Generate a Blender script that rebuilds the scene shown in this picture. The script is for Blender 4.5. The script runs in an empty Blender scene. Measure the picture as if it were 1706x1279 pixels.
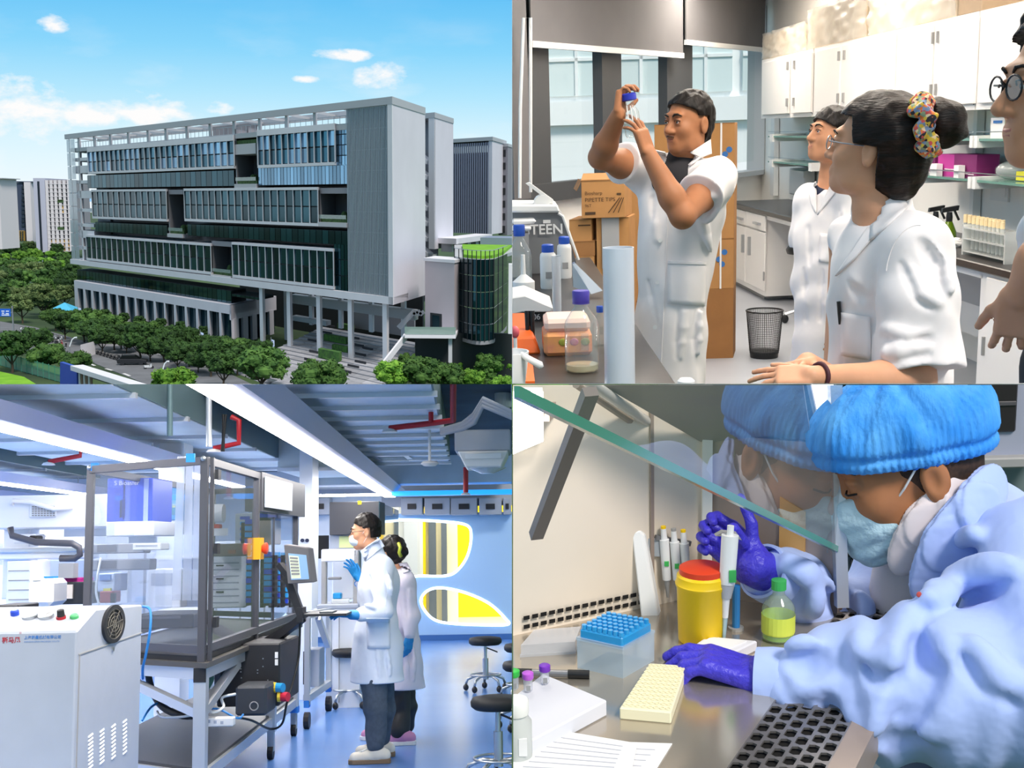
import bpy, bmesh, math, random
import numpy as np
from mathutils import Vector, Matrix, noise

# ---------------------------------------------------------------- camera, sky, sun, exposure
# Four places stand side by side, divided by thin partitions, and one camera looks at all four.
FPX, CX, CY = 2000.0, 853.0, 639.5
def rot_place(xh, yh, roll):
 """place (x right, y ahead, z up) -> camera (x right, y ahead, z up); the place's level line runs through pixel row yh"""
 pit = math.atan((CY - yh) / FPX)
 return Matrix.Rotation(math.radians(roll), 3, 'Y') @ Matrix.Rotation(pit, 3, 'X')
CAMQ = {'TL': rot_place(427, 340, 0.5), 'TR': rot_place(1280, 216, -1.8),
  'BL': rot_place(427, 905, -1.0), 'BR': rot_place(1280, 250, -1.5)}
C2W = CAMQ['TL'].inverted()                                   # the outdoor place is level in the world
QW = {q: (C2W @ CAMQ[q]) for q in CAMQ}
sc = bpy.context.scene
col = sc.collection
cam = bpy.data.cameras.new('camera'); camo = bpy.data.objects.new('camera', cam); col.objects.link(camo)
cam.sensor_width = 36.0; cam.lens = FPX / 1706.0 * 36.0; cam.clip_start = 0.05; cam.clip_end = 8000
camo.matrix_world = (C2W @ Matrix.Rotation(math.pi / 2, 3, 'X')).to_4x4()
sc.camera = camo
sc.view_settings.view_transform = 'Standard'; sc.view_settings.look = 'None'
sc.view_settings.gamma = 1.0; sc.view_settings.use_curve_mapping = False
sc.view_settings.exposure = 0.28

def lin(c):
 if isinstance(c, str):
  c = c.lstrip('#'); c = [int(c[i:i + 2], 16) / 255 for i in (0, 2, 4)]
 return tuple((v / 12.92 if v <= .04045 else ((v + .055) / 1.055) ** 2.4) for v in c[:3])

def make_world():
 w = bpy.data.worlds.new('sky'); sc.world = w; w.use_nodes = True
 nt = w.node_tree; N = nt.nodes; L = nt.links; N.clear()
 out = N.new('ShaderNodeOutputWorld'); bg = N.new('ShaderNodeBackground'); L.new(bg.outputs[0], out.inputs[0])
 tc = N.new('ShaderNodeTexCoord'); sx = N.new('ShaderNodeSeparateXYZ'); L.new(tc.outputs['Generated'], sx.inputs[0])
 rp = N.new('ShaderNodeValToRGB'); L.new(sx.outputs['Z'], rp.inputs[0])
 e = rp.color_ramp.elements
 e[0].position = 0.0; e[0].color = (*lin('f1f8fd'), 1)
 e[1].position = 0.030; e[1].color = (*lin('e2f5fd'), 1)
 for p, c in ((0.055, 'd3f0fb'), (0.085, 'b0e4fb'), (0.12, '87d3f9'), (0.175, '58bbf3'), (0.26, '7fc2ea'), (0.45, 'c3d3df'), (1.0, 'd6dade')):
  n = e.new(p); n.color = (*lin(c), 1)
 # clouds, flattened towards the horizon
 mp = N.new('ShaderNodeMapping'); L.new(tc.outputs['Generated'], mp.inputs[0]); mp.inputs['Scale'].default_value = (9, 9, 26)
 mp.inputs['Location'].default_value = (0.9, 0.3, 0.1)
 nz = N.new('ShaderNodeTexNoise'); L.new(mp.outputs[0], nz.inputs[0]); nz.inputs['Scale'].default_value = 1.15
 nz.inputs['Detail'].default_value = 6; nz.inputs['Roughness'].default_value = .52
 cr = N.new('ShaderNodeMapRange'); L.new(nz.outputs['Fac'], cr.inputs[0]); cr.inputs[1].default_value = .52; cr.inputs[2].default_value = .68
 # cloud density falls off with height
 hr = N.new('ShaderNodeMapRange'); L.new(sx.outputs['Z'], hr.inputs[0]); hr.inputs[1].default_value = .05; hr.inputs[2].default_value = .15
 hr.inputs[3].default_value = 1; hr.inputs[4].default_value = .12
 mu = N.new('ShaderNodeMath'); mu.operation = 'MULTIPLY'; L.new(cr.outputs[0], mu.inputs[0]); L.new(hr.outputs[0], mu.inputs[1])
 def M(op, x, y=None):
  n = N.new('ShaderNodeMath'); n.operation = op
  for i, v in enumerate((x, y)):
   if v is None: continue
   if isinstance(v, (int, float)): n.inputs[i].default_value = v
   else: L.new(v, n.inputs[i])
  return n.outputs[0]
 az = M('ARCTAN2', sx.outputs['X'], sx.outputs['Y']); el = sx.outputs['Z']; best = None
 for px, py, rx, ry in ((25, 180, 95, 48), (238, 180, 70, 26), (150, 192, 70, 20), (640, 128, 45, 20), (572, 92, 42, 9), (362, 178, 24, 12), (90, 38, 26, 12), (510, 132, 22, 6)):
  v = C2W @ Vector((px - CX, FPX, CY - py)).normalized(); a0 = math.atan2(v.x, v.y)
  d = M('ADD', M('POWER', M('DIVIDE', M('SUBTRACT', az, a0), rx / FPX), 2.), M('POWER', M('DIVIDE', M('SUBTRACT', el, v.z), ry / FPX), 2.))
  m_ = M('SUBTRACT', 1., d); best = m_ if best is None else M('MAXIMUM', best, m_)
 mp2 = N.new('ShaderNodeMapping'); L.new(tc.outputs['Generated'], mp2.inputs[0]); mp2.inputs['Scale'].default_value = (38, 38, 70)
 nf = N.new('ShaderNodeTexNoise'); L.new(mp2.outputs[0], nf.inputs[0]); nf.inputs['Scale'].default_value = 1.; nf.inputs['Detail'].default_value = 7; nf.inputs['Roughness'].default_value = .6
 big = N.new('ShaderNodeMapRange'); L.new(M('ADD', M('MULTIPLY', best, .8), M('MULTIPLY', M('SUBTRACT', nf.outputs['Fac'], .56), 4.)), big.inputs[0]); big.inputs[1].default_value = -.25; big.inputs[2].default_value = .8
 fac = M('MINIMUM', M('ADD', M('MULTIPLY', big.outputs[0], M('GREATER_THAN', best, -2.)), M('MULTIPLY', mu.outputs[0], .35)), .96)
 mx = N.new('ShaderNodeMix'); mx.data_type = 'RGBA'; L.new(fac, mx.inputs['Factor'])
 L.new(rp.outputs[0], mx.inputs['A']); mx.inputs['B'].default_value = (.98, .96, .95, 1)
 L.new(mx.outputs['Result'], bg.inputs[0]); bg.inputs[1].default_value = 0.85
make_world()

def sun(direction, energy, angle, color):
 l = bpy.data.lights.new('sun', 'SUN'); l.energy = energy; l.angle = math.radians(angle); l.color = color
 o = bpy.data.objects.new('sun', l); col.objects.link(o)
 o.rotation_euler = Vector(direction).to_track_quat('-Z', 'Y').to_euler(); return o
sun((-.38, .62, -.8), 2.7, 14, (1, .93, .86))

# ---------------------------------------------------------------- materials
MATS = {}
def mat(name, color, rough=.6, metal=0., spec=.5, alpha=1., trans=0., ior=1.45, emit=None, estr=0., vary=0., nscale=8., bump=0., bscale=40.,
  color2=None, rand=0., sheen=0., sss=0., coat=0., bdetail=4., stretch=None, ndetail=5.):
 """plain procedural principled material; vary/color2 = noise mottling, bump = fine relief, rand = per-object tint"""
 if name in MATS: return MATS[name]
 m = bpy.data.materials.new(name); m.use_nodes = True
 nt = m.node_tree; N = nt.nodes; L = nt.links; b = N['Principled BSDF']
 c = lin(color); b.inputs['Base Color'].default_value = (*c, 1)
 b.inputs['Roughness'].default_value = rough; b.inputs['Metallic'].default_value = metal
 b.inputs['Specular IOR Level'].default_value = spec; b.inputs['Alpha'].default_value = alpha
 b.inputs['Transmission Weight'].default_value = trans; b.inputs['IOR'].default_value = ior
 b.inputs['Sheen Weight'].default_value = sheen; b.inputs['Coat Weight'].default_value = coat
 if sss:
  b.inputs['Subsurface Weight'].default_value = sss; b.inputs['Subsurface Radius'].default_value = (.01, .004, .002)
 if emit is not None:
  b.inputs['Emission Color'].default_value = (*lin(emit), 1); b.inputs['Emission Strength'].default_value = estr
 cs = None
 vec = None
 if vary or color2 or bump:
  tc = N.new('ShaderNodeTexCoord'); vec = tc.outputs['Object']
  if stretch:
   mp = N.new('ShaderNodeMapping'); L.new(vec, mp.inputs[0]); mp.inputs['Scale'].default_value = stretch; vec = mp.outputs[0]
 if vary or color2:
  nz = N.new('ShaderNodeTexNoise'); nz.inputs['Scale'].default_value = nscale; nz.inputs['Detail'].default_value = ndetail; L.new(vec, nz.inputs[0])
  mx = N.new('ShaderNodeMix'); mx.data_type = 'RGBA'
  rr = N.new('ShaderNodeMapRange'); rr.inputs[1].default_value = .35; rr.inputs[2].default_value = .65
  L.new(nz.outputs['Fac'], rr.inputs[0]); L.new(rr.outputs[0], mx.inputs['Factor'])
  if color2:
   c2 = lin(color2); mx.inputs['A'].default_value = (*c, 1)
  else:
   mx.inputs['A'].default_value = (*[v * (1 - vary) for v in c], 1); c2 = [min(1, v * (1 + vary)) for v in c]
  mx.inputs['B'].default_value = (*c2, 1); cs = mx.outputs['Result']
 if rand:
  oi = N.new('ShaderNodeObjectInfo'); mr = N.new('ShaderNodeMapRange')
  mr.inputs[3].default_value = 1 - rand; mr.inputs[4].default_value = 1 + rand; L.new(oi.outputs['Random'], mr.inputs[0])
  hs = N.new('ShaderNodeHueSaturation'); L.new(mr.outputs[0], hs.inputs['Value'])
  if cs: L.new(cs, hs.inputs['Color'])
  else: hs.inputs['Color'].default_value = (*c, 1)
  cs = hs.outputs[0]
 if cs: L.new(cs, b.inputs['Base Color'])
 if bump:
  nb = N.new('ShaderNodeTexNoise'); nb.inputs['Scale'].default_value = bscale; nb.inputs['Detail'].default_value = bdetail; L.new(vec, nb.inputs[0])
  bp = N.new('ShaderNodeBump'); bp.inputs['Strength'].default_value = min(1, bump); bp.inputs['Distance'].default_value = .02 if bump <= 1 else .02 * bump
  L.new(nb.outputs['Fac'], bp.inputs['Height']); L.new(bp.outputs[0], b.inputs['Normal'])
 MATS[name] = m; return m

def clear(name, tint='ffffff', opacity=.12, rough=.03, gloss=.9):
 """thin clear sheet: mostly see-through, with mirror gloss that grows at grazing angles"""
 if name in MATS: return MATS[name]
 m = bpy.data.materials.new(name); m.use_nodes = True
 nt = m.node_tree; N = nt.nodes; L = nt.links; N.clear()
 out = N.new('ShaderNodeOutputMaterial'); tr = N.new('ShaderNodeBsdfTransparent'); tr.inputs[0].default_value = (*[1 - (1 - v) * .5 for v in lin(tint)], 1)
 df = N.new('ShaderNodeBsdfPrincipled'); df.inputs['Base Color'].default_value = (*lin(tint), 1); df.inputs['Roughness'].default_value = .5
 mx = N.new('ShaderNodeMixShader'); mx.inputs[0].default_value = opacity; L.new(tr.outputs[0], mx.inputs[1]); L.new(df.outputs[0], mx.inputs[2])
 gl = N.new('ShaderNodeBsdfGlossy'); gl.inputs['Roughness'].default_value = rough
 fr = N.new('ShaderNodeLayerWeight'); fr.inputs[0].default_value = .5
 pw = N.new('ShaderNodeMath'); pw.operation = 'POWER'; pw.inputs[1].default_value = 4.; L.new(fr.outputs['Facing'], pw.inputs[0])
 mg = N.new('ShaderNodeMath'); mg.operation = 'MULTIPLY_ADD'; mg.inputs[1].default_value = gloss * .9; mg.inputs[2].default_value = .05 * gloss; L.new(pw.outputs[0], mg.inputs[0])
 m2 = N.new('ShaderNodeMixShader'); L.new(mg.outputs[0], m2.inputs[0]); L.new(mx.outputs[0], m2.inputs[1]); L.new(gl.outputs[0], m2.inputs[2])
 L.new(m2.outputs[0], out.inputs[0]); MATS[name] = m; return m

# ---------------------------------------------------------------- places: pixel of the photograph -> point of a place
CUR = 'TL'
def use(q):
 global CUR; CUR = q
def ray(px, py):
 v = Vector((px - CX, FPX, CY - py)); return CAMQ[CUR].inverted() @ v
def at(px, py, Y):
 d = ray(px, py); return d * (Y / d.y)
def atz(px, py, Z):
 d = ray(px, py); return d * (Z / d.z)
def atx(px, py, X):
 d = ray(px, py); return d * (X / d.x)
def onplane(px, py, p0, n):
 d = ray(px, py); return d * (p0.dot(n) / d.dot(n))
def px_of(p):
 v = CAMQ[CUR] @ Vector(p); return (CX + FPX * v.x / v.y, CY - FPX * v.z / v.y)
def V(*a): return Vector(a)

# ---------------------------------------------------------------- things, parts
def setp(o, label=None, cat=None, group=None, kind=None):
 if label: o['label'] = label
 if cat: o['category'] = cat
 if group: o['group'] = group
 if kind: o['kind'] = kind
 return o
LOC = {}
def thing(name, label, cat, loc, group=None, kind=None, rz=0.):
 o = bpy.data.objects.new(name, None); o.empty_display_size = .1; col.objects.link(o)
 loc = Vector(loc); LOC[o] = (loc, rz)
 o.matrix_world = QW[CUR].to_4x4() @ Matrix.Translation(loc) @ Matrix.Rotation(rz, 4, 'Z')
 return setp(o, label, cat, group, kind)

CLIP = {'TR': ((1, 0), (0, 1)), 'BL': ((-1, 0), (0, -1)), 'BR': ((1, 0), (0, -1)), 'TL': ()}
def clip_mesh(me, off):
 """things that run through a partition end at it"""
 R = CAMQ[CUR]
 for (a, b) in CLIP[CUR]:
  n = R.inverted() @ Vector((a, 0, b))
  if not len(me.vertices): return
  co = np.empty(len(me.vertices) * 3, 'f'); me.vertices.foreach_get('co', co); co = co.reshape(-1, 3)
  d = co @ np.array(n) + off.dot(n) - .0015
  if d.min() >= 0: continue
  bm = bmesh.new(); bm.from_mesh(me)
  p = n * .0015 - off
  bmesh.ops.bisect_plane(bm, geom=bm.verts[:] + bm.edges[:] + bm.faces[:], plane_co=p, plane_no=n, clear_inner=True)
  bm.to_mesh(me); bm.free()

def link(name, me, m, parent=None, loc=None, smooth=None):
 """mesh in place coordinates -> one object; child of parent, or top level with its origin at loc"""
 if smooth is not None:
  me.polygons.foreach_set('use_smooth', [True] * len(me.polygons))
  if smooth < 179: me.set_sharp_from_angle(angle=math.radians(smooth))
 if m is not None and not me.materials:
  for k in (m if isinstance(m, (list, tuple)) else [m]): me.materials.append(k)
 o = bpy.data.objects.new(name, me); col.objects.link(o)
 if parent is not None:
  r = parent
  while r.parent: r = r.parent
  base, rz = LOC[r]
  me.transform((Matrix.Translation(base) @ Matrix.Rotation(rz, 4, 'Z')).inverted())
  if rz == 0.: clip_mesh(me, base)
  o.parent = parent
 else:
  if loc is None:
   co = np.empty(len(me.vertices) * 3, 'f'); me.vertices.foreach_get('co', co); co = co.reshape(-1, 3)
   a, b = co.min(0), co.max(0); loc = Vector(((a[0] + b[0]) / 2, (a[1] + b[1]) / 2, a[2]))
  loc = Vector(loc); LOC[o] = (loc, 0.)
  me.transform(Matrix.Translation(-loc)); clip_mesh(me, loc)
  o.matrix_world = QW[CUR].to_4x4() @ Matrix.Translation(loc)
 return o

def copy_tree(o, parent=None):
 c = o.copy(); col.objects.link(c)
 if parent is not None: c.parent = parent
 else: LOC[c] = LOC[o]
 for ch in list(o.children): copy_tree(ch, c)
 return c
def move_thing(o, loc, rz=0., s=1.):
 loc = Vector(loc); LOC[o] = (loc, rz)
 o.matrix_world = QW[CUR].to_4x4() @ Matrix.Translation(loc) @ Matrix.Rotation(rz, 4, 'Z') @ Matrix.Scale(s, 4)

def frame_from(d, up=(0, 0, 1)):
 d = Vector(d).normalized(); up = Vector(up)
 if abs(d.dot(up.normalized())) > .98: up = Vector((0, 1, 0)) if abs(d.y) < .9 else Vector((1, 0, 0))
 s = d.cross(up).normalized(); u = s.cross(d).normalized(); return s, u

class MB:
 def __init__(self): self.v = []; self.f = []; self.mi = []; self.cur = 0
 def add(self, vs, fs):
  n = len(self.v); self.v += [tuple(p) for p in vs]; self.f += [tuple(n + i for i in f) for f in fs]; self.mi += [self.cur] * len(fs); return self
 def hexa(self, p):
  """eight corners: 0-3 bottom loop, 4-7 top loop"""
  return self.add(p, [(3, 2, 1, 0), (4, 5, 6, 7), (0, 1, 5, 4), (1, 2, 6, 5), (2, 3, 7, 6), (3, 0, 4, 7)])
 def box(self, a, b):
  x0, x1 = sorted((a[0], b[0])); y0, y1 = sorted((a[1], b[1])); z0, z1 = sorted((a[2], b[2]))
  return self.hexa([(x0, y0, z0), (x1, y0, z0), (x1, y1, z0), (x0, y1, z0), (x0, y0, z1), (x1, y0, z1), (x1, y1, z1), (x0, y1, z1)])
 def obox(self, c, sx, sy, sz, hx, hy, hz):
  """box round centre c with half sizes along axes"""
  c = Vector(c); sx, sy, sz = Vector(sx), Vector(sy), Vector(sz)
  P = [c + sx * hx * i + sy * hy * j + sz * hz * k for k in (-1, 1) for (i, j) in ((-1, -1), (1, -1), (1, 1), (-1, 1))]
  return self.hexa(P)
 def bar(self, a, b, w, h, up=(0, 0, 1)):
  a, b = Vector(a), Vector(b); s, u = frame_from(b - a, up)
  q = [(-1, -1), (1, -1), (1, 1), (-1, 1)]
  P = [a + s * i * w / 2 + u * j * h / 2 for i, j in q] + [b + s * i * w / 2 + u * j * h / 2 for i, j in q]
  return self.hexa(P)
 def slab(self, poly, vec):
  """prism: polygon (list of points) pushed along vec"""
  n = len(poly); vec = Vector(vec); P = [Vector(p) for p in poly]; Q = [p + vec for p in P]
  return self.add(P + Q, [tuple(range(n))[::-1], tuple(range(n, 2 * n))] + [(i, (i + 1) % n, n + (i + 1) % n, n + i) for i in range(n)])
 def quad(self, *p): return self.add(p, [tuple(range(len(p)))])
 def cone(self, a, b, r0, r1, n=12, caps=True, up=(0, 0, 1)):
  a, b = Vector(a), Vector(b); s, u = frame_from(b - a, up)
  P = [a + (s * math.cos(t) + u * math.sin(t)) * r0 for t in [2 * math.pi * i / n for i in range(n)]]
  P += [b + (s * math.cos(t) + u * math.sin(t)) * r1 for t in [2 * math.pi * i / n for i in range(n)]]
  F = [(i, (i + 1) % n, n + (i + 1) % n, n + i) for i in range(n)]
  if caps: F += [tuple(range(n))[::-1], tuple(range(n, 2 * n))]
  return self.add(P, F)
 def cyl(self, a, b, r, n=12, caps=True): return self.cone(a, b, r, r, n, caps)
 def tube(self, pts, r, n=8, closed=False):
  pts = [Vector(p) for p in pts]; m = len(pts); rs = r if isinstance(r, (list, tuple)) else [r] * m
  P = []; prev = None
  for i, p in enumerate(pts):
   d = (pts[(i + 1) % m] if (i < m - 1 or closed) else p) - (pts[i - 1] if (i > 0 or closed) else p)
   d.normalize()
   if prev is None: s, u = frame_from(d)
   else:
    s = prev - d * prev.dot(d)
    if s.length < 1e-6: s, u = frame_from(d)
    s.normalize(); u = s.cross(d).normalized()
   prev = s
   P += [p + (s * math.cos(2 * math.pi * k / n) + u * math.sin(2 * math.pi * k / n)) * rs[i] for k in range(n)]
  F = []
  for i in range(m if closed else m - 1):
   j = (i + 1) % m
   F += [(i * n + k, i * n + (k + 1) % n, j * n + (k + 1) % n, j * n + k) for k in range(n)]
  if not closed: F += [tuple(range(n))[::-1], tuple(range((m - 1) * n, m * n))]
  return self.add(P, F)
 def lathe(self, c, prof, n=24, axis=(0, 0, 1), caps=True):
  """prof: list of (radius, height)"""
  c = Vector(c); ax = Vector(axis).normalized(); s, u = frame_from(ax, (0, 1, 0) if abs(ax.z) > .9 else (0, 0, 1))
  P = []
  for r, h in prof:
   P += [c + ax * h + (s * math.cos(2 * math.pi * k / n) + u * math.sin(2 * math.pi * k / n)) * max(r, 1e-5) for k in range(n)]
  F = []
  for i in range(len(prof) - 1):
   F += [(i * n + k, i * n + (k + 1) % n, (i + 1) * n + (k + 1) % n, (i + 1) * n + k) for k in range(n)]
  if caps: F += [tuple(range(n))[::-1], tuple(range((len(prof) - 1) * n, len(prof) * n))]
  return self.add(P, F)
 def ball(self, c, r, n=12, m=8, rot=None):
  c = Vector(c); r = Vector(r) if not isinstance(r, (int, float)) else Vector((r, r, r)); P = []
  for i in range(1, m):
   t = math.pi * i / m
   for k in range(n):
    a = 2 * math.pi * k / n; q = Vector((r.x * math.sin(t) * math.cos(a), r.y * math.sin(t) * math.sin(a), r.z * math.cos(t)))
    P.append(c + (rot @ q if rot else q))
  top = Vector((0, 0, r.z)); P += [c + (rot @ top if rot else top), c - (rot @ top if rot else top)]
  F = []
  for i in range(m - 2): F += [(i * n + k, (i + 1) * n + k, (i + 1) * n + (k + 1) % n, i * n + (k + 1) % n) for k in range(n)]
  T = len(P) - 2; F += [(T, k, (k + 1) % n) for k in range(n)] + [(T + 1, (m - 2) * n + (k + 1) % n, (m - 2) * n + k) for k in range(n)]
  return self.add(P, F)
 def grid(self, fn, nu, nv):
  P = [fn(i / nu, j / nv) for i in range(nu + 1) for j in range(nv + 1)]
  return self.add(P, [(i * (nv + 1) + j, (i + 1) * (nv + 1) + j, (i + 1) * (nv + 1) + j + 1, i * (nv + 1) + j + 1) for i in range(nu) for j in range(nv)])
 def mesh(self, name='m', bevel=0., seg=1):
  me = bpy.data.meshes.new(name); me.from_pydata(self.v, [], self.f); me.update()
  if any(self.mi): me.polygons.foreach_set('material_index', self.mi)
  if bevel:
   bm = bmesh.new(); bm.from_mesh(me)
   bmesh.ops.remove_doubles(bm, verts=bm.verts, dist=1e-6)
   es = [e for e in bm.edges if len(e.link_faces) == 2 and e.calc_face_angle(0) > .5]
   bmesh.ops.bevel(bm, geom=es, offset=bevel, segments=seg, affect='EDGES', clamp_overlap=True)
   bm.to_mesh(me); bm.free()
  return me
 def build(self, name, m, parent=None, bevel=0., seg=1, smooth=None, loc=None, solid=0.):
  me = self.mesh(name, bevel, seg)
  if smooth is not None:
   bm = bmesh.new(); bm.from_mesh(me); bmesh.ops.recalc_face_normals(bm, faces=bm.faces); bm.to_mesh(me); bm.free()
  o = link(name, me, m, parent, loc, smooth)
  if solid:
   md = o.modifiers.new('thickness', 'SOLIDIFY'); md.thickness = solid; md.offset = 0
  return o
 def top(self, name, m, label, cat, group=None, kind=None, **kw):
  """build as a top-level thing that is one mesh"""
  return setp(self.build(name, m, None, **kw), label, cat, group, kind)
 def struct(self, name, m, label=None, **kw):
  return setp(self.build(name, m, None, **kw), label, None, None, 'structure')

def text_mesh(s, size, origin, xdir, ydir, depth=.0, align='LEFT', bold=False):
 """lettering laid at origin along xdir / ydir, as a mesh in place coordinates"""
 cu = bpy.data.curves.new('t', 'FONT'); cu.body = s; cu.size = size; cu.align_x = align; cu.extrude = depth
 if bold: cu.offset = size * .018
 o = bpy.data.objects.new('t', cu); col.objects.link(o)
 dg = bpy.context.evaluated_depsgraph_get(); me = bpy.data.meshes.new_from_object(o.evaluated_get(dg))
 bpy.data.objects.remove(o); bpy.data.curves.remove(cu)
 x = Vector(xdir).normalized(); y = Vector(ydir).normalized(); z = x.cross(y)
 M = Matrix((x, y, z)).transposed().to_4x4(); M.translation = Vector(origin); me.transform(M); return me
def text(name, s, size, origin, xdir, ydir, m, parent, depth=.0, **kw):
 return link(name, text_mesh(s, size, origin, xdir, ydir, depth, **kw), m, parent)

# ---------------------------------------------------------------- soft shapes (bodies, cloth): smooth unions turned into one closed surface
class Soft:
 def __init__(self, h): self.h = h; self.p = []
 def cap(self, a, b, r0, r1=None, k=.02, op='u'):
  self.p.append(('c', np.array(a, 'f'), np.array(b, 'f'), r0, r0 if r1 is None else r1, k, op)); return self
 def chain(self, pts, rs, k=.02, op='u'):
  for i in range(len(pts) - 1): self.cap(pts[i], pts[i + 1], rs[i], rs[i + 1], k, op)
  return self
 def ell(self, c, r, rot=None, k=.02, op='u'):
  R = np.array(rot.to_3x3() if rot is not None else Matrix.Identity(3), 'f')
  self.p.append(('e', np.array(c, 'f'), np.array(r if not isinstance(r, (int, float)) else (r, r, r), 'f'), R, k, op)); return self
 def rbox(self, c, hs, rnd, rot=None, k=.02, op='u'):
  R = np.array(rot.to_3x3() if rot is not None else Matrix.Identity(3), 'f')
  self.p.append(('b', np.array(c, 'f'), np.array(hs, 'f'), rnd, R, k, op)); return self
 def mesh(self, name='soft', noise_amp=0., noise_scale=20., seed=0, cut=None, ripple=None):
  h = self.h; lo = np.full(3, 1e9); hi = -lo
  def bb(q):
   if q[0] == 'c':
    a = np.minimum(q[1] - q[3], q[2] - q[4]); a = np.minimum(np.minimum(q[1] - q[3], q[1] + q[3]), np.minimum(q[2] - q[4], q[2] + q[4]))
    b = np.maximum(q[1] + q[3], q[2] + q[4]); return a, b
   r = np.linalg.norm(q[2]) if q[0] == 'b' else q[2].max()
   if q[0] == 'b': r += q[3]
   return q[1] - r, q[1] + r
  for q in self.p:
   if q[-1] == 'u': a, b = bb(q); lo = np.minimum(lo, a); hi = np.maximum(hi, b)
  lo = lo - 4 * h - .01; hi = hi + 4 * h + .01
  n = np.ceil((hi - lo) / h).astype(int) + 1
  F = np.full(n, .2, 'f')
  ax = [lo[i] + h * np.arange(n[i], dtype='f') for i in range(3)]
  for q in self.p:
   k = q[-2]; a, b = bb(q); mg = max(k * 1.6, 3 * h) + 2 * h
   i0 = np.maximum(np.floor((a - mg - lo) / h).astype(int), 0); i1 = np.minimum(np.ceil((b + mg - lo) / h).astype(int) + 1, n)
   if (i1 <= i0).any(): continue
   sl = tuple(slice(i0[j], i1[j]) for j in range(3))
   X = ax[0][sl[0]][:, None, None].astype('f'); Y = ax[1][sl[1]][None, :, None].astype('f'); Z = ax[2][sl[2]][None, None, :].astype('f')
   if q[0] == 'c':
    A, B, r0, r1 = q[1], q[2], q[3], q[4]; d = B - A; L2 = max(float(d @ d), 1e-12)
    t = np.clip(((X - A[0]) * d[0] + (Y - A[1]) * d[1] + (Z - A[2]) * d[2]) / L2, 0, 1)
    D = np.sqrt((X - A[0] - t * d[0]) ** 2 + (Y - A[1] - t * d[1]) ** 2 + (Z - A[2] - t * d[2]) ** 2) - (r0 + t * (r1 - r0))
   else:
    c = q[1]; R = q[3] if q[0] == 'e' else q[4]
    u = (X - c[0]) * R[0, 0] + (Y - c[1]) * R[1, 0] + (Z - c[2]) * R[2, 0]
    v = (X - c[0]) * R[0, 1] + (Y - c[1]) * R[1, 1] + (Z - c[2]) * R[2, 1]
    w = (X - c[0]) * R[0, 2] + (Y - c[1]) * R[1, 2] + (Z - c[2]) * R[2, 2]
    if q[0] == 'e':
     r = q[2]; k0 = np.sqrt((u / r[0]) ** 2 + (v / r[1]) ** 2 + (w / r[2]) ** 2)
     k1 = np.sqrt((u / r[0] ** 2) ** 2 + (v / r[1] ** 2) ** 2 + (w / r[2] ** 2) ** 2)
     D = k0 * (k0 - 1) / np.maximum(k1, 1e-6); D = np.where(k0 < 1e-3, -r.min(), D)
    else:
     rr = q[3]; hs = q[2] - rr
     a_, b_, c_ = np.abs(u) - hs[0], np.abs(v) - hs[1], np.abs(w) - hs[2]
     D = np.sqrt(np.maximum(a_, 0) ** 2 + np.maximum(b_, 0) ** 2 + np.maximum(c_, 0) ** 2) + np.minimum(np.maximum(a_, np.maximum(b_, c_)), 0) - rr
   S = F[sl]
   if q[-1] == 'u':
    if k > 0:
     hh = np.maximum(k - np.abs(S - D), 0) / k; F[sl] = np.minimum(S, D) - hh * hh * k * .25
    else: F[sl] = np.minimum(S, D)
   elif q[-1] == 's':
    D = -D
    if k > 0:
     hh = np.maximum(k - np.abs(S - D), 0) / k; F[sl] = np.maximum(S, D) + hh * hh * k * .25
    else: F[sl] = np.maximum(S, D)
  if noise_amp or ripple:
   X, Y, Z = ax[0][:, None, None], ax[1][None, :, None], ax[2][None, None, :]
   if noise_amp:
    rs = np.random.RandomState(seed)
    for _ in range(5):
     d = rs.normal(size=3); d /= np.linalg.norm(d); fq = noise_scale * rs.uniform(.6, 1.8); ph = rs.uniform(0, 6.28)
     d2 = rs.normal(size=3) * noise_scale * .5
     F += (noise_amp * .45 * np.sin(fq * (d[0] * X + d[1] * Y + d[2] * Z) + ph + 1.3 * np.sin(d2[0] * X + d2[1] * Y + d2[2] * Z))).astype('f')
   if ripple: F += ripple(X, Y, Z).astype('f')
  if cut is not None:                       # cut(X,Y,Z) > 0 is removed
   X, Y, Z = ax[0][:, None, None], ax[1][None, :, None], ax[2][None, None, :]
   F = np.maximum(F, cut(X, Y, Z).astype('f'))
  return nets(F, lo, h, name)

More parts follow.
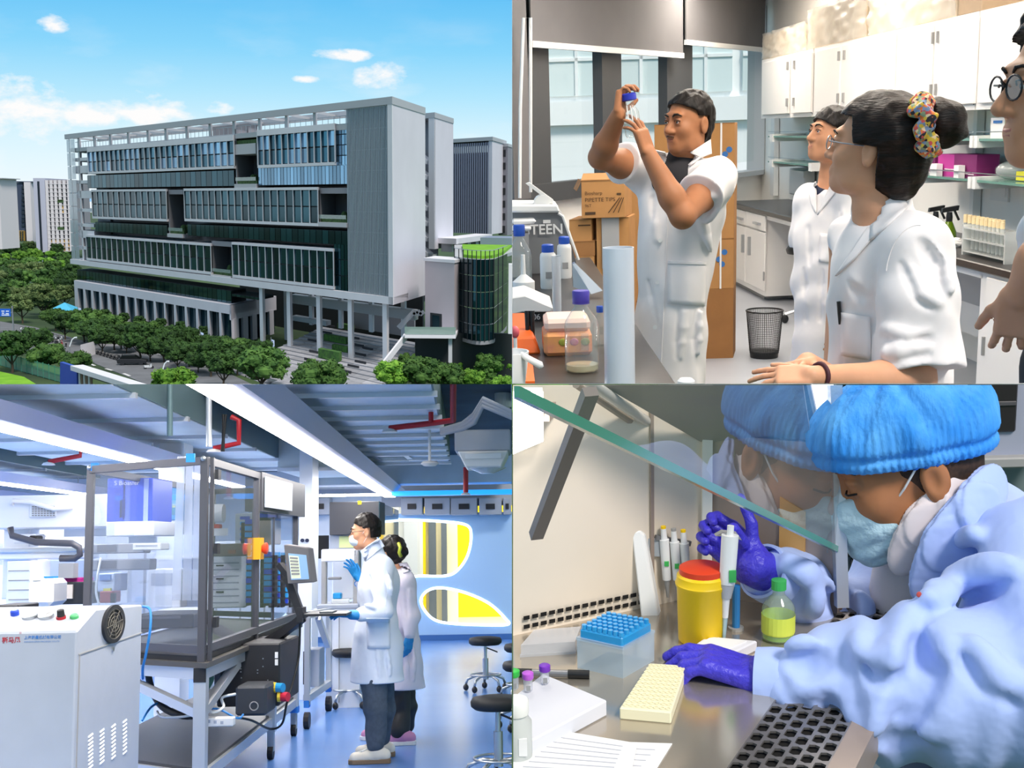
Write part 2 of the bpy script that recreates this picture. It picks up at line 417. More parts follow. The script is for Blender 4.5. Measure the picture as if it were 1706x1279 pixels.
def nets(F, lo, h, name):
 ins = F < 0; n = np.array(F.shape)
 c = np.zeros(n - 1, 'i1')
 for dx in (0, 1):
  for dy in (0, 1):
   for dz in (0, 1): c += ins[dx:n[0] - 1 + dx, dy:n[1] - 1 + dy, dz:n[2] - 1 + dz]
 act = (c > 0) & (c < 8); idx = np.full(act.shape, -1, 'i4'); I = np.argwhere(act); idx[act] = np.arange(len(I))
 acc = np.zeros((len(I), 3)); cnt = np.zeros(len(I))
 cor = [(x, y, z) for x in (0, 1) for y in (0, 1) for z in (0, 1)]
 for a in cor:
  for d in range(3):
   if a[d]: continue
   b = list(a); b[d] = 1
   fa = F[I[:, 0] + a[0], I[:, 1] + a[1], I[:, 2] + a[2]]; fb = F[I[:, 0] + b[0], I[:, 1] + b[1], I[:, 2] + b[2]]
   m = (fa < 0) != (fb < 0); t = np.where(m, fa / np.where(m, fa - fb, 1), 0)
   p = np.array(a, float)[None, :].repeat(len(I), 0); p[:, d] = t
   acc[m] += p[m]; cnt[m] += 1
 vs = (I + acc / np.maximum(cnt, 1)[:, None]) * h + lo
 fs = []
 for d in range(3):
  e1, e2 = (d + 1) % 3, (d + 2) % 3
  sl0 = [slice(None)] * 3; sl1 = [slice(None)] * 3; sl0[d] = slice(0, n[d] - 1); sl1[d] = slice(1, n[d])
  a = ins[tuple(sl0)]; b = ins[tuple(sl1)]
  for flip in (False, True):
   m = (a & ~b) if not flip else (~a & b)
   E = np.argwhere(m); E = E[(E[:, e1] > 0) & (E[:, e2] > 0) & (E[:, e1] < n[e1] - 1) & (E[:, e2] < n[e2] - 1)]
   if not len(E): continue
   def cell(o1, o2):
    q = E.copy(); q[:, e1] -= o1; q[:, e2] -= o2; return idx[q[:, 0], q[:, 1], q[:, 2]]
   Q = [cell(1, 1), cell(0, 1), cell(0, 0), cell(1, 0)]
   if flip: Q = Q[::-1]
   fs.append(np.stack(Q, 1))
 fs = np.concatenate(fs) if fs else np.zeros((0, 4), int)
 me = bpy.data.meshes.new(name)
 me.vertices.add(len(vs)); me.vertices.foreach_set('co', vs.astype('f').ravel())
 me.loops.add(len(fs) * 4); me.loops.foreach_set('vertex_index', fs.astype('i4').ravel())
 me.polygons.add(len(fs)); me.polygons.foreach_set('loop_start', np.arange(len(fs), dtype='i4') * 4)
 me.polygons.foreach_set('use_smooth', np.ones(len(fs), bool)); me.update(calc_edges=True)
 return me
def soft(s, name, m, parent, smooth=180, **kw):
 return link(name, s.mesh(name, **kw), m, parent, smooth=smooth)
from mathutils.bvhtree import BVHTree
def bvh_of(me):
 return BVHTree.FromPolygons([v.co.copy() for v in me.vertices], [tuple(p.vertices) for p in me.polygons])
def softB(s, name, m, parent, folds=(), fr=.012, **kw):
 if folds:                                             # creases pressed into the cloth, with a soft ridge beside each
  h0 = s.h; s.h = h0 * 1.8; me = s.mesh(name, **kw); s.h = h0; b = bvh_of(me); bpy.data.meshes.remove(me)
  for q in folds:
   P = []
   for i in range(len(q) - 1):
    for j in range(4):
     x, y = q[i][0] + (q[i + 1][0] - q[i][0]) * j / 4, q[i][1] + (q[i + 1][1] - q[i][1]) * j / 4
     d = ray(x, y).normalized(); h = b.ray_cast(Vector((0, 0, 0)), d)[0]
     if h is not None and (not P or (h - P[-1][0]).length < .12): P.append((h, d))
   for i in range(len(P) - 1):
    w = [fr * (.35 + .65 * math.sin(math.pi * (k + .5) / len(P))) for k in (i, i + 1)]
    s.cap(P[i][0] - P[i][1] * w[0] * .45, P[i + 1][0] - P[i + 1][1] * w[1] * .45, w[0], w[1], fr * 1.2, 's')
    sd = (P[i + 1][0] - P[i][0]).cross(P[i][1]).normalized() * fr * 1.9
    s.cap(P[i][0] + sd + P[i][1] * w[0] * .7, P[i + 1][0] + sd + P[i + 1][1] * w[1] * .7, w[0], w[1], fr * 1.5)
 me = s.mesh(name, **kw); b = bvh_of(me); return link(name, me, m, parent), b
def hit(b, px, py, off=.004, Y=None):
 d = ray(px, py).normalized(); h = b.ray_cast(Vector((0, 0, 0)), d)
 return h[0] - d * off if h[0] is not None else (at(px, py, Y) if Y else None)
def drape(b, quad, name, m, parent, off=.004, thick=.003, nu=8, nv=8, Y=None):
 """patch of cloth lying on a surface: four pixel corners, laid on what the ray meets"""
 q = [Vector((p[0], p[1], 0)) for p in quad]
 def fn(u, v):
  p = (q[0] * (1 - u) + q[1] * u) * (1 - v) + (q[3] * (1 - u) + q[2] * u) * v
  h = hit(b, p.x, p.y, off, Y); return h if h is not None else Vector((0, 0, 0))
 mb = MB().grid(fn, nu, nv)
 bad = {i for i, v in enumerate(mb.v) if v == (0, 0, 0)}
 if bad: mb.f = [f for f in mb.f if not bad & set(f)]; mb.mi = [0] * len(mb.f)
 return mb.build(name, m, parent, smooth=60, solid=thick)
def lerp(a, b, t): return Vector(a) + (Vector(b) - Vector(a)) * t
def axes(x, y, z):
 return Matrix((Vector(x), Vector(y), Vector(z))).transposed()
R = random.Random(7)
ORD = 'first second third fourth fifth sixth seventh eighth ninth tenth eleventh twelfth thirteenth fourteenth fifteenth sixteenth seventeenth eighteenth nineteenth twentieth'.split() + ['twenty-' + w for w in 'first second third fourth fifth sixth seventh eighth ninth'.split()]

# ================================================================ outdoors: office building above the trees
use('TL')
A0 = at(651, 335, 200.); B0 = at(116, 335, 321.)
EU = Vector((B0.x - A0.x, B0.y - A0.y, 0)).normalized()        # along the front, towards its far left end
NF = Vector((EU.y, -EU.x, 0));
if NF.y > 0: NF = -NF                                           # out of the front, towards the viewer
A0 = Vector((A0.x, A0.y, 0))
_e = at(703, 335, 221.); DE = (Vector((_e.x, _e.y, 0)) - A0).normalized()   # the block's plan is a parallelogram: its ends run back along DE
def UO(p):
 """point -> (distance along the front, distance out of it)"""
 x, y = p.x - A0.x, p.y - A0.y; det = EU.x * -DE.y + EU.y * DE.x
 return ((x * -DE.y + y * DE.x) / det, (EU.x * y - EU.y * x) / det)
def FU(px, py, off=0.):
 p = onplane(px, py, A0 - DE * off, NF); return (UO(p)[0], p.z)
def FW(u, z, off=0.): return A0 + EU * u - DE * off + Vector((0, 0, z))
GZ = atz(640, 612, -1); GZ = FU(640, 612)[1]                    # street level of the plaza
M_white = mat('white_panel', 'dddbe0', .65, vary=.03, nscale=.2)
M_wall2 = mat('lilac_panel', 'd6d3dc', .7, vary=.025, nscale=.15)
M_beam = mat('grey_beam', 'b3b5ba', .6)
M_fin = mat('pale_fin', 'c3c8d0', .45)
M_darkfin = mat('steel_louvre', 'a4adb6', .45, metal=.2)
M_glass = mat('teal_glass', '2b6076', .07, metal=.85, rand=.5, spec=.2)
M_glassd = mat('deep_teal_glass', '1f4c5a', .08, metal=.85, rand=.5, spec=.2)
M_glassb = mat('sky_glass', '7ba6c6', .05, metal=.7, rand=.35)
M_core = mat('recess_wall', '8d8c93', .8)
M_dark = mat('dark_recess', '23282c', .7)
M_slab = mat('terrace_slab', 'bcbcc0', .7)
M_soil = mat('balcony_plants', '3f5a34', .9, vary=.4, nscale=2)
M_pave = mat('plaza_paving', '9b9ba0', .8, color2='83838a', nscale=.35)

bld = thing('office_building', 'long office block on columns with stacked glass bays and white end wall', 'building', FW(60, GZ))
ztop = FU(652, 162)[1]; zbot = FU(650, 506)[1]
ULEN = FU(116, 335)[0]
def fbox(mb, u0, u1, z0, z1, o0, o1):
 P = [FW(u0, z0, o1), FW(u1, z0, o1), FW(u1, z0, o0), FW(u0, z0, o0)]
 return mb.hexa(P + [Vector((p.x, p.y, z1)) for p in P])
def fpart(name, m, u0, u1, z0, z1, o0, o1, parent=None, **kw):
 return fbox(MB(), u0, u1, z0, z1, o0, o1).build(name, m, parent or bld, **kw)
shared = {}
def fcopy(key, name, m, u, z, o0, du, dz, do, parent):
 """small facade piece; alike pieces share one mesh"""
 k = (key, round(du, 2), round(dz, 2), round(do, 2))
 if k not in shared:
  mb = MB(); e, nn = EU, NF
  P = [e * 0, e * du, e * du + DE * do, DE * do]
  mb.hexa([p for p in P] + [p + Vector((0, 0, dz)) for p in P]); me = mb.mesh(name); me.materials.append(m); shared[k] = me
 o = bpy.data.objects.new(name, shared[k]); col.objects.link(o); o.parent = parent
 o.location = FW(u, z, o0) - LOC[bld][0]; return o

DEPTH = 30.
# end wall: panel slab facing right, standing forward of the front
zb_end = zbot
EW = at(703, 179, 200.)                                           # far top corner of the end wall
best = 21.5
fpart('end_wall', M_wall2, -1.0, -.2, zbot, ztop - 1.2, -best, 1.0)
fpart('end_fascia', M_beam, -1.15, .5, ztop - 1.2, ztop, -best + .1, 1.15)
fpart('wall_edge', M_white, -1.05, .35, zbot, ztop - 1.2, .55, 1.1)
# roof beam and terrace frame
fpart('roof_beam', M_beam, .5, ULEN, ztop - 1.2, ztop, .1, 1.1)
fpart('back_beam', M_beam, 12, ULEN-4, ztop - 1.2, ztop, -14, -13)
u580 = FU(580, 300)[0]
for k in range(15):
 u = u580 + 2 + (ULEN - u580 - 4) * k / 14
 fpart('pergola_beam', M_beam, u, u + .35, ztop - 1.0, ztop - .5, -13, .1)
zter = FU(390, 221)[1]
for xx in (132, 158, 185, 215, 248, 278, 313, 352, 392, 435, 480, 527):
 u = FU(xx, 230)[0]; fpart('roof_post', M_beam, u, u + .9, zter - 1.0, ztop - 1.0, -.6, .3)
for xx in (150, 360, 425, 560):
 u = FU(xx, 230)[0]
fpart('roof_terrace', M_slab, u580, ULEN - 3, zter - 1.2, zter - .25, -14, .2)
fpart('stair_house', M_core, FU(395, 225)[0], FU(335, 225)[0], zter - .2, zter + 2.2, -11, -6)
u = u580 + 1
kr = 0
while u < ULEN - 5:
 fcopy('rail', 'railing_bar', M_darkfin, u, zter - .25, -.8, .12, 1.5, .12, bld); u += 2.0
fpart('terrace_rail', M_darkfin, u580, ULEN - 5, zter + 1.2, zter + 1.32, -.95, -.8)
# core behind the bays
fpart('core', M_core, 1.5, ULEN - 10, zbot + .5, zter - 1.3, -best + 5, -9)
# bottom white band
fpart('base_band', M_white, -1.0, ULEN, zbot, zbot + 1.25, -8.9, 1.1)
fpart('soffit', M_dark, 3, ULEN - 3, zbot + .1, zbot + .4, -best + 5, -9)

def bay(x0, yt, x1, yb, n, m_glass, m_fin, off=.9, fw=.3, fd=.5, floors=2, label=None, topband=.5, alt=None, back=-8.9):
 u1, z1 = FU(x0, yt, off); u0, z0 = FU(x1, yb, off)
 b = MB(); fbox(b, u0, u1, z0, z0 + .55, back, off + .1); fbox(b, u0, u1, z1 - topband, z1, back, off + .1)
 fr = b.build('bay_frame', M_white, bld)
 if label: fr['label'] = label
 fbox(MB(), u0, u1, z0 + .5, z1 - topband, back, off - fd - .1).build('bay_backing', M_dark, fr)
 st = (u1 - u0) / n; zh = (z1 - topband - z0 - .55) / floors
 for i in range(n + 1):
  fcopy('fin', 'fin', m_fin, u0 + i * st - fw / 2, z0 + .5, off + .05, fw, z1 - z0 - topband - .4, fd, fr)
 for i in range(n):
  for k in range(floors):
   g = m_glass if alt is None or R.random() > .33 else alt
   w = st - fw; s = R.choice((.55, .75, 1.0))
   fcopy('pane' + g.name, 'pane', g, u0 + i * st + fw / 2, z0 + .55 + k * zh + .12, off - fd * .75, w, zh - .24, .12, fr)
 return fr
def band(x0, yt, x1, yb, n, m_glass, off=0., label=None, rows=1):
 u1, z1 = FU(x0, yt, off); u0, z0 = FU(x1, yb, off)
 fr = fpart('window_band', M_dark, u0, u1, z0, z1, -8.9, off - .25)
 if label: fr['label'] = label
 st = (u1 - u0) / n; zh = (z1 - z0) / rows
 for i in range(n):
  for k in range(rows):
   fcopy('bp' + m_glass.name, 'pane', m_glass, u0 + i * st + .09, z0 + k * zh + .08, off, st - .18, zh - .16, .15, fr)
 return fr
bay(145, 246, 390, 280.5, 27, M_glass, M_fin, alt=M_glassb, topband=1.1, label='upper bay with deep pale fins')
bay(428, 217, 558, 275, 12, M_glass, M_fin, alt=M_glassb, topband=1.1, label='upper bay with deep pale fins')
bay(152, 316, 278, 369, 13, M_glassd, M_fin, fw=.26, fd=.3, label='middle bay with slim white fins')
bay(306, 314, 530, 377, 19, M_glassd, M_fin, fw=.26, fd=.3, label='middle bay with slim white fins')
bay(143, 391, 352, 457.5, 21, M_glassd, M_fin, fw=.26, fd=.3, label='lower bay with slim white fins')
bay(386, 403, 556, 482, 14, M_glassd, M_fin, fw=.26, fd=.3, label='lower bay with slim white fins')
band(145, 292, 390.5, 310, 32, M_glassd)
band(430, 279, 580, 307, 26, M_glassb)
band(558, 207, 580, 276, 4, M_glassb, rows=4)
band(158, 369.5, 279, 393, 18, M_glassd)
band(312, 373, 580, 409, 30, M_glassd)
band(556, 405, 580, 487, 4, M_glassd, rows=3)
band(128, 449, 386, 513, 40, M_glassd, off=-1)
band(386, 489, 432, 500, 6, M_glassd, off=-1)
# balconies: floors and planting in the openings
for (x0, x1, yt, yb, slab) in ((392, 428, 215, 306, 247), (280, 306, 316, 390, None), (532, 578, 313, 371, None), (353, 386, 401, 460, None)):
 u1, zt = FU(x0, yt); u0, zb = FU(x1, yb)
 b = fpart('balcony_floor', M_slab, u0 - .3, u1 + .3, zb - .8, zb, -8.9, .9)
 fpart('balcony_planting', M_soil, u0, u1, zb, zb + .7, -1.2, -.2, b)
 fbox(MB(), u0, u1, zb + .6, zb + 1.3, .5, .55).build('glass_rail', clear('rail_glass', 'c8dcd8', .3), b)
 fpart('opening_wall', M_core, u1 - .2, u1 + .3, zb, zt, -8.9, -.1, b)
 if slab:
  zs = FU(x1, slab)[1]; fpart('upper_slab', M_slab, u0 - .1, u1 + .1, zs - 1.0, zs + 1.0, -6, .3, b)
  fpart('balcony_planting', M_soil, u0, u1, zs + 1, zs + 1.8, -1.2, -.3, b)
 else:
  fpart('lintel', M_core, u0 - .2, u1 + .2, zt - 1.0, zt, -8.9, -.1, b)
 for k in range(3):
  mb = MB(); c = FW(u0 + (u1 - u0) * R.uniform(.15, .5), zb + .7, -3 - k); mb.ball(c, (.7, .7, 1.3), 8, 6); mb.build('potted_shrub', M_soil, b)
# louvred screen at the right
u1 = FU(580, 300)[0]; lv = fpart('louvre_glass', M_glassd, .35, u1, zbot + 1.25, ztop - 1.2, -8.9, -.6)
nl = 30
for i in range(nl + 1):
 fcopy('lou', 'louvre', M_darkfin, .35 + (u1 - .5) * i / nl, zbot + 1.3, .45, .26, ztop - zbot - 2.5, .25, lv)
for k in range(1, 9):
 z = zbot + 1.3 + (ztop - zbot - 2.5) * k / 9; fpart('louvre_rail', M_darkfin, .35, u1, z - .09, z + .09, -.55, -.25, lv)
# open left end: balcony slabs, posts and a glass screen
ue = FU(146, 300)[0]
eg = fpart('end_screen_frame', M_fin, ULEN - 1.6, ULEN - 1.2, zbot + 1.25, ztop - 1.2, -.5, 0)
for k in range(9):
 z0 = zbot + 1.3 + (ztop - 1.2 - zbot - 1.4) * k / 9; z1 = zbot + 1.3 + (ztop - 1.2 - zbot - 1.4) * (k + 1) / 9
 for j in range(2):
  a = ULEN - (ULEN - ue) * (.05 + j * .22)
  fbox(MB(), a - (ULEN - ue) * .2, a, z0 + .1, z1 - .1, .6, .68).build('screen_pane', clear('screen_glass', 'd5dfe8', .42, .1), eg)
for k, y in enumerate((265, 282, 303, 324, 350, 375, 390, 413)):
 z = FU(140, y)[1]; hh = 1.9 if k in (1, 3, 6) else .8
 fpart('end_slab', M_white, ue - 3, ULEN - 3.6, z - hh / 2, z + hh / 2, -8, -.1)
fpart('end_post', M_white, FU(134, 300)[0], FU(131.5, 300)[0], zbot + 1.2, zter + 1.5, -1.2, -.1)
fpart('end_core', M_core, ue - 4, ULEN - 9, zbot + 1.2, zter - 1.2, -14, -8)

# podium with piers
zp1 = FU(123, 463)[1]; pu0 = None
PO = 1.6
def PU(px, py): return FU(px, py, PO)
pu_r, _ = PU(385, 512); pu_l, zp1 = PU(123, 463); zp1b = PU(385, 513)[1]; zp1 = (zp1 + zp1b) / 2
zpb = PU(385, 573)[1]
pod = thing('podium_hall', 'low white hall with tall dark slots under the long office block', 'building', FW(pu_r, zpb, PO))
def ppart(name, m, u0, u1, z0, z1, o0, o1, parent=None): return fbox(MB(), u0, u1, z0, z1, o0, o1).build(name, m, parent or pod)
zs1 = PU(381, 523)[1]
ppart('parapet', M_wall2, pu_r, pu_l, zs1, zp1, -12, PO)
ppart('back_wall', M_wall2, pu_r + 1.5, pu_l, zpb - 3, zs1, -14, -.2)
edges = [131.5, 144, 157, 170, 184, 198, 213, 228, 243.5, 260, 276, 293.5, 311.5, 330, 349, 368.5]
for i, x in enumerate(edges):
 ul = PU(x, 530)[0]; ur = PU(x + 9 + i * .5, 530)[0]
 ug = ppart('slot_window', M_glassd, ur + .1, ul - .1, zpb - .4, zs1 - .05, -.2, .1)
 ppart('slot_mullion', M_darkfin, (ul + ur) / 2 - .08, (ul + ur) / 2 + .08, zpb - .4, zs1, .1, .2, ug)
 nxt = PU(edges[i + 1], 530)[0] if i < 15 else pu_r
 ppart('pier', M_wall2, nxt, ur, zpb - 3, zs1, -.2, PO)
ppart('pier', M_wall2, PU(131.5, 530)[0], pu_l, zpb - 3, zs1, -.2, PO)
# its right return
ER = FW(pu_r, 0, PO)
for k in range(5):
 fbox(MB(), pu_r - .2, pu_r + .9, zpb - 2, zs1 - 1.0, PO - 3.6 - k * 5.0, PO - 1.6 - k * 5.0 + .6).build('return_pier', M_wall2, pod)
fbox(MB(), pu_r, pu_r + .8, zs1 - 1.2, zp1, -24, PO).build('return_parapet', M_wall2, pod)
fbox(MB(), pu_r + 1.0, pu_r + 1.4, zpb - 2, zs1, -24, PO).build('return_glass', M_glassd, pod)

# columns under the block
def column(px, yt, yb, off, w, parent=bld, name='column'):
 u, _ = FU(px, yt, off); zb_ = FU(px, yb, off)[1]
 return fbox(MB(), u - w / 2, u + w / 2, zb_, zbot + .2, off - w, off).build(name, M_white, parent)
for px, yb in ((435, 579), (480.5, 583), (530, 592), (582.5, 601), (640.5, 613)): column(px, 520, yb, -.3, 1.35)
for px, yb in ((475, 566), (517, 541), (566, 547), (617, 553), (671, 566)): column(px, 500, yb, -16, 1.3)
# raised walkway slabs between the columns
fpart('walkway', M_beam, FU(690, 508, -15)[0], FU(440, 500)[0], FU(560, 508, -15)[1] - .9, FU(560, 508, -15)[1] + .9, -18, -15)
fpart('walkway', M_beam, FU(500, 500)[0], FU(440, 500)[0], FU(470, 527, -15)[1] - .5, FU(470, 527, -15)[1] + .4, -18, -15)
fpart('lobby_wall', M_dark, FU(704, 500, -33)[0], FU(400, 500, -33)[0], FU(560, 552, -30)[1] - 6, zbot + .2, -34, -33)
fpart('lobby_panel', M_core, FU(690, 500, -28)[0], FU(590, 500, -28)[0], FU(600, 548, -28)[1], FU(600, 514, -28)[1], -29, -28)

# ground
pz = GZ
M_road = mat('asphalt', '6f7176', .85, vary=.12, nscale=.3)
M_ground = mat('park_ground', '2c3f28', 1, color2='42592f', nscale=.05)
M_lawn = mat('bright_lawn', '69a31a', .9, color2='7fb62a', nscale=.4)
MB().box((-1500, -1500, pz - 3), (900, 3000, pz - 1.6)).struct('ground', M_ground, 'wide dark green ground around the buildings')
# plaza slabs: paving laid in courses
pl = MB(); pc = [FU(478, 545, -14), FU(470, 640, 30)]
plz = thing('plaza', 'grey paved plaza with wide planted steps in front of the columns', 'plaza', FW(20, pz), kind='structure')
del plz['category']
M_pv = mat('paving_stone', 'a3a3a9', .85, vary=.1, nscale=.5, rand=.22)
cell = {}
for i in range(13):
 for j in range(20):
  u = -3 + i * 4.6; o = 36 - j * 3.0
  z = pz - .4 + max(0, (14 - o)) * .055
  if u + 4.5 > 40 - o * .1 - max(0, o - 14) * .9: continue
  k = 'pv'
  P = FW(u, z, o)
  o_ = fcopy('pv', 'paving_slab', M_pv, u, z - .5, o, 4.5, .5, 2.9, plz); o_.location = FW(u, z - .5, o) - LOC[plz][0]
M_hedge = mat('hedge', '35552a', .9, color2='4c7a31', nscale=1.5, bump=1, bscale=3)
M_plank = mat('dark_seat', '34343a', .7)
for (x, y, w, h) in ((548, 600, 12, 1.6), (558, 578, 14, 1.2), (566, 590, 9, 1.0), (553, 612, 9, .8), (575, 562, 10, 1.0)):
 u, z = FU(x, y, 12); p = atz(x, y, pz); u, o = UO(p)
 z = pz - .4 + max(0, (14 - o)) * .055
 fbox(MB(), u - w / 2 * .6, u + w / 2 * .6, z, z + h, o - 1.4, o + .2).build('planter_hedge', M_hedge, plz)
for (x, y) in ((520, 575), (523, 590), (515, 600), (590, 575), (597, 585), (600, 597), (588, 612), (575, 618), (600, 607), (545, 620), (545, 566), (550, 558), (612, 590)):
 p = atz(x, y, pz); u, o = UO(p); z = pz - .4 + max(0, (14 - o)) * .055
 fbox(MB(), u - 1.8, u + 1.8, z, z + .35, o - .4, o).build('dark_step_seat', M_plank, plz)

# ---------------------------------------------------------------- buildings behind and beside
use('TL')
def gbox(name, label, px, yt, yb, Y, pxr, left, m, cat='building'):
 """block parallel to the office block: its near vertical edge at pixel column px"""
 top = at(px, yt, Y); bot = at(px, yb, Y); c = Vector((top.x, top.y, 0))
 L = min(((abs(px_of(Vector((c.x, c.y, top.z)) + DE * l)[0] - pxr), l) for l in [k * .5 for k in range(2, 240)]))[1]
 t = thing(name, label, cat, (c.x, c.y, bot.z))
 def part(nm, mm, u0, u1, z0, z1, o0, o1, parent=None):
  P = [c + EU * u0 - DE * o1, c + EU * u1 - DE * o1, c + EU * u1 - DE * o0, c + EU * u0 - DE * o0]
  return MB().hexa([Vector((p.x, p.y, z0)) for p in P] + [Vector((p.x, p.y, z1)) for p in P]).build(nm, mm, parent or t)
 return t, part, L, top.z, bot.z, c
# second tower: white end wall, stair in the slot beside it
t, P_, L, zt, zb, c = gbox('stair_tower', 'white tower with open zigzag stair right behind the long office block', 724, 196, 415, 262, 755, 20, M_wall2)
P_('end_wall', M_wall2, 0, 1.0, zb, zt, -L, 0); P_('roof_slab', M_beam, -.2, 24, zt, zt + 1.1, -L, .3)
P_('side_frame', M_white, 0, 2.2, zb, zt, -.6, .2)
P_('recess_wall', M_core, 1, 26, zb - 12, zt, -6, -5)
nz = 9
for k in range(nz):
 z0 = zb - 8 + (zt - 6 - zb + 8) * k / nz; z1 = zb - 8 + (zt - 6 - zb + 8) * (k + 1) / nz
 a = c + EU * 2.2 + DE; b = c + EU * 10 + DE
 MB().bar(Vector((a.x, a.y, z0)), Vector((b.x, b.y, z1)), 1.6, .9).build('stair_flight', M_white, t)
 P_('landing', M_beam, 1, 4, z0 - .3, z0 + .15, -5, -.5)
# third block with a louvred front
t, P_, L, zt, zb, c = gbox('louvred_block', 'distant block with lilac louvre front and glass strip, right of the stair tower', 820, 234, 390, 330, 843, 60, M_wall2)
P_('end_wall', M_wall2, 0, 1.5, zb, zt, -L, 0); P_('roof_slab', M_beam, -.3, 50, zt, zt + 1, -L, .4)
P_('body', M_glassd, 1.5, 46, zb, zt - 3, -L, -.8)
for k in range(5): P_('glass_floor', M_glass, 22, 46, zb + (zt - 4 - zb) * k / 5 + .3, zb + (zt - 4 - zb) * (k + 1) / 5, -.9, -.4)
M_lil = mat('lilac_louvre', '8d8fa3', .6)
for k in range(20): P_('louvre', M_lil, 1.5 + k * 1.0, 2.1 + k * 1.0, zb, zt - .4, -.8, .1)
t, P_, L, zt, zb, c = gbox('edge_block', 'grey block at the far right behind the green roof', 846, 244, 392, 345, 866, 4, M_core)
P_('end_wall', M_core, 0, 4, zb, zt, -L, 0); P_('roof_slab', M_beam, -.2, 4.3, zt, zt + .8, -L, .3)
for k in range(7): P_('window_strip', M_dark, 1, 3, zb + (zt - zb) * (k + .2) / 7, zb + (zt - zb) * (k + .75) / 7, 0, .15)
# low white pavilion and green roof
t, P_, L, zt, zb, c = gbox('roof_pavilion', 'low white pavilion standing beyond the green roof lawn', 752, 397, 420, 262, 812, 4, M_white)
P_('flat_roof', M_white, -2, 5, zt - 1.2, zt, -L, .5); P_('wall', M_beam, 0, 4, zb, zt - 1.2, -L + 1, -.5)
for k in range(4): P_('opening', M_dark, -.15, 0.05, zb, zt - 1.3, -L * (k + .8) / 4.4, -L * (k + .25) / 4.4)
M_lil2 = mat('pink_grey_panel', 'b9afb4', .75, vary=.03, nscale=.2)
t, P_, L, zt, zb, c = gbox('entrance_block', 'pinkish grey blank block beside the end wall with a dark doorway', 757, 438, 558, 196, 772, 4, M_lil2)
uw = (c - at(708, 438, 200)).length
x0 = onplane(708, 440, c, NF); U = (Vector((x0.x, x0.y, 0)) - c).dot(EU)
P_('body', M_lil2, 0, U, zb, zt, -8, 0); P_('coping', M_white, -.2, U + .3, zt, zt + .5, -8.2, .25)
P_('doorway', M_dark, U * .42, U * .82, zb, zb + (zt - zb) * .27, 0, .06)
g_ = P_('door_glass', M_glassd, U * .5, U * .74, zb, zb + (zt - zb) * .24, .06, .1)
# curved glass hall with lawn on its roof
hall = thing('glass_hall', 'dark curved glass hall with bright green lawn on its roof', 'building', at(800, 565, 205))
ring = []
for k in range(13):
 px = 757 + 7.3 * k; Y = 204 - 11 * math.sin(math.pi * min(1, k / 12)) ** .8 + 14 * max(0, k - 9) / 3
 ring.append(at(px, 500, Y))
ztop_h = at(800, 431, 195).z; zbot_h = at(800, 566, 195).z
for i in range(12):
 a, b = ring[i], ring[i + 1]
 for k in range(5):
  z0 = zbot_h + (ztop_h - zbot_h) * k / 5 + .06; z1 = zbot_h + (ztop_h - zbot_h) * (k + 1) / 5 - .06
  MB().quad((a.x + .04, a.y, z0), (b.x - .04, b.y, z0), (b.x - .04, b.y, z1), (a.x + .04, a.y, z1)).build('pane', M_glassd, hall, solid=.08)
 MB().bar((a.x, a.y - .1, zbot_h), (a.x, a.y - .1, ztop_h + 1.4), .14, .3).build('mullion', M_dark, hall)
 MB().bar((a.x, a.y - .2, ztop_h + 1.4), (b.x, b.y - .2, ztop_h + 1.4), .1, .1).build('roof_rail', M_darkfin, hall)
back = [at(853 + 40, 424, 262), at(757, 416, 262)]
deck = [Vector((p.x, p.y, 0)) for p in ring] + [Vector((p.x, p.y, 0)) for p in back]
zl = atz(800, 424, -1)
MB().slab([Vector((p.x, p.y, ztop_h - .6)) for p in deck], (0, 0, .6)).build('roof_deck', M_beam, hall)
MB().slab([Vector((p.x, p.y, zbot_h - .6)) for p in deck[:13]] + [Vector((deck[12].x, 225, zbot_h - .6)), Vector((deck[0].x, 225, zbot_h - .6))], (0, 0, .6)).build('base_slab', M_core, hall)
lw = [Vector((p.x, p.y + 1.5, ztop_h)) for p in ring[2:12]] + [Vector((at(853, 420, 250).x, 250, ztop_h)), Vector((at(770, 420, 250).x, 250, ztop_h))]
MB().slab(lw, (0, 0, .5)).build('roof_lawn', M_lawn, hall)
MB().slab([Vector((at(x, 420, y).x, y, ztop_h + .5)) for x, y in ((800, 250), (900, 246), (900, 262), (815, 264))], (0, 0, 1.4)).build('blue_roof', mat('blue_grey_roof', '7f8ba3', .6), hall)
a = at(847, 500, 190); MB().box((a.x, a.y, at(847, 556, 190).z), (a.x + 3, a.y + 3, at(847, 440, 190).z)).build('white_column', M_white, hall)
# terrace that leads to the hall
ter = thing('entrance_terrace', 'raised white edged terrace with glass rail leading to the glass hall', 'terrace', at(715, 600, 192))
z = at(715, 556, 192).z
tp = [at(676, 566, 192), at(760, 556, 192)]
MB().box((tp[0].x, 190, z - .5), (tp[1].x, 199, z)).build('deck', M_white, ter)
MB().box((tp[0].x, 190.2, z + .1), (tp[1].x, 190.3, z + 1.3)).build('glass_rail', clear('rail_glass2', '9fb8b0', .55), ter)
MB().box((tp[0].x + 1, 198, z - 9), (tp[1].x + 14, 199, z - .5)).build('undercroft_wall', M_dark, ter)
MB().box((at(747, 580, 191).x, 191, z - 9), (at(753, 580, 191).x, 192, z - .5)).build('pillar', M_slab, ter)
st0 = at(640, 612, 186); st1 = at(676, 562, 192)
MB().bar(st0 + Vector((0, 0, .6)), st1 + Vector((0, 0, .2)), .35, 1.0).build('stair_rail', M_white, ter)
z5 = [at(x, y, 214) for x, y in ((664, 546), (690, 519), (695, 523), (701, 519), (705, 524))]
for i in range(4): MB().bar(z5[i], z5[i + 1], .5, .9).build('zigzag_stair', M_white, ter)

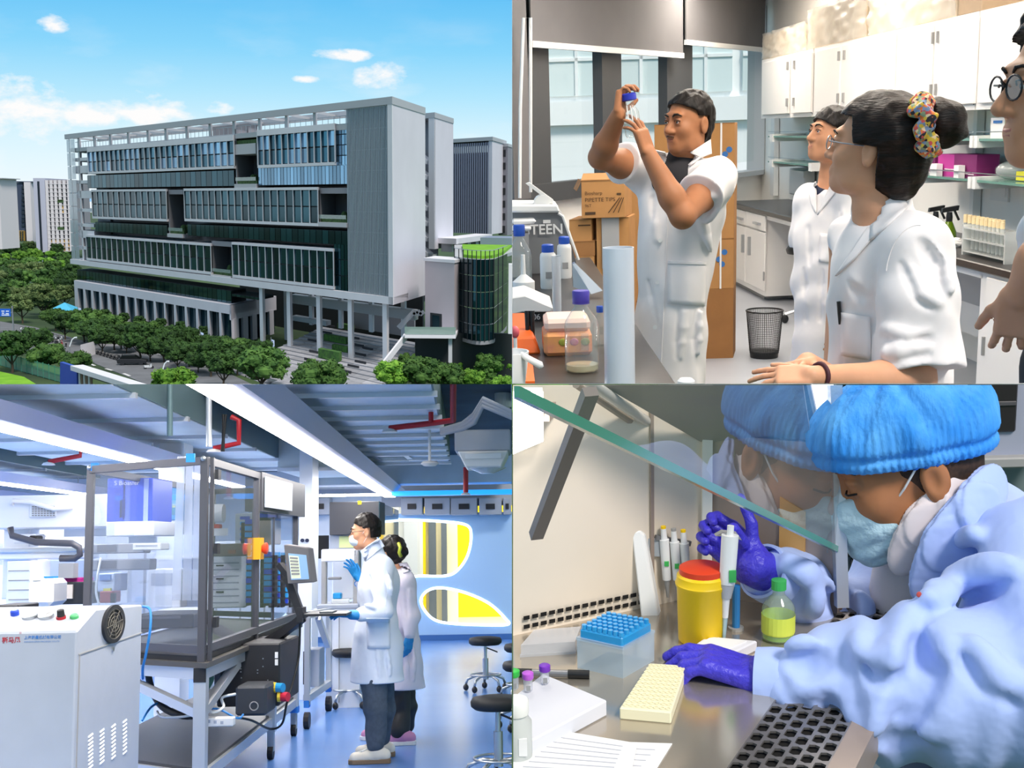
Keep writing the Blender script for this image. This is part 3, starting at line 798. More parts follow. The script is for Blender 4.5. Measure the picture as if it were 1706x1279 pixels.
# far towers on the left
def tower(name, label, x0, x1, yt, yb, Y, m):
 t = thing(name, label, 'building', at((x0 + x1) / 2, yb, Y)); a = at(x0, yt, Y); b = at(x1, yb, Y)
 def part(nm, mm, xa, xb, ya, yb_, d0, d1, parent=None):
  p = at(xa, ya, Y); q = at(xb, yb_, Y); return MB().box((p.x, Y + d0, p.z), (q.x, Y + d1, q.z)).build(nm, mm, parent or t)
 return t, part
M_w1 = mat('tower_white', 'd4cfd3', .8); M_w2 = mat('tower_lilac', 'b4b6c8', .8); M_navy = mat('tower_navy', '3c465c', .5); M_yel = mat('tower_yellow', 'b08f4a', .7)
M_win = mat('tower_window', '2b3440', .2, metal=.3, rand=.4); M_gold = mat('tower_gold', 'd0a23a', .7)
t, P_ = tower('navy_tower', 'distant dark navy tower with yellow grid windows and white side wall', 4, 55, 303, 402, 640, M_navy)
P_('body', M_navy, 4, 40, 304, 402, 2, 30); P_('side_wall', M_w1, 39.5, 55, 303, 403, 0, 30); P_('roof_edge', M_navy, 4, 55, 301.5, 303.5, 1, 30)
for k, y in enumerate((323.5, 342, 360.5)):
 f = P_('yellow_bay', M_yel, 6, 20, y, y + 11, .5, 2)
 for i in range(4):
  for j in range(3): P_('window', M_win, 6.8 + i * 3.3, 8.8 + i * 3.3, y + .8 + j * 3.5, y + 3.2 + j * 3.5, 0, .5, f)
f = P_('yellow_bay', M_yel, 7, 40, 384, 401, .5, 2)
for i in range(9):
 for j in range(5): P_('window', M_win if i != 5 else M_gold, 7.8 + i * 3.6, 10 + i * 3.6, 385 + j * 3.3, 387 + j * 3.3, 0, .5, f)
for j in range(10): P_('dark_window', M_win, 34, 39, 310 + j * 7, 314.5 + j * 7, 1.4, 2)
for j in range(4): P_('dark_window', M_win, 6, 20, 311 + j * 3 + (0 if j < 2 else 20 * (j - 1)), 313.5 + j * 3 + (0 if j < 2 else 20 * (j - 1)), 1.4, 2)
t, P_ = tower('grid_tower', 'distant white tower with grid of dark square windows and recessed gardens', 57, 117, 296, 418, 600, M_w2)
P_('side_wall', M_w2, 55, 80, 296.5, 420, 0, 30); P_('body', M_core, 80, 118, 299, 418, 1.2, 30)
P_('slit_window', M_win, 65.6, 68, 302, 418, -.3, 0)
gridm = MB()
for j in range(17):
 y = 300.5 + j * 7.0
 P_('floor_edge', M_w1, 80, 118, y + 5.2, y + 6.4, -.2, 1.4)
 for i in range(5):
  if (i in (2, 3) and j in (3, 4)) or (i in (2, 3) and j in (9, 10)): continue
  m_ = M_gold if (j >= 14 and (i + j) % 2) or (j in (6, 7) and i > 1 and i % 2) else (M_yel if j >= 14 else M_win)
  P_('window', m_, 81 + i * 7.2, 86 + i * 7.2, y, y + 5, .6, 1.2)
for x in (80.2, 87.4, 94.3, 101.5, 108.8, 116): P_('pier', M_w1, x - .5, x + .5, 300, 418, -.1, 1.4)
for y in (321.5, 367): P_('garden_recess', M_dark, 95, 107, y, y + 16, .9, 1.3); P_('garden_planting', M_soil, 96, 106, y + 11, y + 16, -.2, .9)
t, P_ = tower('cream_tower', 'pale cream tower sliced by the left edge of the picture', 0, 4, 297, 415, 560, M_w1)
P_('wall', M_w1, -20, 4, 297, 415, 0, 20); P_('roof_edge', M_beam, -20, 4.5, 296, 297.5, -.5, 20)
for j in range(9): P_('window', M_win, -14, -4, 302 + j * 11, 307 + j * 11, -.3, 0)
# hills
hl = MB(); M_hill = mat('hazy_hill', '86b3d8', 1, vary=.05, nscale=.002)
for (px, w, yt) in ((14, 26, 294), (34, 26, 296), (-10, 30, 296), (60, 40, 299)):
 Y = 3600; c = at(px, 335, Y); tp = at(px, yt, Y); ww = w / FPX * Y
 def fn(u, v, c=c, tp=tp, ww=ww):
  x = (u - .5) * 2; h = max(0, 1 - abs(x) ** 1.5) * (tp.z - c.z) * (.85 + .15 * noise.noise(Vector((u * 4, v * 3, px))))
  return Vector((c.x + x * ww, c.y + v * 500, c.z + h * math.sin(math.pi * (.15 + .8 * v))))
 hl.grid(fn, 24, 8)
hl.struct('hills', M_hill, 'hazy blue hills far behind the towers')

# ---------------------------------------------------------------- trees
M_bark = mat('bark', '4a4034', .95)
def leafmat(n, a, b): return mat(n, a, .75, color2=b, nscale=.9, rand=.22, spec=.25)
LM = [leafmat('leaf_dark', '253d20', '40602d'), leafmat('leaf_mid', '304f25', '547537'), leafmat('leaf_bright', '467426', '78a23c'), leafmat('leaf_olive', '4a5e36', '6a7c4c')]
def crown(rx, rz, seed, n=46, leaf=.55, count=2600):
 r = random.Random(seed); mb = MB(); cs = []
 for i in range(n):
  a = r.uniform(0, 6.28); q = r.random() ** .5; h = r.uniform(-.8, 1) * (1 - q * q * .55)
  cs.append((Vector((math.cos(a) * q * rx * .8, math.sin(a) * q * rx * .8, h * rz * .8)), r.uniform(.17, .33) * rx))
 for p, s in cs:
  k = len(mb.v); mb.ball(p, (s, s, s * .75), 7, 5)
  for i in range(k, len(mb.v)):
   v = Vector(mb.v[i]); d = noise.noise(v * (1.6 / max(s, .2)) + Vector((seed, 0, 0))); mb.v[i] = tuple(p + (v - p) * (1 + .45 * d))
 for i in range(count):
  p, s = cs[r.randrange(n)]; d = Vector((r.gauss(0, 1), r.gauss(0, 1), r.gauss(.25, 1))).normalized(); q = p + Vector((d.x * s, d.y * s, d.z * s * .75)) * r.uniform(.85, 1.3)
  t = Vector((r.gauss(0, 1), r.gauss(0, 1), r.gauss(0, .6))).normalized(); w = t.cross(d).normalized(); l = leaf * r.uniform(.6, 1.2)
  mb.quad(q - t * l * .5, q + w * l * .3, q + t * l * .5, q - w * l * .3)
 return mb
TREE_PROTO = []
def tree_proto(i):
 rx, rz = [(3.4, 2.3), (3.0, 2.6), (3.8, 2.4), (2.6, 2.4), (3.2, 2.0)][i]
 LOC0 = Vector((0, 0, 0)); t = thing('tree', 'x', 'tree', (0, 0, 0))
 mb = crown(rx, rz, 11 + i); hh = 1.5 + rz
 for k in range(len(mb.v)): mb.v[k] = (mb.v[k][0], mb.v[k][1], mb.v[k][2] + hh)
 mb.build('crown', None, t)
 tr = MB().tube([(0, 0, -.5), (.1, 0, .7), (-.05, .1, 1.8), (0, 0, hh)], [.22, .18, .15, .06], 6)
 for k in range(4):
  a = k * 1.6 + i; tr.tube([(0, 0, 1.2), (math.cos(a) * 1.0, math.sin(a) * 1.0, 2.2), (math.cos(a) * 1.9, math.sin(a) * 1.9, hh)], [.1, .07, .03], 5)
 tr.build('trunk', M_bark, t); return t
protos = {}
def tree(px, py, wpx, leafi, proto, label, group, base=None, name='tree', squash=1.):
 """crown centre at pixel, standing on the ground below"""
 key = (proto, leafi)
 if key not in protos:
  t = tree_proto(proto); me = t.children[0].data; me.materials.clear(); me.materials.append(LM[leafi]); protos[key] = t; first = True
 else: first = False
 gz = pz - 1.6 if base is None else base
 rx = [3.4, 3.0, 3.8, 2.6, 3.2][proto]; hh = 1.5 + [2.3, 2.6, 2.4, 2.4, 2.0][proto]
 Y = 180
 for _ in range(12):
  s = (wpx / FPX * Y) / (2 * rx); p = at(px, py, Y); zc = gz + hh * s
  d = ray(px, py); Y2 = (zc / d.z) * d.y if d.z < -1e-6 else Y
  Y = Y * .5 + .5 * max(60, min(1500, Y2))
 s = (wpx / FPX * Y) / (2 * rx); p = at(px, py, Y)
 t = protos[key] if first else copy_tree(protos[key])
 t.name = name; setp(t, label, 'tree', group)
 move_thing(t, (p.x, p.y, p.z - hh * s), R.uniform(0, 6.28), s)
 return t
R.seed(21)
g = 'trees of the park left of the building'
rows = [(418, 18, 22), (427, 20, 24), (438, 24, 28), (450, 28, 30), (463, 33, 34), (477, 36, 36), (492, 40, 40), (506, 44, 46)]
for ri, (yy, w, step) in enumerate(rows):
 x = -12 + R.uniform(0, 12); ni = 0
 while x < 128 - (0 if yy < 480 else 6):
  if not (yy > 500 and x < 30):
   lf = R.choice((0, 0, 1, 3) if yy > 440 else (0, 1, 1, 2)); tree(x, yy + R.uniform(-4, 4), w * R.uniform(.9, 1.35), lf, R.randrange(5), '%s park tree, %s from the left in the %s row' % (['dark', 'mid green', 'bright', 'olive'][lf], ORD[ni], ORD[ri]), g); ni += 1
  x += step * R.uniform(.75, 1.1)
g = 'street trees in front of the podium hall'
for i in range(24):
 x = 92 + i * 15.5; y = 525 + (x - 92) * .165
 tree(x, y + R.uniform(-4, 4) + (8 if i % 2 else 0), R.uniform(36, 50), R.choice((0, 0, 1)), R.randrange(5), '%s street tree from the left in the row before the podium hall' % ORD[i], g)
for i, (x, y, w) in enumerate(((150, 548, 50), (190, 556, 52), (232, 560, 55), (272, 574, 55), (315, 584, 56), (350, 590, 52), (395, 592, 50), (250, 578, 46), (210, 566, 46), (170, 560, 44), (330, 598, 46), (295, 588, 44))):
 tree(x, y, w, 0, R.randrange(5), '%s tree in the nearer street row along the road edge' % ORD[i], g)
for i, (x, y) in enumerate(((147, 521), (176, 523), (206, 529), (233, 534), (267, 538), (302, 543), (339, 551))):
 tree(x, y, 21, 0, 3, '%s small clipped tree from the left along the podium piers' % ORD[i], 'small trees along the podium piers', name='clipped_tree')
for x, y, w, l, lb in ((435, 606, 96, 1, 'large broad tree in front of the leftmost columns'), (530, 628, 92, 1, 'wide tree at the bottom edge before the plaza'),
                   (290, 645, 84, 2, 'bright tree crown at the bottom edge beside the road'), (18, 575, 62, 0, 'tree overhanging the green fence at the far left'),
                   (78, 590, 66, 1, 'tree between the green fence and the parked scooters'), (125, 600, 54, 1, 'tree right above the blue gable roof'),
                   (60, 560, 56, 0, 'dark tree over the parked scooters'), (372, 606, 56, 0, 'tree leaning over the road beside the large broad tree'),
                   (653, 622, 60, 2, 'bright green tree at the foot of the stair rail'), (700, 618, 80, 1, 'broad tree below the entrance terrace'),
                   (707, 580, 34, 2, 'round bright tree under the terrace edge'), (742, 624, 66, 1, 'tree below the pinkish entrance block'),
                   (772, 588, 52, 1, 'tree before the left side of the glass hall'), (838, 570, 52, 2, 'bright tree at the right edge under the glass hall'),
                   (815, 606, 50, 1, 'tree in the garden before the glass hall'), (790, 630, 44, 2, 'low tree in the garden at the bottom right'),
                   (845, 610, 44, 2, 'tree sliced by the right edge of the garden'), (835, 640, 46, 2, 'lowest tree in the garden corner')):
 tree(x, y, w, l, R.randrange(5), lb, None)
for i, (x, y) in enumerate(((680, 600), (725, 604), (748, 602), (758, 640), (764, 612), (775, 606), (800, 596), (806, 640), (814, 622), (826, 592), (846, 592))):
 tree(x, y, R.uniform(24, 34), R.choice((1, 2)), 1, '%s garden bush below the glass hall, counted from the left' % ORD[i], 'garden bushes under the glass hall', name='bush')
for i in range(12): tree(-6 + i * 11, 411 + R.uniform(-4, 4), 22, R.choice((0, 1, 3)), R.randrange(5), '%s tree from the left in the belt under the distant towers' % ORD[i], 'tree belt before the distant towers')

# ---------------------------------------------------------------- street furniture
def gp(px, py, z=None): return atz(px, py, pz - 1.5 if z is None else z)
gzz = pz - 1.55
rd = [gp(120, 590), gp(300, 662), gp(520, 720), gp(420, 640), gp(345, 604), gp(160, 574)]
MB().slab([Vector((p.x, p.y, gzz - .1)) for p in rd], (0, 0, .15)).struct('road', M_road, 'grey asphalt road below the street trees')
rk = [gp(0, 570), gp(105, 600), gp(165, 575), gp(60, 545), gp(0, 535)]
MB().slab([Vector((p.x, p.y, gzz - .1)) for p in rk], (0, 0, .14)).struct('parking_apron', M_road, 'grey apron with parked scooters')
pv = [gp(150, 572), gp(345, 603), gp(470, 650), gp(540, 640), gp(430, 600), gp(300, 575)]
MB().slab([Vector((p.x, p.y, gzz - .1)) for p in pv], (0, 0, .13)).struct('pavement', M_pave, 'pavement between the road and the street trees')
for (a, b) in (((150, 606), (158, 609)), ((176, 614), (187, 617)), ((206, 622), (216, 626))):
 p, q = gp(*a), gp(*b); mb = MB(); mb.bar(Vector((p.x, p.y, gzz + .06)), Vector((q.x, q.y, gzz + .06)), .5, .02).struct('lane_mark', mat('road_paint', 'd8d8d8', .8))
gl = [gp(-40, 612), gp(40, 630), gp(90, 660), gp(-60, 660)]
MB().slab([Vector((p.x, p.y, gzz)) for p in gl], (0, 0, .3)).struct('verge', M_lawn, 'strip of grass outside the green fence')
gl = [gp(750, 600), gp(900, 575), gp(960, 660), gp(800, 700)]
MB().slab([Vector((p.x, p.y, gzz)) for p in gl], (0, 0, .3)).struct('garden_lawn', mat('garden_grass', '4f7d25', .9, vary=.3, nscale=.3), 'sloping lawn of the garden below the glass hall')
# green fence
fe = thing('mesh_fence', 'long green mesh fence at the lower left corner', 'fence', gp(40, 620))
M_fg = mat('fence_green', '3f7f6a', .6); M_fm = clear('fence_mesh', '7fae9c', .6)
pa, pb = gp(-30, 600), gp(112, 640); n = 16
for i in range(n + 1):
 p = lerp(pa, pb, i / n); MB().bar((p.x, p.y, gzz), (p.x, p.y, gzz + 2.6), .12, .12).build('post', M_fg, fe)
 if i < n:
  q = lerp(pa, pb, (i + 1) / n); MB().quad((p.x, p.y, gzz + .1), (q.x, q.y, gzz + .1), (q.x, q.y, gzz + 2.4), (p.x, p.y, gzz + 2.4)).build('mesh_panel', M_fm, fe, solid=.03)
  for zz in (.15, 1.2, 2.4): MB().bar((p.x, p.y, gzz + zz), (q.x, q.y, gzz + zz), .06, .1).build('rail', M_fg, fe)
# blue gabled canopy roof at the bottom edge
ca = thing('roadside_canopy', 'white canopy roof with blue end panel at the bottom edge beside the road', 'canopy', at(150, 660, 120))
q0, q1 = at(100, 603, 118), at(128, 612, 112); q2, q3 = at(128, 690, 112), at(100, 690, 118)
MB().slab([q0, q1, q2, q3], (.2, .35, 0)).build('blue_panel', mat('canopy_blue', '1f45b5', .5), ca)
r0, r1 = at(128, 612, 112), at(236, 646, 100)
MB().bar(r0, r1, 1.2, .45).build('roof_edge', M_white, ca)
MB().slab([r0, r1, r1 + Vector((.3, 2, -1.2)), r0 + Vector((.3, 2, -1.2))], (0, 0, .12)).build('roof_sheet', M_core, ca)
for k in range(6):
 p = lerp(at(132, 616, 111.7), at(152, 623, 109.8), k / 5); MB().bar(p, p - Vector((0, 0, 4)), .16, .16).build('slat', mat('brown_slat', '8b6f63', .7) if k % 2 else M_white, ca)
# white hoarding
ho = thing('site_hoarding', 'white panel hoarding beside the end of the road', 'hoarding', gp(147, 592))
for i in range(6):
 p, q = lerp(gp(135, 597), gp(159, 590), i / 6), lerp(gp(135, 597), gp(159, 590), (i + .93) / 6)
 MB().slab([(p.x, p.y, gzz), (q.x, q.y, gzz), (q.x, q.y, gzz + 2.6), (p.x, p.y, gzz + 2.6)], (0, .15, 0)).build('panel', M_white, ho)
# blue road signs
M_sign = mat('sign_blue', '1f5fc9', .5); M_wtxt = mat('sign_white', 'e8eef5', .6); M_pole = mat('grey_pole', '8f959b', .5, metal=.4)
def road_sign(label, x0, x1, y0, y1, Y, ypole, writing):
 t = thing('road_sign', label, 'sign', gp((x0 + x1) / 2, ypole)); a, b = at(x0, y0, Y), at(x1, y1, Y)
 pn = MB().box((a.x, Y, b.z), (b.x, Y + .12, a.z)).build('panel', M_sign, t)
 MB().bar((b.x + .3, Y + .3, gzz), (b.x + .3, Y + .3, a.z + .6), .25, .25).build('pole', M_pole, t)
 MB().bar((a.x, Y + .25, (a.z + b.z) / 2), (b.x + .3, Y + .25, (a.z + b.z) / 2), .18, .18).build('arm', M_pole, t)
 w = b.x - a.x; h = a.z - b.z
 for k, (fx, fz, fw) in enumerate(writing): MB().box((a.x + w * fx, Y - .03, b.z + h * fz), (a.x + w * (fx + fw), Y, b.z + h * (fz + .12))).build('writing', M_wtxt, pn)
road_sign('large blue road sign with white writing at the left edge', -8, 18, 514, 527, 262, 545, [(.4, .62, .2), (.7, .62, .2), (.42, .36, .16), (.68, .3, .2), (.4, .12, .5)])
road_sign('small blue road sign far off among the park trees', 59, 69.5, 436, 442.5, 420, 460, [(.2, .5, .6), (.3, .2, .4)])
# light blue banners
for x, yt, yb, lb in ((133, 512, 529, 'leftmost'), (199, 526, 543, 'second'), (254, 536, 552, 'third'), (337, 553, 571, 'fourth'), (386, 586, 602, 'lowest'), (455, 565, 590, 'rightmost')):
 Y = gp(x, yb + 10).y; t = thing('banner_flag', lb + ' light blue banner on a pole along the podium street', 'banner', gp(x, yb + 10), 'blue banners along the street')
 a, b = at(x - 2.6, yt, Y), at(x + 2.6, yb, Y)
 MB().quad(a, (b.x, Y, a.z - .2), b, (a.x + .15, Y, b.z)).build('cloth', mat('banner_cloth', 'b9cdee', .8), t, solid=.06)
 MB().bar((a.x - .1, Y, gzz), (a.x - .1, Y, a.z + .4), .1, .1).build('pole', M_pole, t)
# street lamps
for x, y0, y1, lb in ((117, 562, 598, 'curved street lamp over the parked scooters'), (271, 602, 640, 'curved street lamp over the road beside the dark car')):
 Y = gp(x, y1 + 6).y; b = at(x, y1, Y); tp = at(x, y0 + 6, Y); t = thing('street_lamp', lb, 'lamp', (b.x, Y, gzz))
 MB().tube([(b.x, Y, gzz), (b.x, Y, tp.z - 1)], .1, 6).build('post', M_pole, t)
 e = at(x + 11, y0, Y); MB().tube([(b.x, Y, tp.z - 1), lerp((b.x, Y, tp.z), e, .35), lerp((b.x, Y, tp.z + .6), e, .7), e], [.1, .1, .12, .16], 6).build('arm', M_wtxt, t)
# parked scooters and vehicles
M_sc = [mat('scooter_dark', '24262b', .4), mat('scooter_white', 'c9cdd2', .4), mat('scooter_red', '9c2f38', .4)]
def scooter(px, py, rz, mi, label, group):
 p = gp(px, py); t = thing('scooter', label, 'scooter', (p.x, p.y, gzz), group, rz=rz)
 Mx = Matrix.Translation(Vector((p.x, p.y, gzz))) @ Matrix.Rotation(rz, 4, 'Z')
 def T(mb): mb.v = [tuple(Mx @ Vector(v)) for v in mb.v]; return mb
 for sx in (-.62, .62): T(MB().cyl((sx, -.06, .26), (sx, .06, .26), .26, 10)).build('wheel', M_sc[0], t)
 T(MB().hexa([(-.8, -.16, .3), (.1, -.16, .3), (.1, .16, .3), (-.8, .16, .3), (-.85, -.14, .72), (0, -.14, .72), (0, .14, .72), (-.85, .14, .72)])).build('body', M_sc[mi], t)
 T(MB().hexa([(-.75, -.14, .72), (.02, -.14, .72), (.02, .14, .72), (-.75, .14, .72), (-.72, -.12, .84), (-.05, -.12, .8), (-.05, .12, .8), (-.72, .12, .84)])).build('seat', M_sc[0], t)
 T(MB().hexa([(.05, -.16, .24), (.5, -.16, .3), (.5, .16, .3), (.05, .16, .24), (.38, -.14, .9), (.5, -.14, .95), (.5, .14, .95), (.38, .14, .9)])).build('front_shield', M_sc[mi], t)
 T(MB().bar((.42, -.36, 1.05), (.42, .36, 1.05), .06, .06)).build('handlebar', M_sc[0], t)
g = 'scooters parked in lines'
for i in range(30):
 f = i % 15 / 14; r = i // 15; x = 36 + f * 66; y = 552 + f * 16 + r * 6 + R.uniform(-1, 1); mi = 1 if R.random() < .55 else 0; scooter(x, y, R.uniform(1.7, 2.3), mi, '%s scooter, %s from the left in the %s parked line' % (['dark', 'white'][mi], ORD[i % 15], ['rear', 'front'][r]), g)
for i in range(3): scooter(96 + i * 7, 573 + i * 2, 2.0, 2 if i == 1 else 0, '%s of three scooters at the right end of the parked lines' % (['dark leftmost', 'red middle', 'dark rightmost'][i]), g)
for i in range(7): scooter(162 + i * 5.5, 590 + i * 1.7, 2.1, 0, '%s dark scooter from the left along the pavement edge behind the car' % ORD[i], 'scooters by the pavement')
scooter(248, 614, .6, 1, 'white scooter standing in the road right of the dark car', None); scooter(200, 598, .4, 0, 'dark scooter on the road left of the dark car', None)
def car(px, py, rz, m, label, s=1.):
 p = gp(px, py); t = thing('car', label, 'car', (p.x, p.y, gzz + .05), rz=rz); Mx = Matrix.Translation(Vector((p.x, p.y, gzz + .05))) @ Matrix.Rotation(rz, 4, 'Z') @ Matrix.Scale(s, 4)
 def T(mb): mb.v = [tuple(Mx @ Vector(v)) for v in mb.v]; return mb
 pr = [(-2.2, .3), (2.2, .3), (2.25, .75), (1.3, .92), (-2.0, .98), (-2.25, .8)]
 T(MB().slab([(x, -.9, z) for x, z in pr], (0, 1.8, 0))).build('body', m, t, bevel=.08)
 cb = [(-1.9, .95), (1.2, .92), (.45, 1.45), (-1.4, 1.48)]
 T(MB().slab([(x, -.78, z) for x, z in cb], (0, 1.56, 0))).build('cabin', mat('car_glass', '15181c', .1), t)
 T(MB().slab([(-1.4, -.72, 1.46), (.45, -.72, 1.43), (.45, .72, 1.43), (-1.4, .72, 1.46)], (0, 0, .06))).build('roof', m, t)
 for sx in (-1.4, 1.4):
  for sy in (-.92, .74): T(MB().cyl((sx, sy, .34), (sx, sy + .18, .34), .34, 12)).build('wheel', M_sc[0], t)
car(221, 607, .15, M_sc[0], 'dark car driving along the road below the street trees', 1.15)
car(315, 566, .2, mat('car_white', 'd5d7da', .3), 'white car half hidden behind the street trees by the podium')
# small blue tent between the park trees
tn = thing('market_tent', 'small bright blue tent between the park trees and the podium', 'tent', gp(109, 533))
p = gp(109, 533); MB().add([(p.x - 3, p.y - 3, gzz + 2.6), (p.x + 3, p.y - 3, gzz + 2.6), (p.x + 3, p.y + 3, gzz + 2.6), (p.x - 3, p.y + 3, gzz + 2.6), (p.x, p.y, gzz + 4.4)], [(0, 1, 4), (1, 2, 4), (2, 3, 4), (3, 0, 4), (3, 2, 1, 0)]).build('canopy', mat('tent_blue', '4fb5dd', .7), tn)
for sx in (-2.9, 2.9):
 for sy in (-2.9, 2.9): MB().bar((p.x + sx, p.y + sy, gzz), (p.x + sx, p.y + sy, gzz + 2.7), .12, .12).build('leg', M_pole, tn)

# ================================================================ people: shared shapes
M_skin1 = mat('skin_brown', 'a8714f', .5, sss=.08, vary=.06, nscale=14, spec=.3)
M_skin2 = mat('skin_tan', 'c98f6c', .5, sss=.08, vary=.05, nscale=14, spec=.3)
M_skin3 = mat('skin_light', 'd79f7d', .5, sss=.08, vary=.05, nscale=14, spec=.3)
M_hair = mat('black_hair', '110d0b', .5, color2='1d1613', nscale=30, bump=.3, bscale=60, stretch=(1, 1, .25), spec=.3)
M_hairb = mat('brown_black_hair', '100c0a', .45, color2='261812', nscale=14, bump=.2, bscale=50, stretch=(1, 1, 5), spec=.25)
M_coat = mat('white_coat', 'ece6e5', .8, sheen=.1, vary=.02, nscale=5, bump=.25, bscale=9, bdetail=2)
M_coatl = mat('white_coat_blue', 'dde3f0', .8, sheen=.1, bump=.25, bscale=9, bdetail=2)
M_eye = mat('eye_white', 'e4e0dc', .25); M_iris = mat('eye_dark', '1a120e', .15); M_lip = mat('lips', '9a5548', .5); M_lip2 = mat('lips_pale', 'b8705e', .5)
M_blk = mat('black_plastic', '17181a', .4); M_whp = mat('white_plastic', 'e3e3e2', .45); M_steel = mat('steel', 'b5b8bb', .3, metal=.9)
M_mask = mat('mask_fabric', 'dfe8ee', .85, bump=.2, bscale=60)

def hairline(top, side, ear=.03, nape=.075):
 """bare where the face, the ears and the lower neck are"""
 def f(x, y, z):
  face = np.minimum(y - side - .35 * np.maximum(z - .02, 0), top - z - 1.2 * x * x * 4)
  return np.maximum(np.maximum(face, np.minimum(y + .036, ear - z)), -nape - z + 0 * x)
 return f
class Head:
 def __init__(s, c, fwd, up=(0, 0, 1), k=1.):
  s.c = Vector(c); f = Vector(fwd).normalized(); u = Vector(up); s.s = u.cross(f).normalized(); s.u = f.cross(s.s).normalized(); s.f = f; s.k = k   # s.s = the person's left
  s.R = axes(s.s, s.f, s.u)
 def p(s, x, y, z): return s.c + (s.s * x + s.f * y + s.u * z) * s.k
 def loc(s, X, Y, Z):
  """grid -> head coordinates"""
  dx, dy, dz = X - s.c.x, Y - s.c.y, Z - s.c.z
  return [(dx * a.x + dy * a.y + dz * a.z) / s.k for a in (s.s, s.f, s.u)]
 def shape(s, S, nose=1., jaw=1., ears=True):
  k = s.k; R_ = s.R
  def e(p, r, kk=.02, op='u', rot=None): S.ell(s.p(*p), [v * k for v in r], rot or R_, kk * k, op)
  e((0, -.012, .035), (.074, .096, .088)); e((0, .022, -.035), (.06 * jaw, .072, .082), .03)
  e((0, .045, -.085), (.043 * jaw, .044, .032), .03); e((0, .072, -.102), (.02, .017, .016), .03)
  for x in (-1, 1):
   e((x * .04, .062, -.028), (.022, .022, .022), .03); e((x * .047 * jaw, .01, -.08), (.018, .04, .03), .03)
   e((x * .022, .086, .03), (.024, .012, .011), .02)
  for x in (-1, 1): e((x * .031, .1, .006), (.017, .017, .0115), .014, 's')
  S.cap(s.p(0, .088, .012), s.p(0, .109 + .004 * nose, -.03), .009 * k, .0125 * k * nose, .014 * k)
  for x in (-1, 1): e((x * .012, .099, -.034), (.0085, .01, .008), .01)
  for x in (-1, 1): e((x * .031, .083, .005), (.0145, .0105, .0125), .006); e((x * .031, .087, .0128), (.0155, .0095, .0055), .005); e((x * .031, .086, -.0045), (.0135, .008, .004), .005)
  S.cap(s.p(-.017, .089, -.0615), s.p(.017, .089, -.0615), .006 * k, None, .012 * k); S.cap(s.p(-.015, .088, -.0715), s.p(.015, .088, -.0715), .0075 * k, None, .012 * k)
  if ears:
   for x in (-1, 1):
    e((x * .079, -.012, -.004), (.009, .02, .032), .008); e((x * .079, -.01, -.028), (.008, .011, .014), .008)
    e((x * .09, -.006, -.002), (.008, .01, .018), .005, 's')
 def face(s, parent, brow=1., lip=None, hair=None, eyes=True):
  k = s.k
  for x in (-1, 1):
   if eyes:
    ey = MB().ball(s.p(x * .031, .0842, .0042), .0112 * k, 12, 8).build('eye', M_eye, parent, smooth=180)
    MB().ball(s.p(x * .031, .0905, .0042), .0064 * k, 10, 6).build('iris', M_iris, ey, smooth=180)
    MB().tube([s.p(x * .018, .0955, .006), s.p(x * .025, .1, .0125), s.p(x * .033, .0995, .0135), s.p(x * .046, .09, .008)], .0015 * k, 5).build('upper_eyelid', hair or M_hair, parent)
   MB().tube([s.p(x * .012, .1, .026), s.p(x * .024, .1015, .0335), s.p(x * .036, .096, .035), s.p(x * .05, .084, .027)], [.0025 * k * brow, .0038 * k * brow, .0033 * k * brow, .0012 * k], 6).build('eyebrow', hair or M_hair, parent, smooth=180)
  if lip:
   MB().tube([s.p(-.024, .084, -.067), s.p(-.012, .0955, -.0635), s.p(0, .0965, -.0645), s.p(.012, .0955, -.0635), s.p(.024, .084, -.067)], [.001, .0042 * k, .004 * k, .0042 * k, .001], 6).build('upper_lip', lip, parent, smooth=180)
   MB().tube([s.p(-.021, .084, -.068), s.p(-.01, .0945, -.0715), s.p(.01, .0945, -.0715), s.p(.021, .084, -.068)], [.001, .0052 * k, .0052 * k, .001], 6).build('lower_lip', lip, parent, smooth=180)
 def hair(s, parent, m, line, h=.004, grow=.012, extra=None, amp=.003, name='hair', rip=None):
  """cap of hair: line(side, fwd, up) > 0 is bare"""
  k = s.k; S = Soft(h)
  S.ell(s.p(0, -.014, .04), [(v + grow) * k for v in (.075, .096, .088)], s.R, .02)
  S.ell(s.p(0, -.03, -.02), [(v + grow * .6) * k for v in (.068, .07, .075)], s.R, .03)
  if extra: extra(S)
  return soft(S, name, m, parent, cut=lambda X, Y, Z: line(*s.loc(X, Y, Z)) * k, noise_amp=amp, noise_scale=90, ripple=rip)
 def glasses(s, parent, m=None, r=.021, half=False):
  m = m or M_blk; k = s.k; g = None
  for x in (-1, 1):
   pts = [s.p(x * .033 + r * 1.15 * math.cos(t), .107 - .1 * (abs(x * .033 + r * math.cos(t)) ** 2) * 6, .002 + r * .85 * math.sin(t)) for t in [i * 2 * math.pi / 16 for i in range(16)]]
   mb = MB().tube(pts, .0018 * k, 5, True)
   if g is None: g = mb.build('glasses', m, parent)
   else: mb.build('rim', m, g)
   MB().tube([s.p(x * .057, .1, .008), s.p(x * .074, .06, .008), s.p(x * .081, -.005, .01), s.p(x * .08, -.025, -.005)], .0018 * k, 5).build('temple', m, g)
   MB().quad(*pts).build('lens', clear('lens', 'f4f6f6', .08), g)
  MB().tube([s.p(-.01, .112, .004), s.p(0, .115, .007), s.p(.01, .112, .004)], .0018 * k, 5).build('bridge', m, g)
  return g

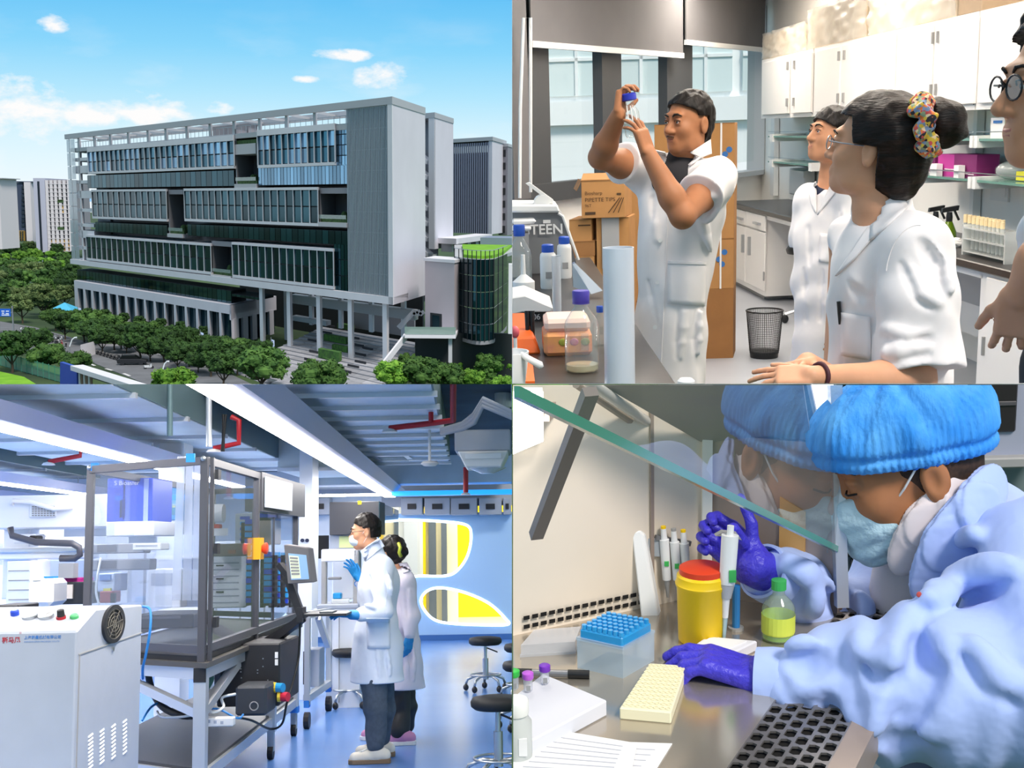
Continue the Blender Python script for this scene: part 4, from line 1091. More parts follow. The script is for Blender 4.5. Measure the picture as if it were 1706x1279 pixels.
def hand(S, wrist, d, n, curl=(.3, .3, .35, .4), thumb=(.5, .3), side=1, k=1., spread=.12, fr=.0085, kk=.006, flen=None):
 """palm + five fingers. d = wrist->knuckles, n = out of the palm, side = +1 when the thumb lies along n x d"""
 d = Vector(d).normalized(); n = Vector(n); n = (n - d * n.dot(d)).normalized(); t = n.cross(d).normalized() * side
 W = Vector(wrist); R_ = axes(t, d, n)
 S.rbox(W + d * .05 * k, (.04 * k, .048 * k, .0145 * k), .012 * k, R_, .012 * k); S.ell(W + d * .035 * k + t * .022 * k + n * .008 * k, (.018 * k, .03 * k, .014 * k), R_, .012 * k)
 tips = []
 for i, (off, L, c) in enumerate(zip((.03, .0105, -.0095, -.029), flen or (.075, .084, .078, .06), curl)):
  p = W + d * (.092 - .004 * abs(i - 1)) * k + t * off * k
  ang = 0.; q = p; dirs = d + t * (1.2 - i) * spread; dirs.normalize(); rr = fr * k * (1.05 if i < 3 else .9)
  S.cap(W + d * .055 * k + t * off * .9 * k, p, rr * 1.1, rr * 1.08, .006 * k)
  for j, (fl, cc) in enumerate(zip((.45, .32, .25), (.8, 1.15, .8))):
   ang += c * cc; v = dirs * math.cos(ang) + n * math.sin(ang); e_ = q + v * L * fl * k
   S.cap(q, e_, rr * (1 - .08 * j), rr * (.92 - .08 * j), kk * k * .5); q = e_
  tips.append(q)
 p = W + d * .022 * k + t * .03 * k; a, b = thumb
 v = (d * math.cos(a) + t * math.sin(a)) ; v = (v * math.cos(b) + n * math.sin(b)).normalized(); q1 = p + v * .042 * k
 v2 = (v + d * .35 + n * .25 * b).normalized(); q2 = q1 + v2 * .03 * k; q3 = q2 + (v2 + d * .2).normalized() * .024 * k
 S.cap(W + d * .015 * k + t * .012 * k, q1, .014 * k, .011 * k, .01 * k); S.cap(q1, q2, .0105 * k, .0095 * k, .004 * k); S.cap(q2, q3, .0095 * k, .008 * k, .004 * k)
 tips.append(q3); return tips

def lapel(parent, pts, m, thick=.006, name='lapel'):
 n = (Vector(pts[1]) - Vector(pts[0])).cross(Vector(pts[2]) - Vector(pts[0])).normalized()
 return MB().slab([Vector(p) - n * thick / 2 for p in pts], n * thick).build(name, m, parent, bevel=.0015)
M_gray = mat('mid_grey', '9b9a99', .6); M_navy2 = mat('navy_shirt', '2a3047', .9); M_pw = mat('paper_white', 'e6e4e2', .7); M_acr = clear('acrylic', 'eef0ee', .5); M_shirtk = mat('dark_shirt', '2b2a2e', .9)

# ================================================================ laboratory with four people (upper right)
use('TR')
FZ = -1.6; CZ = 1.32; TZ = -.70          # floor, ceiling, island bench top
M_wallp = mat('lab_wall', 'f1efeb', .8, vary=.015, nscale=1.5)
M_cab = mat('cabinet_white', 'ece8e4', .5, vary=.012, nscale=2); M_cabin = mat('cabinet_gap', '4b4845', .7)
M_floor = mat('grey_lab_floor', 'a9adb5', .35, vary=.04, nscale=1.2)
M_top = mat('black_worktop', '2f2b2a', .3, vary=.1, nscale=30)
M_frame = mat('dark_window_frame', '45474a', .5); M_blind = mat('grey_blind', '6b6a6c', .85, vary=.04, nscale=3)
M_tan = mat('carton', 'b07f4c', .85, vary=.06, nscale=6); M_tan2 = mat('carton_dark', '96683c', .85, vary=.06, nscale=6); M_print = mat('carton_print', '4a3420', .8); M_bluep = mat('blue_print', '3a6fae', .8)
M_gsh = mat('shelf_glass_edge', '7fb0a2', .15, trans=.4); M_gray = mat('mid_grey', '9b9a99', .6)
SL = .0475
def cabx(Y, d=0.): return 2.31 + d + SL * (10.96 - Y)           # front plane of the base cabinets, d = further back
def oncab(px, py, d=0.):
 p0 = Vector((cabx(0, d), 0, 0)); n = Vector((1, SL, 0)); return onplane(px, py, p0, n)
WD = Vector((.55, .835, 0)).normalized(); W0 = Vector((0, 9.1, 0)); WN = Vector((WD.y, -WD.x, 0))   # window wall
def onwin(px, py, d=0.): return onplane(px, py, W0 - WN * d, WN)
# shell
MB().box((-.0, 2.2, FZ - .06), (4.2, 13.9, FZ)).struct('floor', M_floor, 'grey lab floor')
MB().slab([(0, 2.2, CZ), (4.6, 2.2, CZ), (4.6, 13.9, CZ), (2.9, 13.6, CZ), (0, 9.3, CZ)], (0, 0, .08)).struct('ceiling', M_wallp, 'white lab ceiling')
a, b = (cabx(2.0, .62), 2.0), (cabx(13.7, .62), 13.7)
MB().slab([(a[0], a[1], FZ), (a[0] + .1, a[1], FZ), (b[0] + .1, b[1], FZ), (b[0], b[1], FZ)], (0, 0, CZ - FZ)).struct('wall_right', M_wallp, 'white lab wall behind the wall cabinets')
MB().box((.002, 2.6, FZ), (.004, 9.2, CZ)).struct('wall_left', M_wallp, 'added unseen partition beside the island bench')  # added partition, never in view, keeps outside light from leaking in
# window wall: pieces around the openings
zb_s = onwin(905, 312).z
def wpiece(mb, px0, px1, z0, z1, d0=0., d1=.25, back=True):
 p, q = onwin(px0, 216), onwin(px1, 216)
 P = [p - WN * d0, q - WN * d0, q - WN * d1, p - WN * d1]
 return mb.hexa([Vector((v.x, v.y, z0)) for v in P] + [Vector((v.x, v.y, z1)) for v in P])
# WN must point at the viewer
if WN.y > 0: WN = -WN
def wbox(name, m, px0, py0, px1, py1, d0, d1, parent=None, **kw):
 """box on the window wall; d measured out of the wall towards the room"""
 p, q = onplane(px0, py0, W0 + WN * d1, WN), onplane(px1, py1, W0 + WN * d1, WN)
 def PP(v, d): return v + WN * (d - d1)
 P = [PP(p, d1), PP(q, d1), PP(q, d0), PP(p, d0)]; z0, z1 = min(p.z, q.z), max(p.z, q.z)
 mb = MB().hexa([Vector((v.x, v.y, z0)) for v in P] + [Vector((v.x, v.y, z1)) for v in P])
 return mb.build(name, m, parent, **kw)
zs = onwin(900, 336).z; zw = onwin(900, 305).z
ww = MB(); wpiece(ww, 840, 1330, FZ, zs); wpiece(ww, 840, 1330, CZ - .12, CZ + .05)
ww.struct('wall_back', M_wallp, 'wall below and above the lab windows')
wf = MB()
zt_w = CZ - .12
def wv(px0, px1, z0, z1, d0, d1, mb=wf): return wpiece(mb, px0, px1, z0, z1, d0, d1)
for (x0, x1) in ((840, 906), (994, 1026), (1102, 1144)): wv(x0, x1, zs, zt_w, -.06, .03)
wv(840, 1144, zs, zw, -.08, .03)
w1 = wf.struct('window_1', M_frame, 'dark framed lab windows')
wb = MB(); wpiece(wb, 1144, 1330, zs, zs + .05, -.08, .12); wpiece(wb, 1262, 1285, zs, zt_w, -.08, .12)
w2 = wb.struct('window_2', mat('pale_window_frame', 'b9bdc0', .5), 'pale framed lab window beside the cabinets')
for (x0, x1, par) in ((906, 994, w1), (1026, 1102, w1), (1144, 1262, w2)):
 p, q = onwin(x0, 216, .04), onwin(x1, 216, .04); MB().quad((p.x, p.y, zw), (q.x, q.y, zw), (q.x, q.y, zt_w), (p.x, p.y, zt_w)).build('pane', clear('window_pane', 'f2fbf8', .05, .02, .5), par)
# pillar / blind edge at the far left
# blinds
for nm, lb, x0, x1, ya, yb in (('roller_blind', 'broad grey roller blind over the dark framed windows', 886, 1138, 68, 96), ('roller_blind', 'narrow grey roller blind over the pale framed window', 1143, 1274, 66, 84)):
 t = thing(nm, lb, 'blind', onwin((x0 + x1) / 2, (ya + yb) / 2))
 zb = onplane(x0, ya, W0 + WN * .16, WN).z; p, q = onplane(x0, 100, W0 + WN * .16, WN), onplane(x1, 100, W0 + WN * .16, WN)
 P = [p, q, q - WN * .012, p - WN * .012]
 MB().hexa([Vector((v.x, v.y, zb)) for v in P] + [Vector((v.x, v.y, CZ - .01)) for v in P]).build('fabric', M_blind, t)
 P = [p + WN * .012, q + WN * .012, q - WN * .02, p - WN * .02]
 MB().hexa([Vector((v.x, v.y, zb - .045)) for v in P] + [Vector((v.x, v.y, zb)) for v in P]).build('bottom_rail', M_whp, t)
 MB().tube([Vector((p.x, p.y, CZ - .05)), Vector((q.x, q.y, CZ - .05))], .035, 10).build('roller', M_frame, t)
cd = onplane(872, 30, W0 + WN * .25, WN); ce = onplane(866, 330, W0 + WN * .25, WN); cf = onplane(884, 320, W0 + WN * .25, WN)
t = thing('blind_cord', 'white looped blind cord hanging at the left window edge', 'cord', ce)
MB().tube([cf, cd + Vector((.05, 0, 0)), cd, lerp(cd, ce, .5) + Vector((-.01, 0, 0)), ce], .012, 6).build('cord', M_whp, t)
# left grey curtain / blind beside the frame
t = wbox('side_blind', M_blind, 846, -40, 885, 330, .1, .16); setp(t, 'grey side blind at the far left beside the dark frame', 'blind')
# view outside: pale neighbouring building
ob = thing('neighbour_building', 'overexposed white building seen through the lab windows', 'building', (3, 24, -6))
M_ob = mat('neighbour_white', 'fcfcfc', .8); M_ow = mat('neighbour_glass', 'dfeaea', .3, rand=.08)
MB().box((0, 24, -9), (12, 30, 14)).build('wall', M_ob, ob)
for zc in (-5.2, -2.0, 1.05, 4.2):
 MB().box((0, 23.86, zc - 1.0), (12, 24, zc - .55)).build('ledge', M_ob, ob)
 for i in range(7):
  x0 = .9 + i * 1.25; w = MB().box((x0, 23.93, zc - .45), (x0 + 1.05, 24, zc + .85)).build('window', M_ow, ob)
  MB().box((x0 + .5, 23.9, zc - .45), (x0 + .56, 23.95, zc + .85)).build('mullion', M_ob, w); MB().box((x0, 23.9, zc + .2), (x0 + 1.05, 23.95, zc + .26)).build('transom', M_ob, w)
# added ceiling lights, out of view, that brighten the lab
M_lamp = mat('added_lamp_diffuser', 'ffffff', .5, emit='fff3e4', estr=24.)
for i, (x, y) in enumerate(((.9, 3.9), (2.0, 3.9), (.9, 6.3), (2.0, 6.3), (1.0, 8.6), (2.0, 8.6), (2.0, 11.0))):
 t = thing('added_ceiling_light', 'added unseen flat square lab ceiling light, ' + ['near left', 'near right', 'second row left', 'second row right', 'third row left', 'third row right', 'far one by the window'][i], 'lamp', (x, y, CZ - .05), 'added lab ceiling lights')
 MB().box((x - .35, y - .35, CZ - .06), (x + .35, y + .35, CZ)).build('housing', M_whp, t); MB().box((x - .32, y - .32, CZ - .07), (x + .32, y + .32, CZ - .06)).build('diffuser', M_lamp, t)
def cquad(d, px, z):
 """point on the cabinet plane set d back, at pixel column px and height z"""
 p = oncab(px, 216, d); return Vector((p.x, p.y, z))
CB = Vector((1, SL, 0)).normalized(); CA = Vector((-SL, 1, 0)).normalized()
def cbox(name, m, pxa, pxb, z0, z1, d0, d1, parent=None, bevel=0., **kw):
 """box along the cabinet wall from column pxa (far) to pxb (near); d0..d1 = depth from the front plane"""
 a, b = oncab(pxa, 216, d0), oncab(pxb, 216, d0); P = [a, b, b + CB * (d1 - d0), a + CB * (d1 - d0)]
 mb = MB().hexa([Vector((v.x, v.y, z0)) for v in P] + [Vector((v.x, v.y, z1)) for v in P])
 return mb.build(name, m, parent, bevel=bevel, **kw)
# wall cabinets
UD = .3; uz0, uz1 = .03, .59
uc = [(1268, 1352, ((1269, 1312), (1317, 1350))), (1354, 1488, ((1356, 1396), (1399, 1487))), (1489, 1622, ((1490, 1549), (1551, 1619))), (1624, 1800, ((1627, 1702), (1705, 1790)))]
lbs = ('narrow white wall cabinet nearest the window', 'white wall cabinet above the man in the middle', 'white wall cabinet above the woman with the bun', 'white wall cabinet at the right edge behind the man with glasses')
for (xa, xb, doors), lb in zip(uc, lbs):
 t = thing('wall_cabinet', lb, 'cabinet', cquad(UD, (xa + xb) / 2, uz0), 'wall cabinets')
 cbox('body', M_cab, xa, xb, uz0, uz1, UD, UD + .3, t)
 for i, (da, db) in enumerate(doors):
  d = cbox('door', M_cab, da, db, uz0 + .035, uz1 - .03, UD - .022, UD - .002, t, bevel=.004)
  hx = db - 3 if i == 0 else da + 3
  for zz in (.1, .42): cbox('hinge', M_gray, hx - 1.2, hx + .6, uz0 + zz, uz0 + zz + .07, UD - .035, UD - .02, d)
  cbox('shadow_line', M_cabin, db + .2, db + 1.2, uz0 + .03, uz1 - .03, UD - .004, UD - .001, t)
# base cabinets and worktop
bz1 = -.815
t = thing('base_cabinet', 'white base cabinet with drawers and double doors at the far end by the window', 'cabinet', cquad(0, 1245, FZ))
cbox('body', M_cab, 1217, 1278, FZ + .05, bz1, 0, .58, t); cbox('plinth', M_gray, 1219, 1277, FZ, FZ + .06, .04, .56, t)
for da, db, z0, z1 in ((1218, 1243, -.96, bz1 - .01), (1244, 1276, -.96, bz1 - .01)):
 d = cbox('drawer', M_cab, da, db, z0, z1, -.02, -.002, t, bevel=.004); m_ = (da + db) / 2; cbox('pull', M_steel, m_ - 5, m_ + 5, z1 - .09, z1 - .07, -.045, -.02, d)
for da, db, s in ((1218, 1243, 1), (1244, 1276, -1)):
 d = cbox('door', M_cab, da, db, FZ + .1, -.975, -.02, -.002, t, bevel=.004)
 hx = 1236 if s == 1 else 1247; cbox('pull', M_steel, hx, hx + 1.6, -1.22, -1.05, -.045, -.02, d)
 cbox('hinge', M_gray, db - 2 if s == -1 else da, db - .8 if s == -1 else da + 1.2, FZ + .2, FZ + .28, -.03, -.02, d);
t = thing('base_cabinet', 'white base cabinet with drawer and door at the right edge', 'cabinet', cquad(0, 1690, FZ))
cbox('body', M_cab, 1650, 1800, FZ + .05, bz1, 0, .58, t); cbox('plinth', M_gray, 1652, 1798, FZ, FZ + .06, .04, .56, t)
d = cbox('drawer', M_cab, 1656, 1760, -1.02, bz1 - .02, -.02, -.002, t, bevel=.004)
d = cbox('door', M_cab, 1656, 1760, FZ + .1, -1.04, -.02, -.002, t, bevel=.004); cbox('hinge', M_gray, 1653, 1655, -1.25, -1.15, -.035, -.02, d)
t = thing('modesty_panel', 'grey panel with slot under the worktop behind the woman', 'panel', cquad(.3, 1610, FZ))
cbox('panel', M_cab, 1340, 1649, FZ + .25, bz1 - .02, .42, .45, t); cbox('upper_panel', mat('panel_grey', 'b2b1b2', .5), 1340, 1649, -1.15, bz1 - .02, .4, .42, t)
cbox('apron', M_cab, 1278, 1650, bz1 - .04, bz1, 0, .03, t); cbox('slot', M_blk, 1594, 1603, bz1 - .1, bz1 - .07, .39, .4, t); cbox('side', M_cab, 1647, 1650, FZ, bz1, .0, .45, t)
wt = cbox('worktop', M_top, 1212, 1860, bz1, -.77, -.03, .6, None, bevel=.006); setp(wt, 'long black worktop running under the wall cabinets', 'worktop')
# glass wall shelves
for z, lb in ((-.15, 'upper'), (-.39, 'lower')):
 for (xa, xb, w_) in ((1280, 1352, 'by the window'), (1530, 1620, 'behind the woman with the bun'), (1622, 1790, 'at the right edge')):
  t = thing('glass_shelf', lb + ' green edged glass wall shelf ' + w_, 'shelf', cquad(.3, (xa + xb) / 2, z), 'glass wall shelves')
  cbox('pane', M_gsh, xa, xb, z, z + .014, .3, .6, t); cbox('rail', M_steel, xa, xb, z + .05, z + .056, .3, .306, t)
  for xx in (xa + 2, xb - 4): cbox('bracket', M_whp, xx, xx + 5, z - .04, z + .03, .29, .61, t)
for xx, lb in ((1284, 'by the window'), (1621, 'behind the tube rack')):
 t = cbox('shelf_upright', M_whp, xx, xx + 6, -.76, .03, .56, .61, None); setp(t, 'white upright carrying the glass shelves ' + lb, 'upright')
# magenta kits and boxes on the shelves
M_mag = mat('magenta_card', 'b8338f', .6); M_mag2 = mat('plum_card', '7d1f62', .6); M_pw = mat('paper_white', 'e6e4e2', .7)
t = thing('reagent_box', 'wide magenta box with a white wave on the lower glass shelf', 'box', cquad(.4, 1600, -.376))
cbox('left_face', M_mag, 1565, 1592, -.376, -.24, .36, .5, t); cbox('right_face', M_mag2, 1592, 1630, -.376, -.235, .36, .5, t)
for k in range(6):
 xa = 1566 + k * 10; cbox('wave', M_pw, xa, xa + 9, -.345 + .012 * math.sin(k), -.34 + .012 * math.sin(k), .356, .36, t)
t = thing('reagent_box', 'small plum box left of the wide magenta box', 'box', cquad(.4, 1550, -.376)); cbox('carton', M_mag2, 1536, 1560, -.376, -.26, .37, .48, t); cbox('label', M_pw, 1545, 1550, -.36, -.31, .365, .37, t)
for xx, w_, lb in ((1552, 11, 'white carton before the small plum box'), (1592, 8, 'white carton before the wide magenta box')):
 t = thing('small_carton', lb, 'carton', cquad(.33, xx, -.376)); cbox('carton', M_pw, xx, xx + w_, -.376, -.3, .31, .35, t); cbox('print', M_mag, xx + 2, xx + w_ - 4, -.34, -.335, .307, .31, t)
t = thing('glove_box', 'white box with blue roof print on the upper glass shelf', 'box', cquad(.35, 1661, -.136)); cbox('carton', M_pw, 1650, 1673, -.136, -.02, .36, .46, t); cbox('print', M_bluep, 1654, 1668, -.05, -.035, .355, .36, t)
t = thing('glove_box', 'yellow green box with blue cross print on the upper glass shelf', 'box', cquad(.35, 1682, -.136)); cbox('carton', mat('lime_card', 'c9c67a', .7), 1674, 1700, -.136, -.03, .34, .46, t)
cbox('print', M_bluep, 1681, 1691, -.09, -.08, .335, .34, t); cbox('print', M_bluep, 1685, 1687.5, -.115, -.05, .335, .34, t)
t = thing('paper_dispenser', 'white paper dispenser on the wall left of the second man', 'dispenser', cquad(.5, 1322, -.7)); cbox('body', M_whp, 1316, 1342, -.7, -.45, .5, .6, t, bevel=.01); cbox('cover', M_pw, 1318, 1340, -.52, -.46, .46, .5, t)
t = thing('folded_bag', 'clear bag with a yellow sachet on the lower glass shelf at the right', 'bag', cquad(.4, 1690, -.376))
MB().ball(cquad(.45, 1692, -.32), (.1, .12, .055), 10, 7).build('bag', clear('bag_film', 'eef2f0', .35), t, smooth=180); cbox('sachet', mat('yellow_card', 'd8cf3a', .6), 1697, 1712, -.37, -.32, .4, .45, t)
# spray bottles
M_spray = mat('green_bottle', '6f8f1c', .15, trans=.35)
for px, yb, s, lb in ((1588, 398, 1., 'taller green spray bottle with black trigger on the worktop'), (1565, 408, .95, 'green spray bottle half hidden behind the woman, beside the taller one')):
 p = cquad(.25, px, -.77); t = thing('spray_bottle', lb, 'bottle', p, 'spray bottles'); c = p
 MB().lathe(c, [(.045 * s, 0), (.05 * s, .01), (.045 * s, .07 * s), (.025 * s, .12 * s), (.018 * s, .135 * s)], 16).build('bottle', M_spray, t, smooth=40)
 MB().lathe(c, [(.019 * s, .13 * s), (.02 * s, .16 * s), (.016 * s, .19 * s)], 12).build('neck', M_blk, t)
 h = c + Vector((0, 0, .2 * s)); MB().hexa([h + Vector(v) * s for v in ((-.05, -.015, -.012), (.05, -.015, .0), (.05, .015, .0), (-.05, .015, -.012), (-.045, -.015, .015), (.055, -.015, .03), (.055, .015, .03), (-.045, .015, .015))]).build('spray_head', M_blk, t)
 MB().bar(h + Vector((.03, 0, 0)) * s, h + Vector((.06, 0, -.06)) * s, .012, .012).build('trigger', M_blk, t)
t = thing('crumpled_foil', 'small crumpled white wrap beside the spray bottles', 'wrap', cquad(.25, 1603, -.77)); mb = MB().ball(cquad(.2, 1602, -.745), (.05, .05, .028), 9, 6)
mb.v = [tuple(Vector(v) + Vector((R.uniform(-.01, .01), R.uniform(-.01, .01), R.uniform(-.006, .006)))) for v in mb.v]; mb.build('wrap', M_pw, t)
# tube rack
t = thing('tube_rack', 'clear rack of capped test tubes on the worktop', 'rack', cquad(.15, 1655, -.77)); M_acr = clear('acrylic', 'eef0ee', .5)
for z in (-.75, -.68, -.62): cbox('tier', M_acr, 1612, 1684, z, z + .008, .06, .2, t)
for xx in (1611, 1683): cbox('end_plate', M_acr, xx, xx + 2, -.77, -.6, .06, .2, t)
for i in range(10):
 for j in range(2):
  p = cquad(.1 + j * .06, 1616 + i * 7, -.735); tb = MB().cyl(p, p + Vector((0, 0, .15)), .011, 8).build('tube', clear('tube_wall', 'e9ece9', .35), t)
  MB().cyl(p + Vector((0, 0, .14)), p + Vector((0, 0, .175)), .013, 8).build('cap', mat('tube_cap', 'e6cfa2', .6), tb)
cbox('socket_plate', M_whp, 1661, 1680, -.5, -.43, .6, .615, setp(cbox('wall_socket', M_whp, 1655, 1685, -.53, -.4, .605, .618, None), 'white wall socket plate under the lower shelf at the right', 'socket'))
# wrapped parcels on top of the wall cabinets
M_film = clear('stretch_film', 'f3efe8', .3, .3, .5); M_parc = mat('parcel_card', 'c2b196', .8, vary=.15, nscale=7, color2='d8cfc0')
for xa, xb, zt, lb in ((1270, 1341, .82, 'smallest film wrapped parcel on the cabinets, nearest the window'), (1343, 1440, .9, 'middle film wrapped parcel on the wall cabinets'), (1443, 1586, .93, 'largest film wrapped parcel on the wall cabinets')):
 t = thing('wrapped_parcel', lb, 'parcel', cquad(.35, (xa + xb) / 2, uz1), 'wrapped parcels on the cabinets')
 cbox('carton', M_parc, xa, xb, uz1 + .004, zt, UD + .02, UD + .3, t)
 a_, b_ = oncab(xa, 216, UD + .005), oncab(xb, 216, UD + .005)
 def fn(u, v, a_=a_, b_=b_, zt=zt):
  p = lerp(a_, b_, u); z = uz1 + .005 + (zt + .01 - uz1) * v; n_ = noise.noise(Vector((u * 9, v * 5, xa))) * .018 + noise.noise(Vector((u * 22, v * 12, xa))) * .01
  return Vector((p.x, p.y, z)) - CB * (.012 + n_)
 MB().grid(fn, 40, 16).build('film', M_film, t, smooth=180)
t = cbox('brown_carton', mat('kraft', 'b39b80', .85, vary=.05), 1588, 1626, uz1, .97, UD, UD + .3, None, bevel=.004); setp(t, 'plain brown carton on the wall cabinets at the end of the parcels', 'carton')
# wire bin
bc = Vector((at(1273, 592, 8.2).x, 8.2, FZ)); t = thing('wire_bin', 'black wire mesh waste bin standing on the grey floor', 'bin', bc)
MB().lathe(bc, [(.095, .0), (.1, .045)], 24).build('base', M_blk, t, smooth=40)
MB().tube([bc + Vector((math.cos(a) * .125, math.sin(a) * .125, .325)) for a in [i * math.pi / 14 for i in range(28)]], .006, 6, True).build('rim', M_blk, t)
wm = MB()
for i in range(56):
 a = i * 2 * math.pi / 56; wm.bar(bc + Vector((math.cos(a) * .098, math.sin(a) * .098, .03)), bc + Vector((math.cos(a) * .125, math.sin(a) * .125, .325)), .0022, .0022)
for k in range(22):
 z = .05 + k * .0125; r_ = .1 + .025 * z / .32; wm.tube([bc + Vector((math.cos(a) * r_, math.sin(a) * r_, z)) for a in [i * math.pi / 12 for i in range(24)]], .0011, 4, True)
o = wm.build('mesh', M_blk, t); setp(o, kind='stuff')
# stool castor peeking from behind the second man
p = Vector((at(1308, 518, 9.6).x, 9.6, FZ)); t = thing('lab_stool', 'stool with black seat hidden behind the second man, one castor showing', 'stool', p)
MB().ball(p + Vector((0, 0, .035)), (.03, .03, .035), 10, 8).build('castor', M_blk, t); MB().tube([p + Vector((0, 0, .07)), p + Vector((.16, .0, .12)), p + Vector((.18, 0, .55))], .014, 8).build('leg', M_steel, t)
MB().lathe(p + Vector((.18, 0, .55)), [(.05, 0), (.17, .01), (.18, .04), (.16, .07)], 20).build('seat', M_blk, t, smooth=60)

# ---------------------------------------------------------------- island bench and the things on it
isl = thing('island_bench', 'black topped island bench in the lower left foreground', 'bench', (.25, 4.5, FZ))
MB().box((.0, 2.6, TZ - .04), (.455, 6.6, TZ)).build('worktop', M_top, isl, bevel=.006)
MB().box((.0, 2.65, FZ), (.42, 6.55, TZ - .045)).build('carcass', M_cab, isl)
def bp(px, py): return atz(px, py, TZ)
# stack of cartons behind the island
def carton(label, px0, px1, y0, y1, Y, dep, m=M_tan, rz=0., prints=(), open_top=False, group='cartons stacked by the window'):
 a, b = at(px0, y0, Y), at(px1, y1, Y); w = b.x - a.x; t = thing('carton', label, 'carton', ((a.x + b.x) / 2, Y, b.z), group)
 sk = Vector((.25 * dep, dep, 0))
 MB().slab([(a.x, Y, b.z), (b.x, Y, b.z), (b.x, Y, a.z), (a.x, Y, a.z)], sk).build('box', m, t, bevel=.003)
 MB().box((a.x + w * .0, Y - .003, a.z - .004), (b.x, Y + .001, a.z)).build('flap_edge', M_tan2, t)
 for (fx, fz, fw, fh) in prints: MB().box((a.x + w * fx, Y - .003, b.z + (a.z - b.z) * fz), (a.x + w * (fx + fw), Y, b.z + (a.z - b.z) * (fz + fh))).build('print', M_print, t)
 if open_top:
  MB().slab([(a.x, Y, a.z), (b.x, Y, a.z), (b.x - .01, Y + .1, a.z + .035), (a.x + .02, Y + .1, a.z + .035)], (0, 0, .004)).build('flap', M_tan, t)
  MB().slab([(a.x, Y, a.z), (a.x, Y + dep, a.z), (a.x - .03, Y + dep, a.z - .06), (a.x - .03, Y, a.z - .06)], (.003, 0, 0)).build('flap', M_tan2, t)
 return t, a, b
cY = 7.3
t, a, b = carton('opened printed carton on top of the carton stack by the window', 968, 1041, 301, 362, cY, .3, prints=((.08, .1, .24, .07), (.82, .6, .1, .05)), open_top=True)
for s_, y_, sz in (('Biosharp', .62, .03), ('PIPETTE TIPS', .44, .033), ('96T', .3, .025)):
 text('print', s_, sz, (a.x + .02, cY - .004, b.z + (a.z - b.z) * y_), (1, 0, 0), (0, 0, 1), M_print, t)
for k in range(3): MB().bar((b.x - .1 + k * .03, cY - .003, b.z + .03), (b.x - .03 + k * .012, cY - .003, b.z + .12), .008, .004).build('print', M_print, t)
carton('flat carton lying second in the stack under the opened one', 948, 986, 366, 402, cY + .05, .3, prints=((.4, .7, .55, .06),))
carton('carton third from the top in the left carton stack', 950, 991, 402, 426, cY + .05, .3, m=M_tan2)
carton('lowest carton in view in the left carton stack', 955, 993, 426, 620, cY + .05, .3)
t, a, b = carton('tall carton with a grey sheet in front, under the opened carton', 993, 1050, 363, 616, cY + .05, .28)
MB().box((at(1003, 365, cY).x, cY + .03, at(0, 480, cY).z), (at(1032, 365, cY).x, cY + .045, at(0, 366, cY).z)).build('grey_sheet', M_gray, t)
# tall strapped cartons behind the first man
for x0, x1, y0, y1, Y, lb in ((1158, 1222, 206, 480, 8.2, 'tall strapped carton with blue dots behind the first man'), (1090, 1156, 208, 500, 8.3, 'tall plain carton just behind the head of the first man'), (1040, 1088, 300, 500, 8.25, 'carton between the opened carton and the first man')):
 t, a, b = carton(lb, x0, x1, y0, y1, Y, .3, group='tall cartons by the window')
 if x0 == 1158:
  xm = at(1201, 300, Y).x; MB().box((xm - .006, Y - .006, b.z), (xm + .006, Y, a.z)).build('strap', M_pw, t)
  for (xx, yy) in ((1208, 257), (1215, 249), (1198, 432), (1207, 420), (1203, 440)): c = at(xx, yy, Y - .004); MB().cyl(c, c + Vector((0, .004, 0)), .02, 14).build('print', M_bluep, t)
  z2 = at(0, 436, Y).z; MB().box((a.x, Y - .004, z2), (b.x, Y, z2 + .006)).build('seam', M_tan2, t)
  zb_ = b.z
 # each stands on a lower carton that reaches the floor
 tl = thing('carton', 'lower carton under the ' + lb, 'carton', ((a.x + b.x) / 2, Y, FZ), 'tall cartons by the window')
 MB().slab([(a.x, Y, FZ), (b.x, Y, FZ), (b.x, Y, b.z), (a.x, Y, b.z)], (.07, .28, 0)).build('box', M_tan2, tl)
# grey instrument with white clip on top
t = thing('gel_imager', 'grey bench instrument with white lid clip and lettering', 'instrument', (.1, 6.0, TZ))
p0, p1 = at(800, 352, 5.9), at(932, 352, 5.9)
out = [at(780, 462, 5.9), at(964, 452, 5.9), at(938, 357, 5.9), at(930, 352, 5.9), at(780, 352, 5.9)]
MB().slab(out, (0, .3, 0)).build('body', mat('instrument_grey', '7d7f82', .5), t)
MB().slab([at(780, 341, 5.85), at(929, 341, 5.85), at(934, 354, 5.85), at(780, 354, 5.85)], (0, .4, 0)).build('lid', M_whp, t, bevel=.008)
MB().tube([at(930, 355, 5.88), at(938, 360, 5.88), at(964, 433, 5.88)], .008, 6).build('trim', M_whp, t)
q = at(903, 342, 5.9); MB().hexa([at(876, 306, 5.9), at(882, 304, 5.9), at(922, 333, 5.9), at(921, 340, 5.9)] + [v + Vector((0, .06, 0)) for v in (at(876, 306, 5.9), at(882, 304, 5.9), at(922, 333, 5.9), at(921, 340, 5.9))]).build('clip_lever', M_whp, t)
MB().cyl(q + Vector((0, -.01, .01)), q + Vector((0, .08, .01)), .04, 14).build('clip_hinge', M_whp, t)
text('lettering', 'GTEEN', .068, at(866, 391, 5.88), (1, 0, 0), (0, 0, 1), M_whp, t, bold=True)
MB().box(at(905, 372, 5.88), at(917, 366, 5.89)).build('label', M_pw, t)
t = thing('styrofoam_tray', 'white foam tray lying before the grey instrument', 'tray', at(866, 380, 5.7)); MB().box(at(853, 385, 5.72), at(884, 374, 5.85)).build('tray', M_pw, t, bevel=.006)
